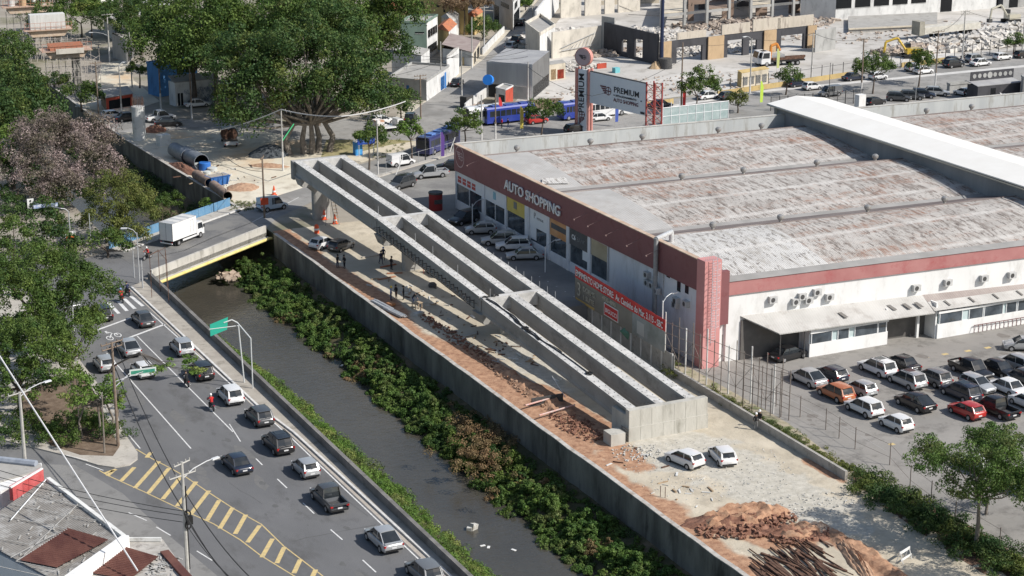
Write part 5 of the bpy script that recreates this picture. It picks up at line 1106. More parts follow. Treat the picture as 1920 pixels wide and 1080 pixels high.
b=gp(345,665,7); tree('overhanging_branch_tree','light green leafy tree reaching over the avenue by the silver car',Vector((44.2,193,0)),[(b.x-44.2,b.y-193,6.3,2.2,2.2,.6),(b.x-43.6,b.y-195.2,5.8,2.3,1.6,.5),(b.x-47,b.y-193,5.9,1.6,1.5,.45)],'bright',4.0,(.3,.6),30,.34,.12,None,9,True,flat=.35,shell=.1)
b=G(150,823,.1); tree('hedge_shrub','dense low green shrubbery on the avenue corner island',b,[(0,0,.6,4.4,2.6,1.3),(-4.5,1.5,.6,3.4,2.6,1.2),(3.3,-1.0,.5,2.0,1.6,1.1),(.5,3.5,.5,3.2,2.6,1.1),(-5.5,5.5,.5,3.4,2.6,1.2)],'mid',7,(.35,.65),40,.27,.04,None,3,cat='shrub')
for px_,py_,h in ((196,850,6),(148,800,5),(222,780,4.2)): 
    q=MB(); g=G(px_,py_,.1); q.tube(g,g+Vector((0.15,.1,h)),.09,.06,6); q.build('tree_stem',barkp,label={196:'bare pale stem rising from the corner shrubbery right of the others',148:'bare stem left of the corner shrubbery',222:'short pale stem beside the car lane at the corner island'}[px_],cat='tree')
# --- blossom and olive trees beyond the bridge
b=gp(112,285,7); tree('blossom_tree','wide grey-pink blossoming tree left of the canal beyond the bridge',b,[(0,0,7,8.4,8,5.4),(5.4,3.8,7.2,5,5.5,4.4),(-4.5,-5,5,5.5,5,4),(3.5,-6,4.2,5,5,4),(0,7,8,6,5,4),(-2,-9,3.6,5,4,3)],'bloom',2.5,(.7,1.3),40,.42,.4,None,14,True,shell=.5)
b=gp(218,375,5); tree('olive_tree','yellowish olive-green rounded tree at the canal edge behind the blue hoarding',b,[(0,0,5,5.2,5.4,4.2),(2.0,-3.2,3.0,4,3.6,3.2),(-2.6,-3.5,3.0,3.8,3.4,3.2),(-1,-7,1.6,3.6,3,2)],'olive',3.6,(.5,1.0),44,.36,.25,None,8)
for i,(px_,py_,z,rr,k,lab) in enumerate([(318,365,0,2.3,'mid','green shrub tree growing in the canal shade beside the olive tree'),(388,383,-1,1.3,'bright','small bright shrub just above the blue hoarding'),(302,385,-1,1.6,'mid','low shrub at the water edge behind the blue hoarding')]):
    b=gp(px_,py_,z); b.z=-3.6; tree('canal_shrub',lab,b,[(0,0,2.4,rr,rr,rr*.9)],k,6,(.3,.6),40,.3,.1,None,4,cat='shrub')
# --- tall dark trees, top left
lg='dark trees at the upper left beyond the canal'
for i,(px_,py_,z,rx,rz,k,lab) in enumerate([(15,175,9,6.5,5.5,'dark','big dark green tree right below the scaffolded piers'),(55,205,6.5,5.5,4.4,'dark','dark green tree between the blossom tree and the scaffold'),(0,120,11,5.5,5,'dark','tall dark tree at the left edge beside the scaffold'),(-5,215,8,7,5,'dark','dark tree cut by the left edge above the blossom tree'),(18,275,6.5,2.8,3.2,'bright','small bright yellow-green tree at the left edge')]):
    b=gp(px_,py_,z); tree('broadleaf_tree',lab,b,[(0,0,z,rx,rx,rz),(rx*.5,-rx*.4,z*.75,rx*.6,rx*.6,rz*.7),(-rx*.5,-rx*.4,z*.7,rx*.6,rx*.6,rz*.7)],k,1.7,(.8,1.6),40,.6,.4,lg,6)
for px_,py_,h in ((60,300,1),(30,350,1)):
    pass
for i,(px_,py_,z,rx,rz,k,lab) in enumerate([(150,175,3,3.6,2.6,'mid','green bush in the canal gap below the nearest scaffolded pier'),(60,415,4,4.5,3,'dark','dark tree beneath the blossom tree by the traffic light'),(200,455,2,2.6,1.8,'mid','bush at the canal edge next to the blue hoarding end'),(110,455,2.4,3.4,2.2,'dark','dark shrubs between the traffic light and the thin pale pole'),(90,40,6,5,4,'mid','tree behind the white sheet box of the viaduct'),(150,18,6,5,4.4,'mid','dense tree left of the bright green one by the viaduct'),(215,45,7,5.5,4.6,'dark','dark tree just behind the pole with two lamps'),(262,30,8,6,5,'dark','dark tree in front of the billboard frame legs'),(300,60,8,6.5,5,'mid','mid green tree right of the billboard frame legs'),(50,150,2,4,2,'dark','dark scrub under the second scaffolded pier'),(100,150,1.6,3.2,1.6,'dark','dark scrub at the foot of the nearest scaffolded pier'),(20,90,4,4.5,3.4,'mid','tree beside the farthest scaffolded pier'),(60,22,6,5,4,'dark','tree at the top left corner beyond the column forms')]):  # the two dark scrub entries are added to stand in for shade
    b=gp(px_,py_,z); tree('broadleaf_tree',lab,b,[(0,0,z,rx,rx,rz),(rx*.5,-rx*.4,z*.75,rx*.6,rx*.6,rz*.7)],k,2.2,(.6,1.2),40,.5,.2,None,5)
b=gp(30,330,3); tree('shade_bush','dark undergrowth below the blossom tree at the left edge',b,[(0,0,2.5,6,7,2.4),(5,-8,1.6,4,6,1.6),(-6,-10,2,5,6,2)],'dark',2.4,(.6,1.1),34,.5,.15,None,4,cat='bush')
# --- the great central tree and its companions
b=G(585,288,0); tree('great_ficus','enormous dark spreading tree with many bare trunks in the centre background',b,[(0,0,14,11.0,10,7.5),(8.5,2,11,6.5,7,6),(-9,1,10,6.5,7,6),(2,-4,10,8,4.5,5),(6,9,16,9,8,6.5),(-8,8,14,8,8,6),(-12.5,-1,6.8,4.5,4,4),(11.5,-1,7,4.5,4,4.2),(7,-4,8.5,5,4,4)],'dark',1.25,(1.0,2.3),70,.60,.55,None,14,True,trunks=[(0,0),(-1.2,.4),(1.2,.6),(-3.4,1),(3,.3)])
for px_,py_,z,rx,rz,k,lab in [(400,70,14,10,7.5,'mid','big tree left of the great central tree behind the blue wall'),(480,20,17,11,8,'bush','lighter green tall tree at the top between the two dark ones'),(330,50,13,8.5,6.5,'mid','green tree right of the billboard frame at the top'),(360,95,10,7,4.5,'dark','dark tree overhanging the blue wall'),(690,75,12,6.3,6.8,'dark','dark rounded tree touching the green office block'),(660,-5,20,12,8,'mid','tall green tree cut by the top edge above the great tree'),(590,40,18,10,6.5,'bush','green treetop behind the crown of the great tree')]:
    b=gp(px_,py_,z); b=Vector((b.x,b.y,0)); tree('park_tree',lab,b,[(0,0,z,rx,rx*.9,rz),(rx*.55,-2,z*.78,rx*.6,rx*.6,rz*.75),(-rx*.55,-2,z*.76,rx*.6,rx*.6,rz*.75)],k,1.15,(1.0,2.2),58,.66,.5,'tall trees behind the works area',6)
# --- assorted single trees
for nm,px_,py_,z,rx,rz,k,base,lab in [('street_tree',693,252,4.6,2.5,2.1,'mid',(692,318),'thin-stemmed roadside tree left of the pair near the blue toilet'),('street_tree',768,246,4.4,1.9,2.2,'bright',(772,300),'thin-stemmed roadside tree right of the pair near the box van'),('street_tree',871,232,4.2,2.5,2.3,'mid',(872,275),'round leafy street tree in front of the dark blue bus'),('street_tree',1034,203,4.0,2.9,1.9,'mid',(1014,258),'small tree between the red hatchback and the sign tower'),
  ('street_tree',1322,155,5.0,3.2,3.0,'dark',(1303,218),'round roadside tree above the glass enclosure'),('street_tree',1480,143,3.6,2.1,1.9,'dark',(1473,178),'small lollipop tree beside the yellow-green flag'),('street_tree',1656,108,4.6,3.6,2.3,'dark',(1636,176),'wide flat-crowned tree beside the highway'),('street_tree',1741,103,4.2,2.5,2.2,'mid',(1722,163),'forked tree between highway and far car park row'),
  ('street_tree',265,132,4.2,2.2,1.8,'mid',(262,165),'small round tree before the blue wall'),('street_tree',745,185,3.9,3.3,1.5,'mid',(752,228),'flat-topped dark tree at the foot of the hill street'),
  ('broadleaf_tree',172,28,6,4.4,3.2,'bright',(172,70),'bright green tree beside the scaffolded bridge at the top'),('broadleaf_tree',235,18,8,5,4,'dark',(235,80),'dark tree between the bright green one and the billboard'),('broadleaf_tree',120,8,8,5,4,'olive',(120,60),'pale dull tree behind the scaffold top'),
  ('garden_tree',905,56,2.6,3.4,2.2,'mid',(905,72),'dense green garden tree against the yellow house'),('bare_tree',872,6,7,5,2.6,'brown',(870,66),'brown flowering tree in front of the yellow house'),('garden_tree',985,14,2,1.6,1.6,'bright',(985,20),'bright shrub by the hill street pavement'),('palm_shrub',1383,188,2.2,1.6,1.5,'olive',(1383,212),'spiky dull palm beside the warehouse back wall'),('broadleaf_tree',1480+420,92,3,2,1.5,'mid',(1900,100),'small green tree at the right end of the highway')]:
    b=G(*base,0); c=G(px_,py_,z); dx,dy=c.x-b.x,c.y-b.y
    s=math.hypot(dx,dy); 
    if s>2.5: dx,dy=dx*2.5/s,dy*2.5/s
    if px_>600: rx*=1.18; rz*=1.18
    if k=='dark': k='mid'
    tree(nm,lab,b,[(dx,dy,z,rx,rx,rz),(dx+rx*.5,dy,z*.92,rx*.55,rx*.55,rz*.6),(dx-rx*.5,dy,z*.9,rx*.55,rx*.55,rz*.6)],k,3.4,(.45,.9),38,.42,.16,None,6)
# --- right foreground tree and slope planting
b=Vector((101.9,119.4,0)); tree('foreground_tree','big leafy tree with a car roof showing through it at the lower right',b,[(0,0,8.2,3.4,3.4,2.2),(-2.6,2.8,7.2,2.8,3,2.0),(3.0,1.5,8.4,3.2,3,2.2),(1.5,-3.0,7.4,3.2,2.8,1.9),(-1.2,5.0,7.4,2.4,2.2,1.6),(4.5,4.0,7.6,3,2.6,2),(-.5,.5,5.6,3.2,3,1.7),(3.4,.5,5.6,3,3,1.8)],'bush',5.4,(.4,.9),52,.27,.2,None,14,True,shell=.3)
b=G(1848,965,0); tree('foreground_tree','small slender tree under the big leafy one at the car park fence',b,[(.4,.5,3.4,2.2,2.2,1.8),(2.5,-.5,2.8,2.2,2,1.6)],'mid',4.2,(.4,.8),44,.27,.14,None,8,True,shell=.3)
b=Vector((105.6,113.6,0)); tree('foreground_tree','leafy tree cut by the right edge beside the big leafy one',b,[(0,0,7.6,3.2,3.4,2.6),(-2,1.5,6.6,2.6,2.6,2)],'bush',4.0,(.4,.85),44,.27,.2,None,9,True,shell=.3)
b=Vector((103.4,108.0,0)); tree('foreground_tree','tall tree just beyond the lower right corner whose shade falls on the sand',b,[(0,0,9.2,3.8,4,2.6),(-2.6,1,8.0,3.0,3.2,2.2)],'bush',3.2,(.5,1.0),44,.3,.2,None,9,True,shell=.35)
sl_=[];
for i in range(520):
    t=rng.random(); px_=1612+t*330; py_=903+t*185; g=G(px_+rng.normal()*13,py_+rng.normal()*15,.2); sl_.append((g.x,g.y,.1+.9*rng.random()))
leaves(sl_,.3+.45*rng.random(len(sl_)),40,.26,.7,'verge_plants',LM['dark'])
o=[x for x in bpy.data.objects if x.name.startswith('verge_plants')][-1]; o['kind']='stuff'; o['label']='dark low plants along the slope beside the car park fence'; o['category']='plants'
sl_=[]
for i in range(260):
    t=rng.random(); px_=1335+t*350; py_=735+t*195; g=G(px_+rng.normal()*5,py_+rng.normal()*5,.15); sl_.append((g.x,g.y,.15))
for i in range(40): g=G(1260+rng.normal()*10,695+rng.normal()*9,.1); sl_.append((g.x,g.y,.1+.7*rng.random()))
leaves(sl_,.15+.3*rng.random(len(sl_)),26,.2,.7,'weeds',LM['olive']); o=[x for x in bpy.data.objects if x.name.startswith('weeds')][-1]; o['kind']='stuff'; o['label']='weeds along the fence foot between yard and car park'; o['category']='weeds'
# --- canal banks
def bankplants(name,label,pts,r,n,leaf,kind):
    o=leaves(pts,r,n,leaf,.75,name,LM[kind],None,.5,.5); o['kind']='stuff'; o['label']=label; o['category']='bushes'
P1=[];R1=[];P2=[];R2=[];P3=[];R3=[];P4=[];R4=[]
def shrub(x,y,z,r,h,P,Q,k):
    for j in range(k):
        d=rng.normal(size=3); d[2]=abs(d[2])*.9-.15; d/=np.linalg.norm(d); f=.7+.3*rng.random()
        P.append((x+d[0]*r*f,y+d[1]*r*f*1.1,z+d[2]*h*f)); Q.append(.20+.30*rng.random()*r)
y=116.
while y<243.5:
    y+=.235
    e=74.7+.6*fb(y,9,.1); u=rng.random(); x=e-.5+u*5.1
    if x>78.2 and rng.random()<.5: continue
    f=fb(x,y,.10,3,5); g_=fb(x,y,.13,2,9)
    if abs(y-170)<4 and x>76.5 and rng.random()<.8: continue
    if abs(y-206)<2.5 and 76<x<78.5 : continue
    r=.45+.85*rng.random()**1.6; h=(.6+1.25*rng.random())*(.55+.45*min(1,u*2.2)); z=max(bank(x,y),-5.05)
    if g_>.36 and rng.random()<.7: shrub(x,y,z,r*.9,h*.6,P2,R2,int(9*r))
    elif f>.28: shrub(x,y,z,r,h,P3,R3,int(15*r))
    elif rng.random()<.16: shrub(x,y,z,r*.8,h*.8,P4,R4,int(13*r))
    else: shrub(x,y,z,r,h,P1,R1,int(17*r))
for i in range(1500):
    yy2=116+127*rng.random(); e=74.7+.6*fb(yy2,9,.1); x=e+5.6*rng.random(); P3.append((x,yy2,bank(x,yy2)+.12)); R3.append(.2+.3*rng.random())
bankplants('bank_bushes','dense green bushes on the right bank below the stained wall',P1,R1,44,.30,'bush'); bankplants('dry_bank_brush','dry brown brush among the bushes on the right bank',P2,R2,34,.28,'dry'); bankplants('olive_bank_bushes','duller olive bushes among the green on the right bank',P3,R3,36,.28,'mid'); bankplants('bright_bank_bushes','bright yellow-green bushes dotted along the right bank',P4,R4,40,.28,'bright')
P1=[];R1=[]
for i in range(120):
    c=G(905+rng.normal()*32,838+rng.normal()*30,-3.4); P1.append((c.x,c.y,-3.5+.9*rng.random())); R1.append(.4+.4*rng.random())
bankplants('dead_brush','patch of dead reddish brush on the right bank halfway to the bottom',P1,R1,44,.26,'dry')
P1=[];R1=[];P2=[];R2=[]
for i in range(2100):
    y=118+105*rng.random(); xl=66.6-2.3*sst(188,228,y)+.5*fb(y,3,.12); x=60.3+(xl-59.9)*rng.random()**.8
    z=bank(x,y)+(.35+.5*max(0,fb(x,y,.35)))*rng.random(); (P1 if fb(x,y,.22,3,8)+.5*rng.random()<.42 else P2).append((x,y,z)); (R1 if len(R1)<len(P1) else R2).append(.25+.42*rng.random())
bankplants('bank_grass','bright green creepers and grass on the left bank',P1,R1,34,.24,'bright'); bankplants('bank_bushes','darker low bushes on the left bank',P2,[r*1.25 for r in R2],40,.26,'bush')
P1=[];R1=[]
for i in range(900):
    y=262+200*rng.random(); w_=wallR(y)-.6; x=w_-9*rng.random(); P1.append((x,y,bank(x,y)+.6*rng.random())); R1.append(.4+.6*rng.random())
bankplants('shaded_bank_bushes','shaded bushes in the canal beyond the bridge',P1,R1,34,.36,'dark')
# grass tuft on the demolition verge etc.
b=G(905,175,0)
P1=[(g.x,g.y,.1) for g in [G(700+rng.random()*60,262+rng.random()*34) for i in range(60)]]+[(g.x,g.y,.1) for g in [G(432+rng.random()*45,396-rng.random()*18) for i in range(60)]]
bankplants('verge_grass','sparse dry grass on the verges by the street',P1,[.25]*len(P1),14,.2,'olive')
# ================================================================ STREET FURNITURE, FENCES, SITE EQUIPMENT
def zat(base,px,py): return onY(px,py,base.y).z
polem=mat('pole_concrete',(.34,.33,.31),(.44,.43,.40),2,bump=.2); woodp=mat('pole_wood',(.16,.12,.09),(.24,.19,.15),3,bump=.3)
lampm=mat('lamp_head',(.62,.63,.64),rough=.4); cable=mat('cable_black',(.03,.03,.03),rough=.7); cablew=mat('cable_pale',(.50,.50,.50),rough=.6)
tops={}
def pole(name,label,base,top,r=.14,m=None,arms=(),lamp=None,white=True,z0=0.,group=None,cat='pole'):
    g=G(*base,z0); h=max(2.,zat(g,*top)-z0); t=thing(name,label,cat,g,0,group)
    q=MB(); q.tube((0,0,-.3),(0,0,h),r*1.15,r*.8,8); q.build('post',m or polem,t)
    if white: q=MB(); q.tube((0,0,0),(0,0,min(3,h*.35)),r*1.22,r*1.12,8); q.build('painted_base',kw,t)
    for dz,half,an in arms:
        q=MB(); d=Vector((math.cos(R(an)),math.sin(R(an)),0)); q.tube(d*-half+Vector((0,0,h-dz)),d*half+Vector((0,0,h-dz)),.07,n=5)
        for s in (-1,-.5,.5,1): p=d*half*s+Vector((0,0,h-dz)); q.tube(p,p+Vector((0,0,.25)),.05,n=5)
        q.build('cross_arm',m or polem,t)
    if lamp:
        L=Vector((lamp[0],lamp[1],0)); q=MB(); z1=h-(lamp[2] if len(lamp)>2 else .3)
        q.path([(0,0,z1),tuple(L*.35+Vector((0,0,z1+.55))),tuple(L*.8+Vector((0,0,z1+.8))),tuple(L+Vector((0,0,z1+.8)))],.05,6); q.build('lamp_arm',steel,t)
        q=MB(); q.obox(L+L.normalized()*.25+Vector((0,0,z1+.78)),(.75,.28,.13),math.atan2(L.y,L.x)); q.build('lamp_head',lampm,t)
    tops[base]=g+Vector((0,0,h)); return t
PG='utility and lamp poles'
k=pole('utility_pole','near concrete utility pole with crossarms and coiled black cable above the hatched median',(352,1078),(347,865),.16,polem,[(.15,.9,30),(1.2,1.3,20)],(3.0,1.2,1.5),False,group=PG)
q=MB()
for z in (4.6,5.6): q.path([(.2+.25*math.cos(a*.7),-.25,z+.35*math.sin(a*.7)) for a in range(10)],.06,6)
q.obox((.35,-.2,5.0),(.5,.35,.7)); q.tube((.18,0,.5),(.18,0,8),.08,n=6); q.build('cable_box',black,k)
pole('utility_pole','white-grey utility pole with a bent lamp arm at the lower left edge',(47,870),(38,735),.17,polem,[(.1,1.2,20)],(2.7,1.0,.5),False,group=PG)
pole('utility_pole','wooden pole with double crossarm rising through the feathery tree',(222,838),(219,640),.15,woodp,[(.1,1.3,25),(.6,1.2,25)],None,False,group=PG)
pole('utility_pole','slim pole with a short crossbar sticking out of the huge avenue tree',(143,680),(137,572),.1,steel,[(.1,.9,10)],None,False,group=PG)
pole('lamp_post','tall pole with a green lamp arm carrying the thick pale cable',(531,320),(528,205),.13,polem,[],None,True,group=PG)
g=tops[(531,320)]; q=MB(); q.path([g+Vector((0,0,-5.0)),g+Vector((2.2,.6,-2.6))],.1,6); o=q.build('green_arm',mat('arm_green',(.06,.42,.18),rough=.5),None); o.parent=[x for x in bpy.data.objects if x.get('label','').startswith('tall pole with a green lamp arm')][0]; o.matrix_parent_inverse=Matrix.Translation(o.parent.location).inverted()
k=pole('utility_pole','wooden pole with a red sign beside the bridge end and pale blue van',(496,408),(492,295),.14,woodp,[(.1,1.0,60)],None,False,group=PG)
q=MB(); q.box(-.55,.6,-.2,-.14,1.9,2.9); q.build('red_sign',mat('sign_orange_red',(.55,.09,.04),(.48,.07,.03),2),k)
for a in [('lamp_post','curved lamp post at the avenue end of the bridge parapet',(262,532),(249,437),.08,steel,[],(-1.2,.5,.2),False),('lamp_post','thin straight post beside the curved one at the bridge corner',(252,520),(248,470),.07,steel,[],None,False),
 ('pole','short grey post with a white box at the bridge corner',(268,542),(266,488),.1,steel,[],None,False),('pole','thin pale pole standing in the grass left of the blue hoarding',(172,478),(168,400),.07,steel,[],None,False),
 ('utility_pole','tall pole with two lamps beside the scaffolded viaduct',(206,116),(197,26),.15,polem,[(.2,1.1,0)],(-3,1,4.5),True),('utility_pole','white-footed pole just left of the round bridge column',(229,226),(224,124),.13,polem,[],(.8,.2,.2),True),
 ('utility_pole','dark wooden pole left of the white-footed one',(185,215),(180,115),.12,woodp,[(.3,1,10)],None,False),('utility_pole','thin pole behind the small round tree before the blue wall',(248,165),(244,60),.12,polem,[],None,False),
 ('utility_pole','dark pole with pale foot in front of the graffiti wall, left of two',(302,206),(298,105),.14,woodp,[],None,True),('utility_pole','dark pole with pale foot in front of the graffiti wall, right of two',(360,224),(357,120),.13,woodp,[],None,True),
 ('pole','thin post with a red cap among the cars under the trees',(433,250),(431,193),.09,polem,[],None,False),('pole','stout pale post under the great tree',(477,253),(476,208),.14,polem,[],None,True),
 ('utility_pole','slim pole with a white foot behind the far end of the overpass',(709,338),(706,225),.12,polem,[],None,True),('utility_pole','dark steel pole at the shop terrace edge left of the dark blue bus',(798,325),(796,245),.1,dark,[],None,False),
 ('lamp_post','arched lamp post among the row of cars by the shop windows',(886,458),(888,382),.08,lampm,[],(1.7,.4,.4),False),('lamp_post','arched lamp post beside the right overpass girder',(1022,548),(1023,462),.08,lampm,[],(1.7,.4,.3),False),
 ('lamp_post','arched lamp post in front of the flue pipe on the shop wall',(1240,690),(1236,565),.08,lampm,[],(1.4,.3,.2),False),
 ('utility_pole','pole with white foot at the mouth of the hill street',(827,168),(826,78),.13,polem,[],None,True),('utility_pole','pole by the yellow garden wall on the hill street',(885,128),(882,32),.13,polem,[],None,True),('utility_pole','pole with white foot beside the garden tree on the hill street',(908,98),(906,12),.13,polem,[(.3,1,0)],None,True),
 ('utility_pole','pole in the middle distance left of the metal shed',(866,200),(861,95),.12,polem,[],None,True),('utility_pole','dark pole with double arms left of the blue doors',(789,222),(790,140),.14,woodp,[(.2,1.1,0),(.8,1.1,0)],None,False),('utility_pole','frame post of the overhead line by the white corner wall',(764,165),(762,112),.1,steel,[],None,False),
 ('utility_pole','thin pole in front of the metal shed corner',(990,190),(987,116),.11,polem,[],None,True),('utility_pole','pole with a grey box left of the bright blue bus',(903,264),(901,178),.12,polem,[],None,True),('utility_pole','dark pole with a meter box right of its neighbour by the bus',(929,262),(927,176),.13,woodp,[],None,True),('utility_pole','pole high on the hill street by the leaning white wall',(998,48),(997,12),.12,polem,[(.2,1,0)],None,False),
 ('utility_pole','double pole between the billboard and the round roadside tree',(1277,208),(1276,80),.14,woodp,[],None,False),('utility_pole','highway pole with white foot left of the yellow stalls',(1406,175),(1408,72),.13,polem,[],(-1.6,-.3,.3),True),('utility_pole','highway pole with white foot right of the crane lorry',(1521,152),(1520,62),.13,polem,[(.4,1,0)],None,True),
 ('utility_pole','tall dark leaning pole between the lollipop tree and the wide roadside tree',(1614,185),(1621,72),.14,woodp,[(.2,1.2,0)],None,True),('utility_pole','dark pole with white foot right of the forked tree',(1753,166),(1757,58),.12,woodp,[(.2,1.3,0)],None,True),('utility_pole','highway pole in front of the rubble heap',(1804,113),(1809,20),.13,polem,[(.2,1.1,0),(.8,1,0)],None,True),('utility_pole','pole at the right edge of the highway',(1916,104),(1919,32),.13,polem,[],None,True),
 ('mast','thick dark blue mast rising out of the top edge by the charcoal wall',(1240,122),(1236,-30),.38,mat('mast_blue',(.02,.03,.07),rough=.5),[],None,False),('pole','bare dark pole by the glass enclosure',(1554,183),(1553,118),.06,dark,[],None,False),('pole','thin pole right behind the concertina of parked cars',(1716,195),(1716,145),.05,steel,[],None,False)]: pole(*a,group=PG)
# traffic light
t=pole('traffic_light','traffic light hanging on a curved arm over the shaded street with a blue name blade',(134,475),(129,396),.09,steel,[],None,False,cat='traffic light')
h=tops[(134,475)].z; arm=G(60,388,h)-G(134,475,0); arm.z=h+.6
q=MB(); q.path([(0,0,h-.1),(-.4,-.0,h+.35),(-1.0,0,h+.5),tuple(arm)],.06,6); q.build('arm',steel,t)
q=MB(); q.obox(arm+Vector((-.2,0,-.1)),(.7,.35,1.25)); q.build('signal_head',black,t); q=MB(); q.obox(arm+Vector((-.2,-.18,-.1)),(.85,.03,1.4)); q.build('signal_frame',white,t)
for dz in(.3,-.1,-.5):
    q=MB(); q.tube(arm+Vector((-.2,-.2,-.1+dz+.1)),arm+Vector((-.2,-.26,-.1+dz+.1)),.13,n=10); q.build('lens',dark,t)
q=MB(); q.obox(arm*.62+Vector((0,-.1,.38*h+.05)),(3.2,.04,.5),0); q.build('name_blade',mat('blade_blue',(.26,.32,.48),(.55,.58,.66),3,lo=.5,hi=.6),t)
q=MB(); q.obox((0,-.12,2.3),(1.35,.05,1.5)); q.build('sign_frame',white,t); q=MB(); q.obox((0,-.16,2.2),(1.2,.03,.8)); q.build('orange_sign',mat('sign_orange',(.65,.13,.04),rough=.5),t)
# street name blade in front of the white hatchback
t=thing('street_sign','long thin green and white street sign blade passing before the white hatchback','sign',G(222,838)+Vector((0,0,6.2)))
a=G(243,700,6.2)-G(222,838)-Vector((0,0,6.2)); b=G(293,694,6.2)-G(222,838)-Vector((0,0,6.2))
q=MB(); q.add([a+Vector((0,0,-.3)),b+Vector((0,0,-.3)),b+Vector((0,0,.35)),a+Vector((0,0,.35)),a+Vector((0,.05,-.3)),b+Vector((0,.05,-.3)),b+Vector((0,.05,.35)),a+Vector((0,.05,.35))],[(0,1,2,3),(5,4,7,6),(4,5,1,0),(3,2,6,7),(4,0,3,7),(1,5,6,2)]); q.build('blade',mat('blade_white',(.55,.60,.58),rough=.4),t)
e=MB(); d=(b-a); e.add([a+d*.05+Vector((0,-.01,-.15)),a+d*.95+Vector((0,-.01,-.15)),a+d*.95+Vector((0,-.01,.2)),a+d*.05+Vector((0,-.01,.2))],[(0,1,2,3)]); e.build('green_face',mat('sign_green',(.03,.20,.13),(.06,.28,.2),3),t)
q=MB(); q.path([(0,0,0),tuple(a)],.05,5); q.path([(0,0,.6),tuple((a+b)/2)],.04,5); q.build('bracket',steel,t)
# green direction sign on a cantilever frame
b1=G(458,717,.14); b2=G(474,728,.14); t=thing('direction_sign','green direction sign seen from behind on a white pipe frame beside the river parapet','sign',b1)
h1=zat(b1,446,613); h2=zat(b2,470,637); sp=onY(428,606,b1.y+.0)
q=MB(); P0=Vector((0,0,0)); P1=Vector((onY(447,614,b1.y).x-b1.x,0,h1)); Q0=b2-b1; Q1=Vector((Q0.x,Q0.y,h2)); SG=Vector((P1.x-1.6,0,h1+.55))
q.path([P0,P1],.08,8); q.path([Q0,Q1,P1+Vector((-.1,0,.35)),P1+Vector((-.7,0,.75)),SG],.07,8); q.path([P1,P1+Vector((-3.2,0,.05))],.05,6); q.build('frame',mat('frame_pale',(.52,.54,.54),rough=.45),t)
q=MB(); x=P1.x; z=h1; q.add([(x-3.1,-.02,z-.75),(x-1.25,-.02,z-.25),(x-1.1,-.02,z+1.1),(x-3.1,-.02,z+.55),(x-3.1,.05,z-.75),(x-1.25,.05,z-.25),(x-1.1,.05,z+1.1),(x-3.1,.05,z+.55)],[(0,1,2,3),(7,6,5,4),(0,4,5,1),(3,2,6,7),(0,3,7,4),(1,5,6,2)])
q.build('sign_plate',mat('sign_teal',(.03,.36,.26),rough=.5),t)
# ---- overhead cables (each span is a cable of its own)
def wire(label,pts,r=.035,sag=.6,m=None):
    q=MB()
    for a,b in zip(pts[:-1],pts[1:]):
        a=Vector(a);b=Vector(b); P=[a.lerp(b,i/10)-Vector((0,0,sag*4*(i/10)*(1-i/10))) for i in range(11)]; q.path(P,r,4)
    q.build('overhead_cable',m or cable,None,label=label,cat='cable',group='overhead cables')
T=tops
near=T[(352,1078)]; wd=T[(222,838)]
wire('upper black cable from the wooden pole down past the near utility pole',[wd+Vector((.4,0,-.4)),near+Vector((.2,0,-2.8)),G(500,1110,6)],.045,.8)
wire('second black cable beside it from the wooden pole to the near utility pole',[wd+Vector((-.3,0,-.9)),near+Vector((-.1,0,-4.2)),G(470,1110,4.5)],.05,1.2)
for i,dz in enumerate((4.4,4.8,5.4)): wire('%s thin cable crossing the side street to the near utility pole'%('upper','middle','lower')[i],[G(0,800+i*14,7)-Vector((8,0,0)),near-Vector((0,0,dz)),G(455+i*6,1110,4)],.03,.7)
wire('thick pale cable bundle carried by the pole with the green arm',[G(322,262,1.2),G(400,246,5.5),T[(531,320)],G(640,218,11.0),G(760,190,9)],.09,.35,cablew)
wire('cable from the red sign pole over the road toward the great tree',[T[(496,408)]-Vector((0,0,2)),G(430,300,3)],.04,.5)
for i in range(4): wire('thin cable over the hill street, '+('nearest','second','third','farthest')[i]+' from the viewer',[G(690,150-i*22,9+i*.3),T[(866,200)]-Vector((0,0,.4+i*.3)),G(990,118-i*12,9)],.035,.7)
wire('cable slung along the highway poles above the crane lorry',[T[(1277,208)],T[(1406,175)],T[(1521,152)],T[(1614,185)]],.035,.9)
wire('cable slung along the highway poles toward the right edge',[T[(1614,185)],T[(1753,166)],T[(1804,113)],T[(1916,104)]],.035,.9)
wire('cable from the double pole past the billboard',[T[(1277,208)]-Vector((0,0,3)),G(1110,180,8),T[(990,190)]-Vector((0,0,1))],.035,.8)
wire('cable over the works area in front of the round column',[T[(229,226)],T[(302,206)],T[(360,224)],G(470,180,9)],.04,.9)
# ---- white guy pole over the bottom-left roofs
q=MB(); q.path([G(258,1070,5.2),G(-25,630,17)],.07,6); q.build('stay_pole',mat('stay_white',(.62,.62,.62),rough=.5),label='long thin white stay slanting across the lower left roofs',cat='stay')
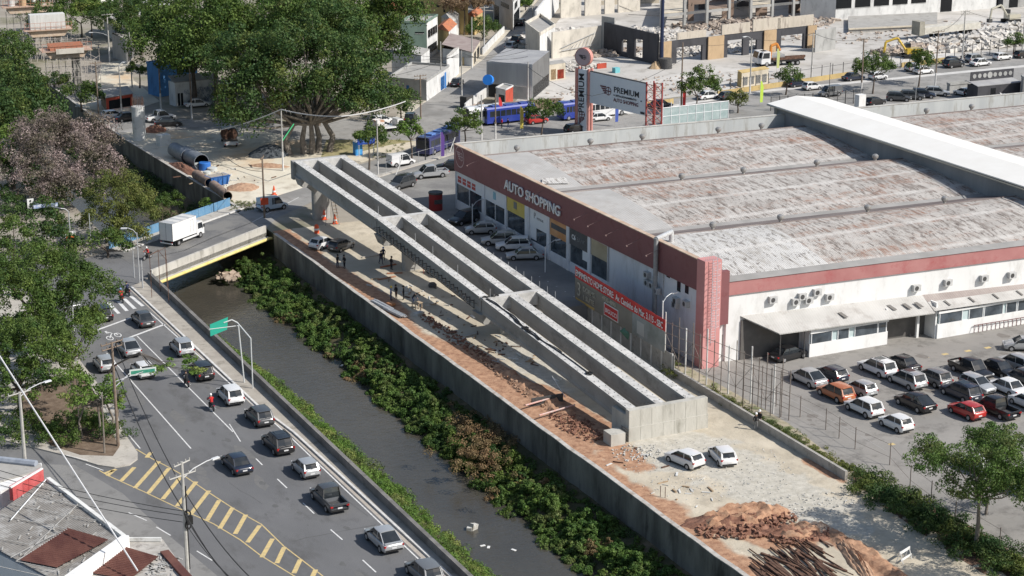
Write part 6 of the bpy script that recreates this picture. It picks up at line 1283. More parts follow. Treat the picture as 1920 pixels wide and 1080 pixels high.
# ================= banner fence between yard and shop
XB=100.9
pw=thing('precast_wall','grey precast panel wall with white posts below the long advertising banner','wall')
q=MB(); q.box(XB,XB+.08,169,204,-.1,2.45); q.build('wall_panel',mat('precast_grey',(.26,.255,.24),(.36,.35,.33),.5,bump=.3,dirt=((.16,.15,.14),.8)),pw)
for i in range(15): q=MB(); y=169.3+2.3*i; q.box(XB-.12,XB-.0,y-.08,y+.08,-.1,2.62); q.build('post',kw,pw)
bn=thing('advertising_banner','long sagging banner with a red address strip above brown panels on the precast wall','banner')
def bz(y,t): # t 0 bottom..1 top
    u=(y-170.7)/(191.8-170.7); top=6.0+.6*u; bot=2.2+.35*u; return bot+(top-bot)*t
def bpanel(y0,y1,t0,t1,m,nm,dx=0,wob=.025):
    q=MB(); n=max(2,int(abs(y1-y0)/.8)); R_=[]
    for i in range(n+1):
        y=y0+(y1-y0)*i/n; w_=wob*math.sin(y*2.1); R_.append([(XB-.25+dx+w_,y,bz(y,t0)),(XB-.22+dx+w_,y,bz(y,t0)),(XB-.22+dx+w_,y,bz(y,t1)),(XB-.25+dx+w_,y,bz(y,t1))])
    q.loft(R_); return q.build(nm,m,bn)
brn=mat('banner_brown',(.20,.185,.155),(.24,.22,.185),.5,rough=.7); redb=mat('banner_red',(.50,.035,.035),(.55,.05,.045),.5,rough=.6)
bpanel(170.7,191.8,.66,1,redb,'red_strip'); bpanel(178,191.8,0,.655,brn,'brown_panel'); bpanel(170.7,177.95,.02,.655,mat('banner_photo',(.20,.215,.20),(.30,.315,.31),.5,rough=.7),'photo_panel')
bpanel(186.9,191.5,.0,.07,mat('banner_gold',(.50,.34,.12)),'gold_stripe',-.03,.0)
bpanel(175.2,176.8,.12,.5,mat('banner_grey_panel',(.40,.40,.38)),'plain_panel',-.04,0)
bpanel(181.2,184.3,.10,.42,redb,'logo_plate',-.09,0); bpanel(181.05,184.45,.07,.45,white,'logo_border',-.07,0)
sl2=math.atan2(.6,21.1)
def btext(body,y,t,size,m,sx=1): return text(body,size,'lettering',m,bn,(XB-.34,y,bz(y,t)),(R(90)-0,sl2*-1,R(-90)),.01,(sx,1),bold=.01)
q=btext('EMPIMENTO HOME STORE:  Av. Caminho do Mar, 3.115 - SBC',191.5,.74,1.05,wl); q.scale=(20.4/q.dimensions.x,1,1); q.rotation_euler=(R(90),sl2,R(-90))
for o in [btext('3',191.2,.18,2.3,mat('banner_cream',(.45,.42,.34))),btext('DORMS.',189.6,.40,.85,_mc['banner_cream']),btext('1 SUÍTE',189.6,.15,.85,_mc['banner_cream']),btext('4930-4890',184.9,.50,.75,_mc['banner_cream']),btext('BIGUCCI',184.1,.19,.7,wl)]: o.rotation_euler=(R(90),sl2,R(-90))
q=MB(); a=G(1162,620,2.3);b=G(1210,590,3.6);c=G(1235,650,.6); q.add([a,b,c,G(1180,640,1.0)],[(0,1,2,3)]); q.add([a-Vector((0,0,.05)),b-Vector((0,0,.05)),c-Vector((0,0,.05)),G(1180,640,.95)],[(3,2,1,0)]); q.build('green_tarpaulin',mat('tarp_green',(.10,.22,.16),(.16,.30,.22),1),label='faded green tarpaulin leaning below the right end of the banner',cat='tarpaulin')
# tall rusty fence cage
fc=thing('tall_wire_fence','tall rusty open post-and-rail fence cage between the yard and the car park','fence')
fm=mat('fence_brown',(.15,.12,.10),(.24,.21,.19),3); fp=[Vector((101.6,172,0)),Vector((104.4,162,0)),Vector((104.9,152.6,0)),Vector((102.9,156.0,0))]
L1=[Vector((101.7,172.4,0)).lerp(Vector((104.8,152.6,0)),i/17) for i in range(18)]
for i,p in enumerate(L1): q=MB(); q.tube(p,p+Vector((0,0,5.4 if i%2 else 6.3)),.055 if i%3 else .085,n=5); q.build('post',fm if i%3 else kw,fc)
for z in (1.2,2.6,4.0,5.2): q=MB(); q.path([p+Vector((0,0,z)) for p in L1],.03,4); q.build('rail',fm,fc)
L2=[L1[-1].lerp(Vector((102.4,157.5,0)),i/5) for i in range(1,6)]
for p in L2: q=MB(); q.tube(p,p+Vector((0,0,5.2)),.05,n=5); q.build('post',fm,fc)
for z in (2.6,5.0): q=MB(); q.path([p+Vector((0,0,z)) for p in [L1[-1]]+L2],.03,4); q.build('rail',fm,fc)
q=MB(); 
for i in range(0,16,2): q.tube(L1[i]+Vector((0,0,1.2 if i%4 else 4)),L1[i+2]+Vector((0,0,4 if i%4 else 1.2)),.025,n=4)
q.build('brace',fm,fc)
wallstrip('block_wall',[(101.15,171.5),(101.0,137.0)],.3,-.1,.95,mat('block_wall_grey',(.30,.285,.26),(.40,.38,.35),.8,bump=.3,dirt=((.2,.19,.17),1)),'long low grey block wall with weeds on top at the right side of the yard',-1)
ff=thing('wire_fence','thin wire fence with slim posts along the dark planted slope at the lower right','fence')
fpts=[(1455,762),(1500,782),(1548,806),(1573,822),(1603,842),(1668,872),(1706,915),(1745,945),(1790,985),(1873,1035),(1935,1090)]
for p in fpts: g=G(*p); q=MB(); q.tube(g,g+Vector((0,0,2.3)),.05,n=5); q.build('post',fm,ff)
for z in(.8,2.1): q=MB(); q.path([G(*p)+Vector((0,0,z)) for p in fpts],.018,4); q.build('wire',fm,ff)
# ---- bridge corner cage
cg=thing('steel_cage','rusty open steel cage frame at the avenue end of the bridge parapet','fence')
cp=[G(284,545,1),G(300,535,1),G(316,555,1),G(313,530,1)]
for i,p in enumerate(cp):
    q=MB(); q.tube(p-Vector((0,0,1.5)),p+Vector((0,0,4.6)),.045,n=4); q.build('post',rust,cg)
q=MB(); q.path([p+Vector((0,0,4.5)) for p in cp+[cp[0]]],.035,4); q.path([cp[0]+Vector((0,0,4.5)),cp[0]+Vector((-2.0,1.0,6.5))],.03,4); q.build('rail',rust,cg)
# ---- bridge column with starter bars, steel pipes and site gear
g=G(262,262,0); t=thing('bridge_column','single round concrete bridge column with rusty starter bars','column',g)
q=MB(); q.tube((0,0,-.2),(0,0,5.7),1.08,n=24); q.build('shaft',concw,t,smooth=True); q=MB()
for i in range(22): a=i/22*2*math.pi; q.tube((.92*math.cos(a),.92*math.sin(a),5.6),(.92*math.cos(a),.92*math.sin(a),7.1+.1*(i%3)),.03,n=4)
for z in (6.0,6.6): q.path([(.92*math.cos(a*.6),.92*math.sin(a*.6),z) for a in range(12)],.025,4)
q.build('starter_bars',rust,t)
def pipe(a,b,r,m,label,group):
    d=(b-a).normalized(); s=d.orthogonal().normalized(); u=d.cross(s); n=20; L_=(b-a).length; k=max(4,int(L_/.35)); rings=[]
    def rg(t,rr): c=a+(b-a)*t; return [c+(s*math.cos(2*math.pi*i/n)+u*math.sin(2*math.pi*i/n))*rr for i in range(n)]
    for i in range(k+1): rings.append(rg(i/k,r*(1.0 if i%2 else .975)))
    q=MB(); q.loft(rings,caps=False); q.loft([rg(0,r*.93),rg(1,r*.93)][::-1],caps=False,mi=1)
    for t in(0,1): q.loft([rg(t,r*.93),rg(t,r)],caps=False,mi=0)
    return q.build('steel_pipe',[m,mat('pipe_inside',(.02,.018,.015))],label=label,cat='pipe',smooth=True,group=group)
pz=mat('pipe_galvanised',(.16,.18,.21),(.26,.28,.31),1,rough=.5,metal=.3); pr_=mat('pipe_rusty',(.20,.14,.11),(.30,.23,.19),1.2,rough=.8)
PGp='big steel pipes lying by the canal'
def gz(px,py,z): v=G(px,py,z); return v
pipe(gz(327,280,1.2),gz(352,293,1.2),1.15,pz,'far end section of the big dark grey steel pipe',PGp)
pipe(gz(349,288,1.25),gz(378,304,1.25),1.25,pz,'near section of the big dark grey steel pipe with its black open mouth',PGp)
pipe(gz(368,327,.7),gz(393,343,.7),.75,pr_,'rusty pipe lying against the upstream retaining wall, farther of two',PGp)
pipe(gz(400,347,.65),gz(427,368,.65),.72,pr_,'rusty pipe lying against the upstream retaining wall, nearer of two',PGp)
q=MB(); q.lathe([(.95,0),(.95,1.1),(.85,1.2)],G(384,318,0),16); q.build('water_tank',mat('tank_blue',(.03,.14,.45),rough=.5),label='bright blue plastic tank at the mouth of the big pipe',cat='tank',smooth=True)
for i,(px,py,r,h) in enumerate([(371,316,.8,1.0),(398,320,.8,.6),(388,326,.6,.5)]): q=MB(); q.lathe([(r,0),(r,h*.8),(r*.6,h)],G(px,py,0),14); q.build('water_tank',mat('tank_grey',(.40,.44,.45),(.5,.5,.48),2),label=('pale tank left of the blue tank','grey low tank right of the blue tank','small pale tub below the blue tank')[i],cat='tank',smooth=True)
t=thing('skip_container','blue steel skip filled with rubble beside the rusty pipes','skip',G(408,346),R(12))
q=MB(); q.loft([[(x,y,0) for x,y in((-1.3,-.85),(1.3,-.85),(1.3,.85),(-1.3,.85))],[(x,y,1.45) for x,y in((-1.65,-1.05),(1.65,-1.05),(1.65,1.05),(-1.65,1.05))]]); q.build('tub',mat('skip_blue',(.03,.12,.36),(.05,.16,.42),1,rough=.6),t)
q=MB(); 
for x in(-1.2,-.4,.4,1.2): q.box(x-.05,x+.05,-1.08,-1.0,.1,1.45)
q.box(-1.7,1.7,-1.1,-1.0,1.38,1.5); q.build('rib',mat('rib_blue',(.02,.09,.28)),t); q=MB(); q.box(-1.5,1.5,-.95,.95,1.3,1.47); q.build('rubble_load',mat('rubble_grey',(.30,.27,.23),(.4,.37,.33),3,bump=.8),t)
q=MB(); q.obox(G(307,272)+Vector((0,0,.9)),(2.0,1.4,1.8),.2); q.build('concrete_block',concw,label='pale concrete block beside the round column',cat='block')
def rocks(name,label,c,rx,ry,n,s,m,hgt=.3,cat='rubble',kind='stuff',ax=0):
    q=MB()
    for i in range(n):
        a=random.random()*6.28; rr=random.random()**.6; x=c[0]+math.cos(a)*rr*rx; y=c[1]+math.sin(a)*rr*ry; sz=s*(.4+random.random()); z=c[2]+hgt*(1-rr)*random.random()
        q.obox((x,y,z+sz*.25),(sz*(1+random.random()*(1.6 if ax else .3)),sz*(.5+.6*random.random()),sz*(.3+.4*random.random())),random.random()*6.28,tilt=random.uniform(-.5,.5),roll=random.uniform(-.5,.5))
    q.build(name,m,label=label,cat=cat,kind=kind)
soild=mat('soil_dark_red',(.16,.075,.052),(.29,.155,.105),2.5,rough=.95,bump=.6,bscale=8); claym=mat('soil_orange',(.32,.19,.125),(.46,.31,.21),2,rough=.95,bump=.6)
def mound(name,label,c,rx,ry,h,m,seed=0,ang=0,rough=.35):
    q=MB(); n=26; ca,sa=math.cos(ang),math.sin(ang); V=[]
    for j in range(n+1):
        for i in range(n+1):
            u=(i/n*2-1);v=(j/n*2-1); d=math.hypot(u,v); z=h*max(0,(1-d**1.6))*(1+rough*fb(u*3,v*3,1.6,4,seed))+.06*fb(u*3,v*3,3,3,seed+3)-.12*(d>.97)*1.0
            x,y=u*rx*(1+.15*fb(v*2,u,1,2,seed)),v*ry*(1+.15*fb(u*2,v,1,2,seed+1)); V.append((c[0]+x*ca-y*sa,c[1]+x*sa+y*ca,c[2]+max(z,-.15)))
    F_=[(j*(n+1)+i,j*(n+1)+i+1,(j+1)*(n+1)+i+1,(j+1)*(n+1)+i) for j in range(n) for i in range(n)]
    q.add(V,F_); return q.build(name,m,label=label,cat='soil heap',smooth=True)
mound('soil_heap','long dark red soil heap between the big pipe and the retaining wall',(*G(345,318)[:2],0),1.3,5.5,.9,soild,1,R(8))
mound('soil_heap','orange soil heap right of the rusty pipes near the bridge',(*G(455,352)[:2],0),2.6,2.6,.6,claym,2)
mound('soil_heap','low dark soil heap behind the round column',(*G(290,245)[:2],0),2.2,2.0,.9,soild,3)
mound('gravel_heap','dark blue-grey gravel heap under the great tree',(*G(505,290)[:2],0),3.6,3.0,1.7,mat('gravel_dark',(.05,.06,.07),(.09,.10,.11),3),4,0,.1)
mound('soil_heap','sandy orange heap along the road edge below the great tree',(*G(505,312)[:2],0),3.4,1.1,.5,claym,5,-.6)
mound('soil_heap','big dark red-brown heap of broken soil at the lower right of the yard',(*G(1375,985)[:2],0.05),4.6,2.3,.7,soild,6,-.5,.9)
mound('soil_heap','smaller dark red heap right of the big one',(*G(1490,1003)[:2],0.05),3.4,1.4,.6,soild,7,-.6,.8)
mound('soil_heap','long reddish ridge of soil running to the bottom right of the yard',(*G(1600,1045)[:2],0.05),.9,6.0,.4,claym,8,R(-18),.8)
rocks('soil_clods','scattered red-brown clods on the heaps at the lower right',(*G(1400,985)[:2],.15),5,2.8,420,.28,soild,.7); rocks('soil_clods','scattered clods on the smaller heap',(*G(1500,1005)[:2],.1),3.2,1.6,200,.25,soild,.4)
rocks('gravel_stones','loose pale stones around the heaps',(*G(1470,960)[:2],.05),7.5,3.2,420,.11,conc,.03); rocks('gravel_stones','loose pale stones before the abutment',(*G(1195,850)[:2],.05),2.6,2.4,130,.14,conc,.03)
rocks('gravel_stones','scattered grey stones on the pale gravel patch',(*G(1330,880)[:2],.03),8,8,700,.09,conc,.02); rocks('soil_clods','broken red clods along the canal wall edge',(*G(990,735)[:2],.08),.9,13,420,.2,claym,.35)
rocks('soil_clods','broken red clods beside the footing block',(*G(1080,800)[:2],.08),1.8,5,260,.22,soild,.3)
rocks('rock_pile','pale rocks on the bank under the far bridge end',(*G(428,520,-4.2)[:2],-4.2),1.6,1.8,60,.5,mat('rock_tan',(.34,.26,.20),(.44,.36,.29),2),.5)
# excavation walls with timber
q=MB(); a=G(1018,742,.0);b=G(1075,730,0)
tr2=thing('trench_frame','timber and pipe trench frame in the red soil beside the canal wall','frame')
for s in(0,1):
    q=MB(); q.path([G(985,760,.6)+Vector((0,-s*3.2,0)),G(1045,742,.6)+Vector((.4,-s*3.2,0))],.09,6); q.build('pipe_rail',mat('rail_pale',(.5,.45,.42),(.6,.3,.25),3),tr2)
q=MB(); q.box(83.0,86.6,167.4,167.6,0,.9); q.build('dark_board',dark,tr2); q=MB(); q.path([G(1035,705,1.2),G(1060,745,.3)],.04,4); q.build('prop',white,tr2)
# steel bar bundles, planks
def bundle(label,c,ang,L_,n,m,r=.06,cat='steel bars',name='steel_bars',w=.8):
    t=thing(name,label,cat,c,ang); q=MB()
    for i in range(n): y=(random.random()-.5)*w; z=.05+random.random()*.3; o=(random.random()-.5)*.5; q.tube((-L_/2+o,y,z),(L_/2+o,y+.05,z),r,n=5)
    q.build('bars',m,t); q=MB(); 
    for x in(-L_*.3,L_*.3): q.box(x-.08,x+.08,-w/2-.1,w/2+.1,-.0,.06)
    q.build('bearer',mat('timber',(.36,.22,.12),(.45,.30,.18),3),t)
bundle('bundle of pale steel bars at the wall edge, farther of two',G(717,575,.05)+Vector((0,0,0)),R(96),4.2,26,steel); bundle('bundle of pale steel bars at the wall edge, nearer of two',G(741,588,.05),R(98),4.0,26,steel)
bt=G(733,573,.1); q=MB(); q.obox(bt+Vector((0,0,.2)),(.7,.9,.3),.4); q.build('bar_ties',mat('ties_orange',(.42,.20,.10)),label='orange-brown pile of ties between the two bar bundles',cat='pile')
random.seed(5)
BG='rusty steel sections dumped at the bottom of the yard'
for i in range(64):
    c=G(1432+random.random()*118,1012+random.random()*85,.08+.2*random.random()); an=R(-4)+R(90)+random.gauss(0,.11); L_=2.5+random.random()*4.5; d=Vector((math.cos(an),math.sin(an),random.uniform(-.04,.04)))*L_/2
    if i%9==0: d=Matrix.Rotation(random.uniform(-.5,.5),3,'Z')@d
    q=MB(); 
    if i%3: q.tube(c-d,c+d,.05+.03*random.random(),n=5)
    else: q.bar(c-d,c+d,.22,.14)
    q.build('steel_section',rust,label='rusty steel section lying in the heap at the bottom of the yard',cat='steel section',group=BG)
for i,(a,b) in enumerate([((1440,995),(1500,1060)),((1520,1000),(1490,1020)),((1560,1060),(1600,1078)),((1465,990),(1525,1030))]):
    q=MB(); q.path([G(*a,.25),G(*b,.3)],.05,5); q.build('loose_rod',rust,label=('long thin rod left of the rusty heap','short rod above the rusty heap','rod right of the rusty heap','thin rod crossing the top of the rusty heap')[i],cat='rod')
for i,(x,y) in enumerate([(1238,932),(1247,934)]): g=G(x,y,0); q=MB(); q.tube(g,g+Vector((0,0,1.1)),.035,n=5); q.build('marker_stake',rust,label=('left','right')[i]+' thin rusty stake at the canal wall edge below the footing',cat='stake')
t=thing('sawhorse','white folding sawhorse barrier on the sand at the lower right','barrier',G(1695,1052),.4)
q=MB(); 
for x in(-.7,.7): q.tube((x,-.35,0),(x,0,1.1),.04,n=5); q.tube((x,.35,0),(x,0,1.1),.04,n=5)
q.build('legs',white,t); q=MB(); q.box(-.85,.85,-.03,.03,.85,1.1); q.box(-.85,.85,-.2,-.16,.3,.5); q.build('board',white,t)
# cones, barrels, ladders
def cone(px,py,s,label,barrel=False):
    t=thing('traffic_cone',label,'cone',G(px,py,.06),0,'traffic cones'); om=mat('cone_orange',(.75,.12,.05),rough=.6)
    q=MB(); q.box(-.3*s,.3*s,-.3*s,.3*s,0,.05*s); q.build('foot',om,t); q=MB(); q.lathe([(.26*s,.05),(.2*s,.5*s),(.05*s,1.15*s)] if not barrel else [(.34,0),(.36,.5),(.3,1.1),(.12,1.25)],(0,0,0),12); q.build('body',om,t,smooth=True)
    q=MB(); q.lathe([(.235*s,.35*s),(.20*s,.55*s)] if not barrel else [(.375,.45),(.37,.7)],(0,0,0),12); q.build('reflective_band',white,t)
cone(594,437,1,'fat orange and white barrel by the pale ground strip',True); cone(628,419,1.2,'tall orange cone right of the ladder'); cone(608,411,1.2,'orange cone behind the ladder foot'); cone(514,365,1.2,'orange cone at the kerb behind the pale blue van')
t=thing('step_ladder','tall orange and grey ladder leaning under the far overpass girder','ladder'); q=MB(); 
for dx in(0,.6): q.tube((90.2+dx*1.0,244.0,0),(90.0+dx*.8,246.0,5.6),.05,n=5)
for dx in(-1.3,): q.tube((90.2+dx,244.4,0),(90.1,246,5.4),.05,n=5)
q.build('rail',mat('ladder_grey',(.25,.24,.22)),t); q=MB()
for i in range(12): q.tube((90.2,244+.16*i,.4+.44*i),(90.8,244+.16*i,.4+.44*i),.035,n=4)
q.build('rung',mat('rung_orange',(.55,.28,.10)),t)
t=thing('step_ladder','reddish ladder standing against the middle overpass pier','ladder'); q=MB()
for dx in(0,.6): q.tube((92.0+dx,216.8,0),(92.0+dx,218.4,3.6),.05,n=5)
q.build('rail',mat('ladder_red',(.35,.12,.08)),t); q=MB()
for i in range(9): q.tube((92.0,216.9+.16*i,.3+.36*i),(92.6,216.9+.16*i,.3+.36*i),.05,n=4)
q.build('rung',mat('rung_pale',(.5,.42,.36)),t)
q=MB(); 
for i in range(9): q.box(92.5,95.2,214.2+.35*i,214.35+.35*i,.05,.9)
q.box(92.5,95.2,214.2,217.2,.0,.12); q.build('steel_mesh_crate',dark,label='dark steel mesh crate behind the middle overpass pier',cat='crate')
for i,(px,py,an,L_,c_) in enumerate([(728,498,.2,2.4,(.45,.16,.08)),(740,512,-.3,2.0,(.40,.18,.10)),(695,480,.1,2.6,(.5,.45,.38)),(725,521,.15,2.6,(.44,.22,.13)),(880,628,.3,2.2,(.5,.47,.42)),(860,636,.1,1.6,(.55,.53,.5))]):
    q=MB(); q.obox(G(px,py,.12),(L_,.3,.1),an); q.build('plank',mat('plank%d'%i,c_,tuple(x*.75 for x in c_),3),label=('reddish plank beside the navy walker','short orange plank at the middle pier foot','pale plank left of the navy walker','long orange plank in front of the middle pier','pale plank before the near pier cap','white plank in the shadow before the near pier cap')[i],cat='plank')
t=thing('work_table','small rough work table beside the bending worker','table',G(782,578,.06),.3); q=MB(); q.box(-.6,.6,-.4,.4,.65,.72); q.build('top',mat('ply',(.42,.32,.22)),t)
for x,y in((-.5,-.3),(.5,-.3),(.5,.3),(-.5,.3)): q=MB(); q.box(x-.04,x+.04,y-.04,y+.04,0,.65); q.build('leg',_mc['ply'],t)
q=MB(); q.obox(G(785,588,.2),(1.2,.8,.35),.4); q.build('stone_slab',conc,label='grey slab lying below the work table',cat='slab')
q=MB(); q.lathe([(.5,0),(.55,.3),(.35,.55)],G(811,538,.05),12); q.path([G(805,538,.1),G(818,541,.8)],.06,5); q.build('compactor',dark,label='small dark machine alone on the sand between two beam shadows',cat='machine')
q=MB(); 
for i in range(7): q.tube((91.2+i*.25,185.8,.0),(91.9+i*.25,186.9,2.2),.05,n=4)
q.build('prop_stack',dark,label='dark leaning props under the near overpass pier',cat='props')
# toilets, kiosk, sign board
t=thing('portable_toilet','bright blue portable toilet on the sand below the great tree','toilet',G(671,290)); q=MB(); q.box(-.6,.6,-.6,.6,0,2.2); q.build('cabin',mat('toilet_blue',(.05,.25,.60),rough=.5),t); q=MB(); q.loft([[(-.65,-.65,2.2),(.65,-.65,2.2),(.65,.65,2.2),(-.65,.65,2.2)],[(-.4,-.4,2.4),(.4,-.4,2.4),(.4,.4,2.4),(-.4,.4,2.4)]]); q.build('roof',white,t); q=MB(); q.box(-.4,.4,-.63,-.6,.15,2.0); q.build('door',mat('toilet_door',(.10,.36,.66)),t)
t=thing('notice_board','dark blue notice board behind the portable toilet','sign',G(687,292)); q=MB(); q.box(-1.5,1.5,-.05,.05,1.9,3.0); q.build('panel',mat('notice_blue',(.02,.06,.30)),t); q=MB(); q.box(-1.3,-1.2,-.05,.05,0,1.9); q.box(1.2,1.3,-.05,.05,0,1.9); q.build('post',steel,t); q=MB(); q.box(-.6,.9,-.06,-.055,2.4,2.55); q.box(-.6,.6,-.06,-.055,2.15,2.25); q.build('faint_text',PB,t)
t=thing('red_kiosk','dark red drum-like kiosk with a black lid on the shop terrace','kiosk',G(817,393,TZ)); q=MB(); q.lathe([(.95,0),(.95,2.3)],(0,0,0),16); q.build('body',mat('kiosk_red',(.24,.03,.03)),t,smooth=True); q=MB(); q.lathe([(1.0,2.3),(1.0,2.55)],(0,0,0),16); q.build('lid',dark,t)
q=MB(); q.box(-.6,.6,-.97,-.9,1.0,1.6); q.build('slot',dark,t)
# terrace edge bollards / rail
tf=thing('terrace_fence','thin post-and-rail fence with white leaning stays along the terrace edge by the street','fence')
P=[G(x,y,TZ+.14) for x,y in((724,325),(750,317),(785,306),(812,298),(838,291),(850,287))]
for p in P: q=MB(); q.tube(p,p+Vector((0,0,1.9)),.04,n=5); q.build('post',steel,tf)
q=MB(); q.path([p+Vector((0,0,1.8)) for p in P],.02,4); q.build('rail',steel,tf)
for x,y in((742,328),(843,285)): p=G(x,y,TZ); q=MB(); q.tube(p,p+Vector((1.1,.3,2.2)),.08,n=5); q.build('stay',kw,tf)
t=thing('feather_flag','purple feather flag beside the dark blue bus','flag',G(830,300,TZ)); q=MB(); q.loft([[(-.3,0,.6),(.3,0,.6),(.3,.04,.6),(-.3,.04,.6)],[(-.3,0,3.6),(.35,0,3.6),(.35,.04,3.6),(-.3,.04,3.6)],[(-.3,0,4.3),(.0,0,4.4),(.0,.04,4.4),(-.3,.04,4.3)]]); q.build('cloth',mat('flag_purple',(.10,.05,.22)),t); q=MB(); q.tube((-.3,0,0),(-.3,0,4.4),.03,n=5); q.build('staff',steel,t)
for px,py,c_,lb in((978,250,(.55,.45,.10),'yellow feather flag behind the warehouse by the small tree'),(1156,237,(.06,.10,.35),'dark blue feather flag beneath the billboard panel'),(1282,212,(.55,.05,.05),'red feather flag left of the round roadside tree'),(1427,200,(.45,.62,.08),'lime green feather flag near the palm'),(1458,135,(.42,.46,.18),'olive green feather flag beside the crane lorry'),(938,232,(.5,.04,.04),'red feather flag by the bright blue bus')):
    t=thing('feather_flag',lb,'flag',G(px,py)); q=MB(); q.loft([[(-.3,0,.8),(.3,0,.8),(.3,.04,.8),(-.3,.04,.8)],[(-.3,0,3.6),(.4,0,3.6),(.4,.04,3.6),(-.3,.04,3.6)],[(-.3,0,4.6),(.0,0,4.7),(.0,.04,4.7),(-.3,.04,4.6)]]); q.build('cloth',mat('flag_'+lb[:6],c_),t); q=MB(); q.tube((-.3,0,0),(-.3,0,4.7),.03,n=5); q.build('staff',steel,t); t['group']='feather flags'
# white stone in the river and floating scraps
q=MB(); g=G(888,992,-5); q.obox(g+Vector((0,0,.2)),(.7,.5,.7),.4,tilt=.3); q.obox(g+Vector((-.4,0,.1)),(.6,.5,.4),.9); q.build('river_stone',mat('stone_white',(.55,.55,.52),(.3,.28,.24),3),label='pale stone standing out of the river near the bottom',cat='rock')
for i,(x,y) in enumerate([(905,1023),(916,1026),(963,1031),(650,706),(641,685)]): q=MB(); q.obox(G(x,y,-4.98),(.5,.25,.05),i); q.build('floating_scrap',white,label=('scrap of foam below the pale river stone, left of two','scrap of foam below the pale river stone, right of two','floating scrap close to the right bank below the stone','floating scrap by the right bank in mid river','smaller floating scrap by the right bank in mid river')[i],cat='scrap',group='scraps on the river')

random.seed(31)
litm=[mat('litter_wood',(.40,.30,.20),(.28,.20,.13),2),conc,rust,mat('litter_white',(.6,.6,.58))]
for nm,lab,(cx_,cy_),n_,sp in (('site_litter','loose timber offcuts and scraps under the near overpass span',(950,660),50,(2.6,9)),('site_litter','loose timber and scrap under the middle overpass span',(800,560),38,(3,12)),('site_litter','loose scraps around the pipes and the skip',(400,330),70,(5,9)),('site_litter','loose scraps around the near gravel patch',(1250,900),26,(7,9))):
    q=MB()
    for i in range(n_):
        g=G(cx_,cy_,.1)+Vector((random.gauss(0,sp[0]/2),random.gauss(0,sp[1]/2),0)); 
        if g.x<81.8 and g.y<256: continue
        q.obox(g,(random.uniform(.15,1.3),random.uniform(.06,.22),random.uniform(.04,.16)),random.random()*3.14,random.randrange(4))
    q.build(nm,litm,label=lab,cat='litter',kind='stuff')
rocks('brick_rubble','broken brick and soil lumps along the wall under the overpass shadow',(*G(860,640)[:2],.08),1.0,12,260,.2,soild,.25)
# ================================================================ BUILDINGS BEYOND, DEMOLITION SITE, BILLBOARD, NEAR ROOFS
wm=lambda n,c,d=.8: mat('wall_'+n,c,tuple(x*d for x in c),.35,rough=.85,dirt=(tuple(x*.6 for x in c),.7),stretch=(1,1,.5))
WM={'white':wm('white',(.66,.66,.65)),'grey':wm('grey',(.38,.38,.37)),'green':wm('green',(.17,.24,.20)),'yellow':wm('yellow',(.52,.39,.18)),'cream':wm('cream',(.58,.52,.42)),'blue':wm('blue',(.08,.22,.45)),'brown':wm('brown',(.26,.19,.15)),'tan':wm('tan',(.47,.34,.21)),'char':wm('charcoal',(.07,.07,.078)),'beige':wm('beige',(.60,.56,.49)),'red':wm('red',(.45,.08,.05)),'dgrey':wm('dark_grey',(.16,.16,.16))}
tile=mat('roof_tile',(.46,.17,.08),(.36,.14,.08),1.2,rough=.85,dirt=((.25,.13,.09),.6)); wave_bump(tile,2.0,'X',.5,.05)
sheetg=mat('sheet_grey',(.30,.30,.31),(.38,.38,.38),.4,rough=.6); wave_bump(sheetg,1.6,'X',.4,.04); flatr=mat('flat_roof',(.30,.29,.27),(.42,.41,.39),.4,rough=.9,bump=.3,dirt=((.2,.19,.17),.4))
doorm=mat('door_blue',(.06,.20,.48),rough=.6); dkw=mat('window_dark',(.03,.033,.037),rough=.25)
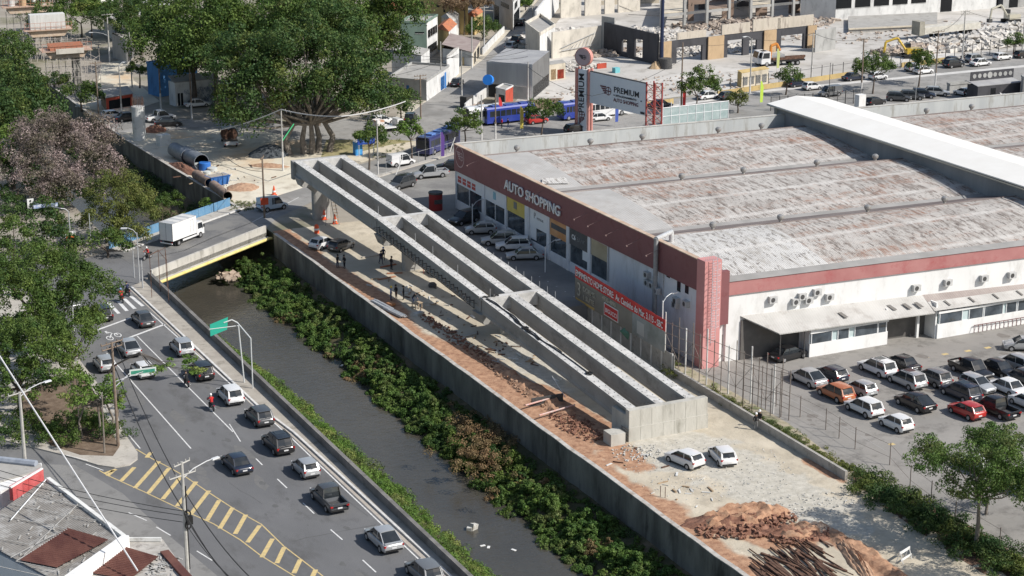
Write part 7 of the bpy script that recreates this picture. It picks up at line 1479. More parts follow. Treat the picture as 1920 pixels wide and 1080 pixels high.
def building(label,A,B,C,h,wa,wb=None,roof=('flat',flatr),win=(),name='building',z0=0.,cat='building',group=None,parapet=.4):
    """footprint corner B is nearest, A left and C right of it; win: (face,u0,u1,z0,z1[,mat])"""
    A=G(*A,z0);B=G(*B,z0);C=G(*C,z0) ; D=A+C-B; t=thing(name,label,cat,B,0,group); a,c,d=A-B,C-B,D-B; O=Vector((0,0,0)); U=Vector((0,0,1))
    q=MB(); q.add([a,O,O+U*h,a+U*h],[(0,1,2,3)],0); q.add([O,c,c+U*h,U*h],[(0,1,2,3)],1); q.add([c,d,d+U*h,c+U*h],[(0,1,2,3)],0); q.add([d,a,a+U*h,d+U*h],[(0,1,2,3)],1)
    q.build('wall',[WM[wa],WM[wb or wa]],t)
    k,rm_=roof[0],roof[1]
    if k=='flat':
        q=MB(); q.add([a+U*h,U*h,c+U*h,d+U*h],[(0,1,2,3)]); q.build('roof',rm_,t)
        if parapet: 
            q=MB(); P=[a,O,c,d,a]
            for p,r_ in zip(P[:-1],P[1:]): q.bar(p+U*(h+parapet),r_+U*(h+parapet),.25,parapet)
            q.build('parapet',WM[wa],t)
    elif k=='shed':
        e=roof[2]; q=MB(); v=[a*1.03+U*(h+e),O-(a+c)*.02+U*(h+.05),c*1.03+U*(h+.05),d*1.02+U*(h+e)]; q.add(v+[x-U*.12 for x in v],[(0,1,2,3),(7,6,5,4),(0,4,5,1),(1,5,6,2),(2,6,7,3),(3,7,4,0)]); q.build('roof',rm_,t)
    elif k in('gable','hip'):
        e=roof[2]; s=.0 if k=='gable' else .3; m1=(a*.5).lerp(a*.5+c,s)+U*(h+e); m2=(a*.5+c).lerp(a*.5,s)+U*(h+e)
        ov=.06; A_,O_,C_,D_=[x+(x-(a+c)*.5)*ov*1.5+U*h for x in(a,O,c,d)]
        q=MB(); q.add([O_,C_,m2,m1],[(0,1,2,3)]); q.add([D_,A_,m1,m2],[(0,1,2,3)]); q.add([A_,O_,m1],[(0,1,2)]); q.add([C_,D_,m2],[(0,1,2)]); q.build('roof',rm_,t)
    for w_ in win:
        f,u0,u1,za,zb_=w_[:5]; m_=w_[5] if len(w_)>5 else dkw; e=a if f=='A' else c; n=Vector((e.y,-e.x,0)).normalized(); 
        if (n.dot(c if f=='A' else a))>0: n=-n
        p0=e*u0+n*.03;p1=e*u1+n*.03; q=MB(); q.add([p0+U*za,p1+U*za,p1+U*zb_,p0+U*zb_,p0+U*za-n*.02,p1+U*za-n*.02,p1+U*zb_-n*.02,p0+U*zb_-n*.02],[(0,1,2,3),(3,2,1,0),(0,4,5,1),(3,2,6,7),(0,3,7,4),(1,5,6,2)])
        o=q.build('door' if m_ in(doorm,) else 'window' if m_ is dkw else 'panel',m_,t)
        if m_ is dkw and (u1-u0)*e.length>.8:
            q=MB(); z_=za-.12; q.add([p0+U*z_+n*.05,p1+U*z_+n*.05,p1+U*za+n*.05,p0+U*za+n*.05],[(0,1,2,3),(3,2,1,0)]); q.build('sill',WM['white'],o)
    return t
rw=lambda f,n,z0,z1,a=.08,b=.92,fr=.6: [(f,a+(b-a)*(i+.5-fr/2)/n,a+(b-a)*(i+.5+fr/2)/n,z0,z1) for i in range(n)]
# hill street, left side
building('two-storey green and white office block with dark strip windows',(752,112),(801,112),(821,98),7.6,'green','white',('flat',flatr),[('B',.08,.95,4.3,5.9),('B',.05,.9,1.0,2.6),('A',.1,.45,5.4,5.7),('A',.2,.45,2.2,2.6)]+[('B',.3+.22*i,.32+.22*i,4.3,5.9,WM['white']) for i in range(3)],z0=0)
building('low grey-roofed white workshop with blue doors at the foot of the hill street',(728,184),(800,190),(842,160),3.6,'grey','white',('flat',flatr),[('B',.62,.78,.1,2.6,doorm),('A',.45,.52,.1,2.7,doorm),('A',.86,.97,.1,2.8,doorm)])
building('white house with a stepped grey roof below the green office block',(735,148),(790,152),(806,140),5.0,'white','white',('shed',flatr,.8),[('B',.1,.3,1.4,2.8),('B',.45,.6,1.4,2.8),('A',.2,.3,.1,2.4)])
building('white-walled yard building with a blank gable on the hill street bend',(838,128+30),(848,152),(861,138),5.2,'white','white',('shed',flatr,.3),[])
building('long low outbuilding with a brown corrugated roof beside the pavement',(830,118),(886,126),(900,104),3.0,'white','cream',('shed',mat('roof_brown',(.24,.19,.18),(.32,.27,.25),.6),.8),[('B',.2,.45,.2,2.3),('B',.6,.9,.2,2.3)])
building('small white and orange cottage with a tiled porch below the yellow house',(818,92),(842,98),(856,84),4.4,'yellow','white',('gable',tile,1.1),[('B',.4,.65,1.2,2.4)])
building('cream low house with a pale ridge behind the orange cottage',(828,70),(846,76),(862,64),4.5,'cream','white',('gable',flatr,1.0),[('B',.3,.5,1.6,2.8)])
building('big yellow two-storey house with red tiled roofs',(742,54),(786,58),(878,66),7.4,'yellow','yellow',('hip',tile,1.4),[('B',.02,.1,4.8,6.6),('B',.36,.42,5.6,6.1),('B',.5,.54,4.6,6.0),('B',.62,.72,5.4,6.2),('B',.1,.28,.3,2.4),('A',.3,.6,4.6,6.4)])
building('red-tiled porch roof in front of the yellow house',(832,60),(850,66),(872,58),3.2,'yellow','yellow',('gable',tile,.8),[('B',.2,.8,.3,2.2)])
building('house with an orange hipped roof left of the yellow house',(712,42),(738,52),(762,42),4.0,'white','cream',('hip',tile,1.6),[('B',.3,.6,1.3,2.6)])
building('small house with a faded red roof at the top beside the orange hipped one',(700,14),(720,20),(742,10),4.0,'grey','white',('hip',tile,1.4),[('A',.3,.6,1.3,2.6)])
building('low grey-roofed house at the top behind the orange roof',(728,20),(756,26),(790,14),3.6,'cream','white',('gable',flatr,1.0),[('B',.3,.5,1.3,2.6)])
building('yellow-gabled annex right of the brown tree',(878,60),(890,66),(905,56),4.0,'yellow','yellow',('gable',tile,1.0),[])
building('white modern house with a dark garage at the top of the hill street',(925,40),(962,58),(975,38),6.5,'grey','white',('flat',flatr),[('B',.1,.9,.1,3.4),('A',.2,.6,4.4,5.4),('A',.7,.95,.1,4.0),('B',.2,.6,4.2,5.6)])
building('white house at the top edge left of the hill street',(910,12),(938,20),(955,6),5.5,'white','grey',('flat',flatr),[('B',.2,.8,2,3.6),('A',.2,.5,2.4,3.6)])
building('yellow and cream house at the top beside the hill street',(985,4),(994,14),(1008,-4),5,'yellow','white',('flat',flatr),[('B',.2,.8,.4,2.6)])
for i,(x,y,c) in enumerate([(545,-6,'cream'),(610,-16,'white'),(655,-8,'cream'),(830,-20,'white'),(880,-22,'cream'),(430,-12,'cream'),(300,8,'grey'),(190,8,'cream'),(120,-10,'grey')]):
    building('far house with a tiled roof behind the treetops, '+['above the great tree','at the top right of the trees','beside the faded red roof','behind the yellow house','right behind the brown tree','above the left trees','behind the billboard frame','above the bright green tree','behind the scaffold'][i],(x-22,y-6),(x,y+4),(x+26,y-6),4.5,c,'white',('hip',tile,1.5),[('B',.3,.6,1.2,2.5)],group='far tiled houses')
# yellow garden wall, steps and ramp walls on the pavement
def wall(label,pts,h,m,th=.25,name='garden_wall',cat='wall',z0=0):
    P=[G(*p) for p in pts]; q=MB()
    for a,b in zip(P[:-1],P[1:]): q.bar(a+Vector((0,0,h)),b+Vector((0,0,h)),th,h+.05)
    return q.build(name,m,label=label,cat=cat)
wall('yellow boundary wall climbing beside the hill street pavement',[(868,124),(876,116)],1.8,WM['yellow']); wall('white boundary wall with railings along the hill street pavement',[(905,104),(925,82),(945,62)],1.5,WM['white'])
wall('blue roller doors wall at the street corner behind the pole',[(812,178),(836,164)],3.0,doorm,.2,'roller_door','door'); 
building('blue-walled low building behind the great trees on the left',(278,176),(300,182),(372,170),5.8,'blue','blue',('flat',mat('roof_blue',(.10,.24,.42),(.16,.32,.5),.5)),[],parapet=.3)
building('white graffiti-covered building with a grey sheet roof under the trees',(318,196),(330,200),(412,192),4.4,'white','white',('shed',flatr,.9),[('B',.05,.1,.1,2.4),('B',.12,.17,.1,2.4)])
# painted scribbles on it
t=[o for o in bpy.data.objects if o.get('label','').startswith('white graffiti')][0]; c=G(412,192)-G(330,200); n=Vector((c.y,-c.x,0)).normalized(); q=MB()
random.seed(3)
for i in range(46):
    u=.22+.74*random.random(); z=.5+2.4*random.random(); p=c*u+n*.06+Vector((0,0,z)); pts=[p+c.normalized()*(.35*math.sin(k*1.3+i))*(.6+.4*k/6)+Vector((0,0,.45*math.cos(k*1.1+i*2))) for k in range(6)]; q.path(pts,.035,3)
q.build('scribble',mat('scribble_blue',(.12,.16,.26),(.25,.28,.33),3),t)
building('grey sheet-roofed annex right of the graffiti building',(410,196),(425,202),(480,190),3.8,'dgrey','dgrey',('shed',sheetg,.6),[('B',.1,.3,.2,2.6)])
building('small pale shed beside the road under the viaduct scaffolds',(196,66),(218,78),(232,68),4,'white','grey',('flat',flatr),[('B',.2,.7,.2,2.4)])
building('grey house corner behind the pole with two lamps',(212,108),(238,120),(252,106),5,'grey','dgrey',('shed',flatr,.4),[('B',.2,.7,.2,2.4)])
# concertina of low roofs under the column
building('flat rusty-roofed roadside shop behind the round column',(190,196),(200,208),(250,200),2.4,'brown','red',('shed',flatr,.3),[('B',.1,.9,.2,1.8)])
# metal shed right of the hill street
t=building('big grey corrugated metal shed with an open ground floor',(914,182),(998,188),(1030,160),6.6,'white','dgrey',('flat',sheetg),[('A',.05,.5,.1,2.4,WM['white']),('A',.55,.98,.1,2.5),('B',.05,.95,.2,2.4)],parapet=0)
q=MB(); a=G(914,182)-G(998,188); nn=Vector((a.y,-a.x,0)).normalized(); nn=nn if nn.y<0 else -nn; q.add([a*1.01+nn*.2+Vector((0,0,2.6)),nn*.2+Vector((0,0,2.6)),nn*.2+Vector((0,0,6.7)),a*1.01+nn*.2+Vector((0,0,6.7))],[(0,1,2,3),(3,2,1,0)]); q.build('corrugated_front',mat('sheet_pale',(.56,.58,.60),(.64,.66,.67),.5,stretch=(3,3,.2)),t)
building('small shop with a red and yellow corner pillar below the metal shed',(930,196),(948,200),(962,192),3.0,'white','red',('flat',flatr),[('A',.1,.7,.3,2.0)],parapet=.2)
building('little stall building with an orange and yellow front beside the slab',(1024,148),(1030,152),(1060,148),3.2,'yellow','cream',('shed',flatr,.2),[('B',.1,.4,.2,2.2,WM['tan']),('B',.5,.9,.2,2.0,WM['red'])])
q=MB(); q.tube(G(917,150,4.5)+Vector((0,0,0)),G(917,150,4.5)+Vector((-.6,-.6,.2)),.95,n=18); q.build('round_blue_sign',mat('sign_blue',(.03,.22,.72),rough=.5),label='round bright blue sign on the corner of the metal shed',cat='sign')
wall('ruined brick wall with broken plaster behind the bright blue bus',[(930,212),(985,209),(1010,206),(1052,203)],1.9,WM['brown'],.3,'ruined_wall'); wall('low white wall with graffiti at the corner of the hill street',[(872,212),(890,196),(914,180)],1.7,WM['white'],.25)
rocks('rubble_heap','heap of pale broken masonry beside the ruined brick wall',G(900,208),3.2,2.4,160,.5,mat('rubble_tan',(.42,.36,.31),(.30,.22,.18),3),1.4,ax=1)
q=MB(); g=G(875,202); q.obox(g+Vector((0,0,1.1)),(2.4,1.4,2.2),.6); q.build('dark_container',dark,label='black box container at the bottom right of the hill street',cat='container')
# ---- demolition site structures
dm='remains of the demolished hall'
def slabwall(label,a,b,h,th,m,holes=(),z0=0,name='standing_wall'):
    A=G(*a);B=G(*b); d=B-A; L_=d.length; d.normalize(); n=Vector((-d.y,d.x,0)); t=thing(name,label,'wall',A,0,dm); us=sorted({0,1,*[h_[0] for h_ in holes],*[h_[1] for h_ in holes]}); q=MB()
    for u0,u1 in zip(us[:-1],us[1:]):
        hs=[h_ for h_ in holes if h_[0]<=u0 and h_[1]>=u1]; segs=[(0,h)]
        if hs: segs=[(0,hs[0][2]),(hs[0][3],h)]
        for za,zb_ in segs:
            if zb_-za>.05: p=d*u0*L_;r_=d*u1*L_; q.prism([p,r_,r_+n*th,p+n*th],z0+za-.05,z0+zb_)
    q.build('wall_slab',m,t); return t,d,n,L_
slabwall('charcoal ruined side wall with two tall window holes',(1128,96),(1232,122),6.2,.4,WM['char'],[(.37,.46,1.0,3.6),(.60,.74,.6,4.4)])
t,d,n,L_=slabwall('tan and charcoal front of the demolished hall with large openings',(1238,122),(1528,88),4.6,.5,WM['char'],[(.10,.26,0,3.2),(.42,.52,0,3.5),(.56,.61,0,3.0),(.77,.92,.0,3.2)])
for u0,u1 in((.0,.06),(.29,.39),(.65,.73),(.94,1.0)): q=MB(); p=d*u0*L_-n*.15;r_=d*u1*L_-n*.15; q.prism([p,r_,r_-n*.25,p-n*.25],0,4.7); q.build('tan_pier',WM['tan'],t)
for u0,u1,z1 in((.1,.28,6.2),(.38,.56,6.8),(.58,.76,7.2),(.74,.98,7.0)):
    q=MB(); p=d*u0*L_-n*.1;r_=d*u1*L_-n*.1; q.prism([p,r_,r_+n*.3,p+n*.3],4.75,z1); q.build('upper_band',mat('scarred_concrete',(.40,.36,.30),(.55,.50,.43),.8,bump=.5,stretch=(1,1,.2),dirt=((.16,.13,.11),.8)),t)
wall('grey ruined wall sheet at the left end of the charcoal wall',[(1128,96),(1152,100)],7.4,WM['grey'],.3,'wall_sheet')
slabwall('pale grey wall panel at the right end of the hall remains',(1528,98),(1566,92),4.6,.3,WM['grey'])
t,d,n,L_=slabwall('white wall face with a fallen truss behind the metal shed',(1036,110),(1128,96),5.4,.4,WM['beige']); 
q=MB(); z0=1.4
for i in range(8): u=.18+.08*i; q.tube(d*u*L_-n*.3+Vector((0,0,z0)),d*(u+.08)*L_-n*.3+Vector((0,0,z0+.3+.32*i)),.05,n=4)
q.tube(d*.15*L_-n*.3+Vector((0,0,z0)),d*.85*L_-n*.3+Vector((0,0,z0+.3)),.07,n=4); q.tube(d*.15*L_-n*.3+Vector((0,0,z0+.6)),d*.85*L_-n*.3+Vector((0,0,z0+2.8)),.07,n=4); q.build('fallen_truss',steel,t)
building('white broken block with a crumpled roof at the corner of the hill street',(985,96),(1012,118),(1040,100),5.6,'beige','white',('flat',flatr),[],name='ruined_block',parapet=.6)
slabwall('tall leaning white wall along the hill street',(1006,72),(1048,14),6.0,.4,WM['white'])
slabwall('white inner wall with dark doorway at the top of the site',(1052,34),(1200,20),7,.4,WM['beige'],[(.25,.3,0,4),(.50,.55,0,5),(.67,.72,0,4)])
slabwall('big pale upper wall at the top centre of the site',(1100,10),(1236,6),9,.4,WM['cream'],[(.2,.3,1,4),(.8,.9,1,5)])
# open steel and concrete frame behind the front
fr=thing('ruined_building','half-demolished open frame of columns beams and torn floor slabs behind the hall front','building',G(1240,60),0)
O=G(1240,70);ux=(G(1530,40)-O); uy=(G(1262,-10)-O); 
for i in range(8):
    for j in range(3):
        p=ux*(i/7)+uy*(j/2); q=MB(); q.prism([p+Vector((a,b,0)) for a,b in((-.3,-.3),(.3,-.3),(.3,.3),(-.3,.3))],-.1,8.5-1.5*((i*3+j)%3==0)); q.build('column',WM['grey'] if (i+j)%3 else WM['blue'] if False else WM['grey'],fr)
for j in range(3):
    for z in(3.9,8.0):
        for i in range(7):
            if (i*5+j*3+int(z))%6==0: continue
            p=ux*(i/7)+uy*(j/2)+Vector((0,0,z)); r_=ux*((i+1)/7)+uy*(j/2)+Vector((0,0,z)); q=MB(); q.bar(p,r_,.4,.55); q.build('beam',WM['dgrey'] if i%2 else WM['grey'],fr)
for i in range(7):
    for j in range(2):
        if (i+j*2)%4==1: continue
        P=[ux*((i+a)/7)+uy*((j+b)/2) for a,b in((0,0),(1,0),(1,1),(0,1))]; z=4.0+ (4.1 if (i*3+j)%2 else 0); q=MB(); q.prism(P,z,z+.25); q.build('floor_slab',(WM['cream'],WM['grey'],WM['brown'],WM['dgrey'])[(i+j)%4],fr)
for i in range(95):
    a=ux*random.random()+uy*random.random()+Vector((0,0,random.uniform(2,9))); b=a+Vector((random.uniform(-9,9),random.uniform(-4,4),random.uniform(-3,3))); q=MB(); q.tube(a,b,.07,n=4); q.build('hanging_bar',(rust,steel,dark)[i%3],fr)
slabwall('dark back wall inside the open frame of the demolished hall',(1262,22),(1500,4),7.5,.4,WM['char'],[(.1,.2,0,3),(.4,.5,0,4),(.7,.8,1,5)])
slabwall('brownish torn wall strip inside the open frame',(1290,40),(1500,24),5.5,.3,WM['brown'],[(.05,.3,0,3.8),(.4,.6,0,4.4),(.7,.9,0,3.5)])
rb=mat('rubble_white',(.60,.58,.55),(.42,.39,.35),1.5,rough=.95,bump=.4); rb2=mat('rubble_mixed',(.46,.40,.34),(.28,.22,.18),2,rough=.95)
for c_,rx,ry,n_,s_,h_,m_,lb in [((1090,70),17,9,900,.9,1.2,rb,'white rubble inside the walls at the top centre of the site'),((1200,68),12,7,500,.9,1.4,rb,'white rubble behind the charcoal wall'),((1060,128),8,4,260,.6,.8,rb,'white rubble slope behind the metal shed'),((1320,95),18,5,420,.6,.6,rb,'pale rubble in the openings of the hall front'),((1150,100),9,4,260,.6,.8,rb2,'dark rubble at the foot of the charcoal wall'),
   ((1830,82),24,7,1100,.95,2.0,rb,'long heap of white broken concrete along the highway at the right'),((1720,95),12,4,420,.8,1.2,rb2,'brown end of the broken concrete heap'),((1650,62),30,10,200,.4,.1,rb2,'thin scatter of debris on the grey yard'),((1250,160),26,9,260,.3,.05,rb2,'thin scatter of debris on the pale slab'),((1400,50),24,9,500,.7,1.5,rb2,'mixed rubble under the open frame'),((1900,60),8,4,260,.8,2.2,rb,'pale beams heap at the right edge of the site')]:
    rocks('rubble_heap',lb,G(*c_),rx,ry,n_,s_,m_,h_,ax=1)
# grey platform and long white shed
q=MB(); q.prism([G(1590,62),G(1757,54),G(1757,30),G(1590,38)],-.05,.9); q.build('loading_platform',flatr,label='low grey loading platform with a cream edge in front of the long shed',cat='platform')
q=MB(); a,b=G(1590,62),G(1757,54); q.bar(a+Vector((0,-.1,1.05)),b+Vector((0,-.1,1.05)),.4,.3); q.build('platform_edge',WM['cream'],label='cream edge strip along the grey loading platform',cat='kerb')
building('long white industrial shed with dark strip windows at the top right',(1500,34),(1566,38),(1990,6),8.5,'white','white',('flat',flatr),[('B',.0+.08*i,.065+.08*i,2.6,5.4) for i in range(5)]+[('B',.45,.50,.1,5.5)]+[('B',.70,.74,.1,4.5),('B',.84,.9,.1,4.5)])
building('dark loading shed with posts at the top right corner',(1860,14),(1880,16),(1990,8),6,'char','grey',('flat',flatr),[('B',.1,.25,.1,4),('B',.4,.6,.1,4)])
# highway verge: yellow wall, fences, stalls
wall('low yellow wall along the far side of the highway, left length',[(1120,214),(1180,205),(1262,194)],.9,WM['yellow'],.3); wall('low yellow wall along the far side of the highway, middle length',[(1345,180),(1440,166),(1520,154),(1600,142)],.9,WM['yellow'],.3); wall('low yellow wall along the far side of the highway, short right length',[(1690,126),(1772,116)],.9,WM['yellow'],.3)
fn=thing('picket_fence','dark picket fence on top of the yellow highway wall','fence'); q=MB(); P=[G(1345,180),G(1440,166),G(1520,154),G(1600,142),G(1772,116),G(1920,92)]
for a,b in zip(P[:-1],P[1:]):
    n=int((b-a).length/2.6)
    for i in range(n): p=a.lerp(b,i/n); k=MB(); k.tube(p,p+Vector((0,0,3.0)),.07,n=4); k.build('post',dark,fn)
    q.path([a+Vector((0,0,2.6)),b+Vector((0,0,2.6))],.04,4)
q.build('rail',dark,fn)
fn=thing('railing_fence','dark railing along the warehouse back lane','fence'); q=MB(); P=[G(1445,208),G(1615,193)]
for i in range(12): p=P[0].lerp(P[1],i/11); k=MB(); k.tube(p,p+Vector((0,0,2.6)),.08,n=4); k.build('post',dark,fn)
for z in(1.0,2.4): q.path([p+Vector((0,0,z)) for p in P],.05,4)
q.build('rail',dark,fn); q=MB()
for i in range(70): p=P[0].lerp(P[1],i/69); q.tube(p+Vector((0,0,.3)),p+Vector((0,0,2.4)),.02,n=3)
q.build('bars',dark,fn)
building('row of small yellow market stalls behind the highway wall',(1382,162),(1390,164),(1440,156),2.8,'yellow','cream',('shed',WM['yellow'],.3),[('B',.05+.24*i,.22+.24*i,.3,1.9,WM['grey']) for i in range(4)])
q=MB(); q.lathe([(1.3,0),(1.25,2.0)],G(1248,128),14); q.build('barrel',dark,label='black barrel at the foot of the mast',cat='barrel',smooth=True)
mound('sand_heap','small orange sand heap beside the black barrel',(*G(1230,128)[:2],0),1.6,1.2,1.3,WM['tan'],9)
q=MB(); q.obox(G(1155,136)+Vector((0,0,.5)),(1.2,1,1),.2); q.build('small_crate',mat('crate_teal',(.15,.42,.46)),label='small teal crate alone on the pale slab',cat='crate')
q=MB(); q.obox(G(1128,128)+Vector((0,0,.5)),(2.2,.3,1),.1); q.build('small_barrier',WM['red'],label='small red barrier on the pale slab behind the round sign',cat='barrier')
# glass enclosure behind the warehouse parapet
ge=thing('glass_enclosure','white-framed glass enclosure behind the warehouse parapet by the billboard','enclosure',G(1242,238))
a=G(1365,224)-G(1242,238); 
for i in range(9):
    p=a*(i/8); q=MB(); q.tube(p,p+Vector((0,0,3.4 if i>2 else 4.2)),.07,n=5); q.build('post',frm,ge)
    if i<8: q=MB(); r_=a*((i+1)/8); q.prism([p,r_,r_+Vector((0,.05,0)),p+Vector((0,.05,0))],.3,3.2); q.build('pane',mat('pane_pale',(.28,.36,.36),(.38,.45,.45),1,rough=.2),ge)
q=MB(); q.path([Vector((0,0,3.3)),a+Vector((0,0,3.3))],.07,5); q.path([Vector((0,0,1.8)),a+Vector((0,0,1.8))],.05,5); q.build('rail',frm,ge)
# dark kiosk with sign board on the far car park
t=building('dark kiosk with a grey awning and a black sign board on the far car park',(1812,186),(1832,190),(1912,182),2.8,'char','char',('shed',sheetg,.6),[('B',.3,.42,.1,2.2)])
c=G(1912,182)-G(1832,190); q=MB(); p=Vector((0,2.2,3.4)); q.prism([p,p+c,p+c+Vector((0,.2,0)),p+Vector((0,.2,0))],3.3,5.0); q.build('sign_board',WM['char'],t); q=MB()
for i in range(8): q.tube(p+c*(.08+.12*i)+Vector((0,-.06,.8-.0)),p+c*(.08+.12*i)+Vector((0,-.02,.8)),.42 if i!=3 else .6,n=10)
q.build('sign_blobs',WM['grey'],t)
building('grey-blue wall box at the right edge beside the dark kiosk',(1912,184),(1916,188),(1990,180),4.0,'grey','dgrey',('flat',flatr),[])
q=MB(); q.obox(G(1612,206)+Vector((0,0,1.4)),(1.6,1.2,2.8),.1); q.build('white_booth',white,label='small white booth at the end of the dark railing',cat='booth')
building('green bank hut half hidden by the kiosk hedge at the far car park',(1775,172),(1780,174),(1815,170),1.4,'grey','grey',('flat',LM['mid']),[])
# ---- billboard with vertical tower
bb=thing('billboard_tower','sign tower with a round emblem on top and a wide grey PREMIUM billboard','billboard',G(1090,248))
base=G(1090,248); o0=base
def rel(v): return v-o0
pg=mat('billboard_grey',(.66,.71,.77),(.70,.75,.80),.3,rough=.5); pgs=mat('steel_pink',(.50,.22,.19),(.56,.28,.24),1,rough=.6); prd=mat('steel_red',(.30,.05,.045),(.36,.08,.07),1,rough=.6); ink=mat('ink_dark',(.03,.035,.045),rough=.5); inkm=mat('ink_maroon',(.14,.05,.06),rough=.5)
Hh=zat(base,1090,130); TLp=rel(onY(1102,135,base.y+.2)); 
# billboard plane: find right-hand end at same height
zt=Hh-.2; zb_=zt-5.4; pl_=rel(G(1101,133,zt)); pr2=rel(G(1211,157,zt)); dv=pr2-pl_; Lb=dv.length; dv.normalize(); nb=Vector((dv.y,-dv.x,0))
angb=math.atan2(dv.y,dv.x); 
hb=5.3
q=MB(); P=[pl_,pr2]; q.prism([P[0],P[1],P[1]-nb*.35,P[0]-nb*.35],zt-hb,zt); q.build('billboard_panel',pg,bb)
q=MB(); q.prism([P[0]+nb*.03,P[1]+nb*.03,P[1]-nb*.4,P[0]-nb*.4],zt,zt+.12); q.build('panel_cap',dark,bb)
fr_=lambda u,z,o=.05: pl_+dv*(Lb*u)+nb*o+Vector((0,0,z))
def bt(body,u,z,size,m,wd):
    o=text(body,size,'lettering',m,bb,fr_(u,z),(R(90),0,angb),.01,bold=.012); o.scale=(wd*Lb/o.dimensions.x,1,1); return o
def flat(v): v=Vector(v); v.z=0; return v
pl_.z=0
bt('PREMIUM',.465,zt-2.55,1.35,ink,.42); bt('AUTO SHOPPING',.465,zt-4.1,.85,inkm,.42); bt('ESTACIONAMENTO',.50,zt-3.2,.42,ink,.35)
for u in(.475,.93): q=MB(); p=fr_(u,zt-3.05); q.obox(p,(.3,.02,.16),angb); q.build('star_mark',ink,bb)
emblem(bb,fr_(.33,zt-2.6),(R(90),0,angb),1.45,inkm); 
q=MB(); q.obox(fr_(.955,zt-4.95),(1.0,.02,.35),angb); q.build('maker_plate',ink,bb)
# vertical tower
w0=rel(G(1080,247)); w1=rel(G(1103,250)); 
dt=(w1-w0).normalized(); nt_=Vector((dt.y,-dt.x,0)); Lt=(w1-w0).length
for u in(0,1):
    for k_ in(0,1): q=MB(); p=w0+dt*Lt*u-nt_*(.0+1.0*k_)+dt*(-.45*(u==0)+.45*(u==1))*0; q.tube(p,p+Vector((0,0,Hh+.2)),.26,n=8); q.build('tower_post',pgs,bb)
q=MB(); a=w0+dt*.4+nt_*.1;b=w1-dt*.4+nt_*.1; q.prism([a,b,b-nt_*.5,a-nt_*.5],.3,Hh); q.build('vertical_panel',pg,bb)
at=math.atan2(dt.y,dt.x)
o=text('PREMIUM',1.5,'lettering',ink,bb,a+dt*(Lt-.8)*.72+nt_*.06+Vector((0,0,Hh-7.4)),(R(90),R(-90),at),.01,bold=.015); 
o.rotation_euler=(Matrix.Rotation(at,4,'Z')@Matrix.Rotation(R(90),4,'X')@Matrix.Rotation(R(90),4,'Z')).to_euler(); o.scale=(6.6/o.dimensions.x if o.dimensions.x else 1,1.0,1)
e_=emblem(bb,a+dt*(Lt-.8)*.5+nt_*.06+Vector((0,0,2.6)),(0,0,0),1.2,inkm); e_.rotation_euler=(Matrix.Rotation(at,4,'Z')@Matrix.Rotation(R(90),4,'X')@Matrix.Rotation(R(90),4,'Z')).to_euler()
cz=Hh+2.1; cc=(w0+w1)/2-nt_*.3
q=MB(); q.tube(cc-nt_*.5+Vector((0,0,cz)),cc+nt_*.35+Vector((0,0,cz)),1.55,n=32); q.build('round_sign_body',pgs,bb); q=MB(); q.tube(cc+nt_*.35+Vector((0,0,cz)),cc+nt_*.4+Vector((0,0,cz)),1.4,n=32); q.build('round_sign_face',mat('round_face',(.46,.36,.38)),bb)
emblem(bb,cc+nt_*.46+Vector((0,0,cz)),(R(90),0,at),.75,ink); q=MB(); 
for s in(-.4,.4): q.tube(cc+dt*s+Vector((0,0,Hh)),cc+dt*s+Vector((0,0,cz-1.2)),.09,n=5)
q.build('sign_stem',dark,bb)
# right lattice tower
r0=pr2.copy(); r0.z=0; 
for k_,(u,v) in enumerate(((.2,0),(2.2,0),(.2,-1.6),(2.2,-1.6))): q=MB(); p=r0+dv*u+nb*v; q.tube(p,p+Vector((0,0,zt+.3)),.14,n=6); q.build('lattice_post',prd,bb)
for i in range(8):
    z=.4+i*(zt-.4)/8; z2=z+(zt-.4)/8; q=MB(); 
    for v in(0,-1.6): q.tube(r0+dv*.2+nb*v+Vector((0,0,z)),r0+dv*2.2+nb*v+Vector((0,0,z2)),.05,n=4); q.tube(r0+dv*2.2+nb*v+Vector((0,0,z)),r0+dv*.2+nb*v+Vector((0,0,z2)),.05,n=4); q.tube(r0+dv*.2+nb*v+Vector((0,0,z2)),r0+dv*2.2+nb*v+Vector((0,0,z2)),.06,n=4)
    q.build('lattice_brace',prd if i%2 else pgs,bb)
# back of a billboard at the top left
t=thing('billboard','white back of a billboard on a dark lattice frame at the top left','billboard',G(292,75)); zc=zat(G(292,75),292,26); s_=3.6
q=MB(); q.box(-s_*1.0,s_*1.1,.1,.25,zc,zc+3.6); q.build('panel',mat('bb_white',(.60,.63,.66),rough=.6),t); q=MB()
for i in range(9): q.box(-s_+i*.94-.05,-s_+i*.94+.05,-.1,.05,zc,zc+3.6)
for z in(0,1.2,2.4,3.6): q.box(-s_,s_*1.1,-.12,.03,zc+z-.05,zc+z+.05)
for x in(-2.5,2.5): q.box(x-.12,x+.12,-.1,.1,0,zc)
q.build('frame',dark,t)
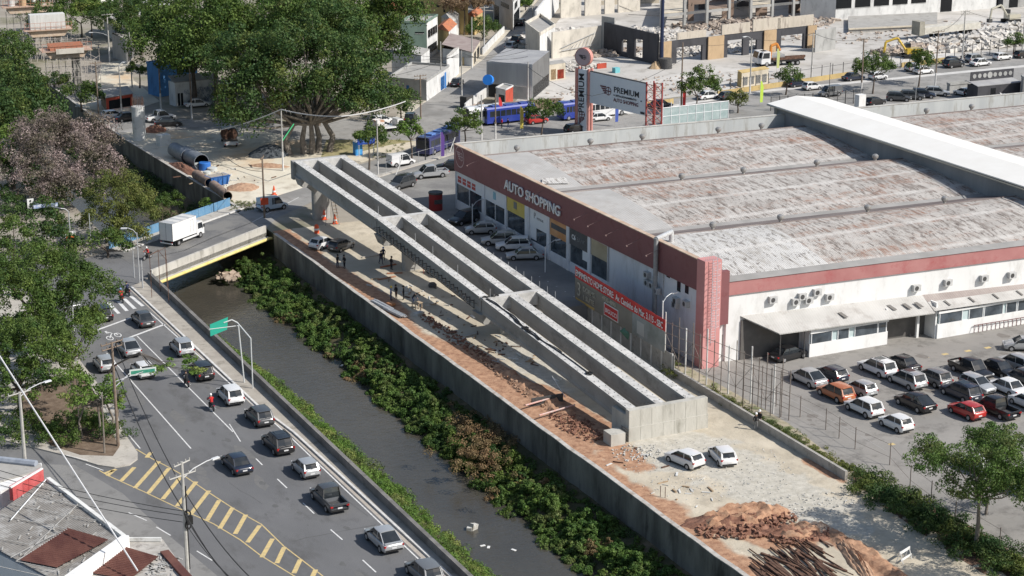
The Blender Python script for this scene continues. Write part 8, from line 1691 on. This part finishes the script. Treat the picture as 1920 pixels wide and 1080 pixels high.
# ---- viaduct piers under scaffolding, top left
scm=mat('scaffold_grey',(.34,.31,.29),(.50,.46,.42),3,rough=.6); scr=mat('scaffold_red',(.45,.17,.10),(.36,.20,.14),2); ply=mat('formwork_ply',(.46,.34,.24),(.56,.47,.38),1.2,dirt=((.30,.20,.15),.8))
def spier(label,bx_,zb0,w,kind,h2):
    t=thing('viaduct_pier',label,'viaduct pier',bx_,R(-4),'scaffolded viaduct piers'); q=MB(); q.box(1.2,2.6,-.7,.7,-.2,zb0); q.build('pier_stem',concd,t)
    for i in range(7):
        for j in range(2):
            x=-w/2+.4+i*(w-.8)/6; q=MB(); q.tube((x,-1.3+2.6*j,-.2),(x,-1.3+2.6*j,zb0),.07,n=4); q.build('scaffold_leg',scm,t)
    q=MB()
    for z in (zb0*.3,zb0*.6,zb0*.9): 
        for y in(-1.3,1.3): q.tube((-w/2+.4,y,z),(w/2-.4,y,z),.05,n=4)
    for i in range(6): x=-w/2+.4+i*(w-.8)/6; q.tube((x,-1.3,.2),(x+(w-.8)/6,-1.3,zb0*.6),.04,n=4); q.tube((x+(w-.8)/6,-1.3,zb0*.4),(x,-1.3,zb0),.04,n=4)
    q.build('scaffold_brace',scm,t)
    q=MB(); q.loft([[(-w/2+1,-1.6,zb0),(w/2-1,-1.6,zb0),(w/2,-1.6,zb0+1.3),(-w/2,-1.6,zb0+1.3)],[(-w/2+1,1.6,zb0),(w/2-1,1.6,zb0),(w/2,1.6,zb0+1.3),(-w/2,1.6,zb0+1.3)]]); q.build('formwork',ply,t)
    q=MB(); q.box(-w/2-.6,w/2+.6,-2.2,2.2,zb0+1.3,zb0+1.42); q.build('deck_boards',mat('deck_boards',(.40,.27,.2),(.5,.38,.3),2),t)
    for s in(-1,1):
        q=MB()
        for i in range(10): x=-w/2-.5+i*(w+1)/9; q.tube((x,2.1*s,zb0+1.4),(x,2.1*s,zb0+2.9),.04,n=4)
        for z in(2.1,2.9): q.tube((-w/2-.5,2.1*s,zb0+z),(w/2+.5,2.1*s,zb0+z),.04,n=4)
        q.build('guard_rail',scr if s<0 else scm,t)
    if kind=='red':
        for i in range(6): q=MB(); q.box(-w/2+1,w/2-1,-1.5+i*.55,-1.35+i*.55,zb0+1.45,zb0+2.3+.2*(i%2)); q.build('rebar_form',scr,t)
        q=MB(); q.box(-w/2+2,w/2-1.0,-2.35,-2.25,zb0+.9,zb0+1.9); q.build('white_form',WM['beige'],t)
    if kind=='white': q=MB(); q.box(-w/2+.8,w/2-.6,-1.2,1.2,zb0+1.45,zb0+h2); q.build('white_cover',mat('cover_white',(.62,.62,.60),(.5,.5,.48),2,stretch=(3,1,.2)),t)
    if kind=='col':
        for i,x in enumerate((-3.2,-.8,1.5,3.4)): q=MB(); q.tube((x,0,zb0+1.4),(x,0,zb0+5.5),.75 if i<2 else .5,n=14); q.build('column_form',WM['white'] if i!=1 else WM['tan'],t)
    q=MB()
    for i in range(6): q.tube((w/2+.4,-1.2,i*zb0/6),(w/2+2.0,-1.2,(i+1)*zb0/6),.05,n=4); q.tube((w/2+2.0,1.2,i*zb0/6),(w/2+.4,1.2,(i+1)*zb0/6),.05,n=4); 
    for x in(w/2+.4,w/2+2): q.tube((x,-1.2,0),(x,-1.2,zb0+1.4),.05,n=4)
    q.build('stair_tower',scm,t)
spier('nearest scaffolded viaduct pier with red formwork on its head',G(132,158)-Vector((.5,0,0)),5.4,8.2,'red',3)
spier('second scaffolded viaduct pier covered by a white sheet box',G(92,112),5.0,8.4,'white',4.4)
spier('farthest scaffolded viaduct pier with column forms at the top left corner',G(55,78),6.4,9.4,'col',3)
# ---- near roofs at the bottom left
nr=thing('corner_building','low building with a streaked grey corrugated roof and a maroon panel at the bottom left','building')
gr=mat('old_fibre_roof',(.24,.225,.205),(.33,.31,.285),.6,rough=.9,c3=(.42,.41,.39),s3=.7,dirt=((.17,.155,.14),.6)); mrn=mat('maroon_sheet',(.12,.048,.04),(.19,.085,.065),.8,rough=.7,stretch=(1,.4,1)); wave_bump(mrn,1.8,'Y',.8,.08,rot=R(30))
def pz_(x,y,z): return G(x,y,z)
q=MB(); 
A_=pz_(88,897,5.2);B_=pz_(232,1003,4.9);C_=pz_(110,1092,4.9);D_=pz_(-60,1000,5.2)
n=46
U_=(D_-A_)
for i in range(n):      # corrugated sheet laid as real ridges running down the fall
    t0,t1=i/n,(i+1)/n; p0=A_.lerp(D_,t0);p1=A_.lerp(D_,t1);r0_=B_.lerp(C_,t0);r1=B_.lerp(C_,t1); m0=p0.lerp(p1,.5)+Vector((0,0,.06)); m1=r0_.lerp(r1,.5)+Vector((0,0,.06))
    q.add([p0,m0,p1,r1,m1,r0_],[(0,5,4,1),(1,4,3,2)])
q.build('roof',gr,nr)
q=MB(); a=[pz_(128,990,5.3),pz_(205,1012,5.25),pz_(108,1064,5.2),pz_(38,1050,5.25)]; n=22
for i in range(n):
    t0,t1=i/n,(i+1)/n; p0=a[0].lerp(a[3],t0);p1=a[0].lerp(a[3],t1);r0_=a[1].lerp(a[2],t0);r1=a[1].lerp(a[2],t1); m0=p0.lerp(p1,.5)+Vector((0,0,.09)); m1=r0_.lerp(r1,.5)+Vector((0,0,.09)); q.add([p0,m0,p1,r1,m1,r0_],[(0,5,4,1),(1,4,3,2)])
q.build('maroon_panel',mrn,nr)
q=MB(); wtm=mat('streak_white',(.46,.45,.43),(.30,.29,.27),3)
for (p,r_) in [((130,989),(30,1052)),((30,1052),(110,1068)),((20,945),(180,975)),((60,925),(190,960)),((0,965),(130,992)),((0,1010),(55,1020)),((0,1062),(80,1080)),((148,943),(45,1040)),((105,1000),(20,1045))]:
    a=pz_(*p,5.33);b=pz_(*r_,5.33); q.bar(a,b,.07,.03)
random.seed(9)
for i in range(70): x=random.uniform(0,190);y=930+random.uniform(-20,130); 
for i in range(60):
    u,v=random.random(),random.random(); p=A_.lerp(D_,u).lerp(B_.lerp(C_,u),v)+Vector((0,0,.12)); q.obox(p,(.2+.7*random.random()**2,.12,.03),R(60)+random.gauss(0,.15))
q.build('roof_patch',wtm,nr)
q=MB(); q.bar(pz_(232,1003,5.3),pz_(90,895,5.5),.35,.6); q.build('roof_edge',concw,nr); q=MB(); q.bar(pz_(236,1003,5.35),pz_(100,1100,5.35),.6,5.4); q.build('front_wall',whitewall,nr)
q=MB(); q.path([pz_(88,897,5.4),pz_(20,975,5.4)],.05,6); q.build('roof_pipe',frm,nr)
q=MB(); q.prism([A_,B_,C_,D_],-.1,4.72); q.build('wall',whitewall,nr)
n2=thing('neighbour_roof_building','small building with a plain grey roof and a red sign board at the left edge','building')
q=MB(); q.prism([pz_(-60,880,5),pz_(78,868,5),pz_(80,890,5),pz_(-60,945,5)],-.1,5.0); q.build('wall',whitewall,n2); q=MB(); q.prism([pz_(-60,866,5.2),pz_(76,868,5.2),pz_(80,878,5.2),pz_(-60,918,5.2)],5.02,5.15); q.build('roof',flatr,n2)
q=MB(); q.bar(pz_(20,912,5.9),pz_(78,878,5.9),.35,1.3); q.build('sign_board',mat('board_red',(.42,.07,.07),(.5,.12,.12),1),n2); q=MB(); q.bar(pz_(19,913,6.0),pz_(79,877,6.0),.2,.12); q.build('sign_cap',white,n2)
q=MB(); q.tube(pz_(-40,858,5.3),pz_(68,870,5.3),.35,n=8); q.build('roll_cover',mat('cover_blue_grey',(.24,.27,.32),(.32,.35,.4),2),n2)
n3=thing('lower_roof_building','low building with a broken maroon and grey roof at the bottom centre left','building')
q=MB(); P=[pz_(232,1012,4.2),pz_(305,1012,4.2),pz_(362,1092,4.2),pz_(130,1110,4.2)]; q.prism(P,-.1,4.1); q.build('wall',whitewall,n3)
q=MB(); q.prism(P,4.12,4.25); q.build('roof',mat('debris_roof',(.36,.34,.31),(.50,.48,.45),1,rough=.95,dirt=((.14,.12,.11),.9)),n3)
q=MB(); a=[pz_(232,1024,4.5),pz_(298,1044,4.45),pz_(245,1086,4.4),pz_(158,1072,4.4)]; n=18
for i in range(n):
    t0,t1=i/n,(i+1)/n; p0=a[0].lerp(a[3],t0);p1=a[0].lerp(a[3],t1);r0_=a[1].lerp(a[2],t0);r1=a[1].lerp(a[2],t1); m0=p0.lerp(p1,.5)+Vector((0,0,.09)); m1=r0_.lerp(r1,.5)+Vector((0,0,.09)); q.add([p0,m0,p1,r1,m1,r0_],[(0,5,4,1),(1,4,3,2)])
q.build('maroon_panel',mrn,n3); q=MB(); q.bar(pz_(308,1032,4.5),pz_(358,1088,4.5),.7,.25); q.build('maroon_edge',mrn,n3); q=MB(); q.bar(pz_(236,1008,4.6),pz_(302,1008,4.6),.2,.3); q.build('roof_edge',concw,n3)
q=MB(); 
for i in range(50): p=pz_(random.uniform(275,335),random.uniform(1040,1080),4.3); q.obox(p,(.3+random.random(),.15,.06),random.random()*3)
q.build('roof_debris',wtm,n3)
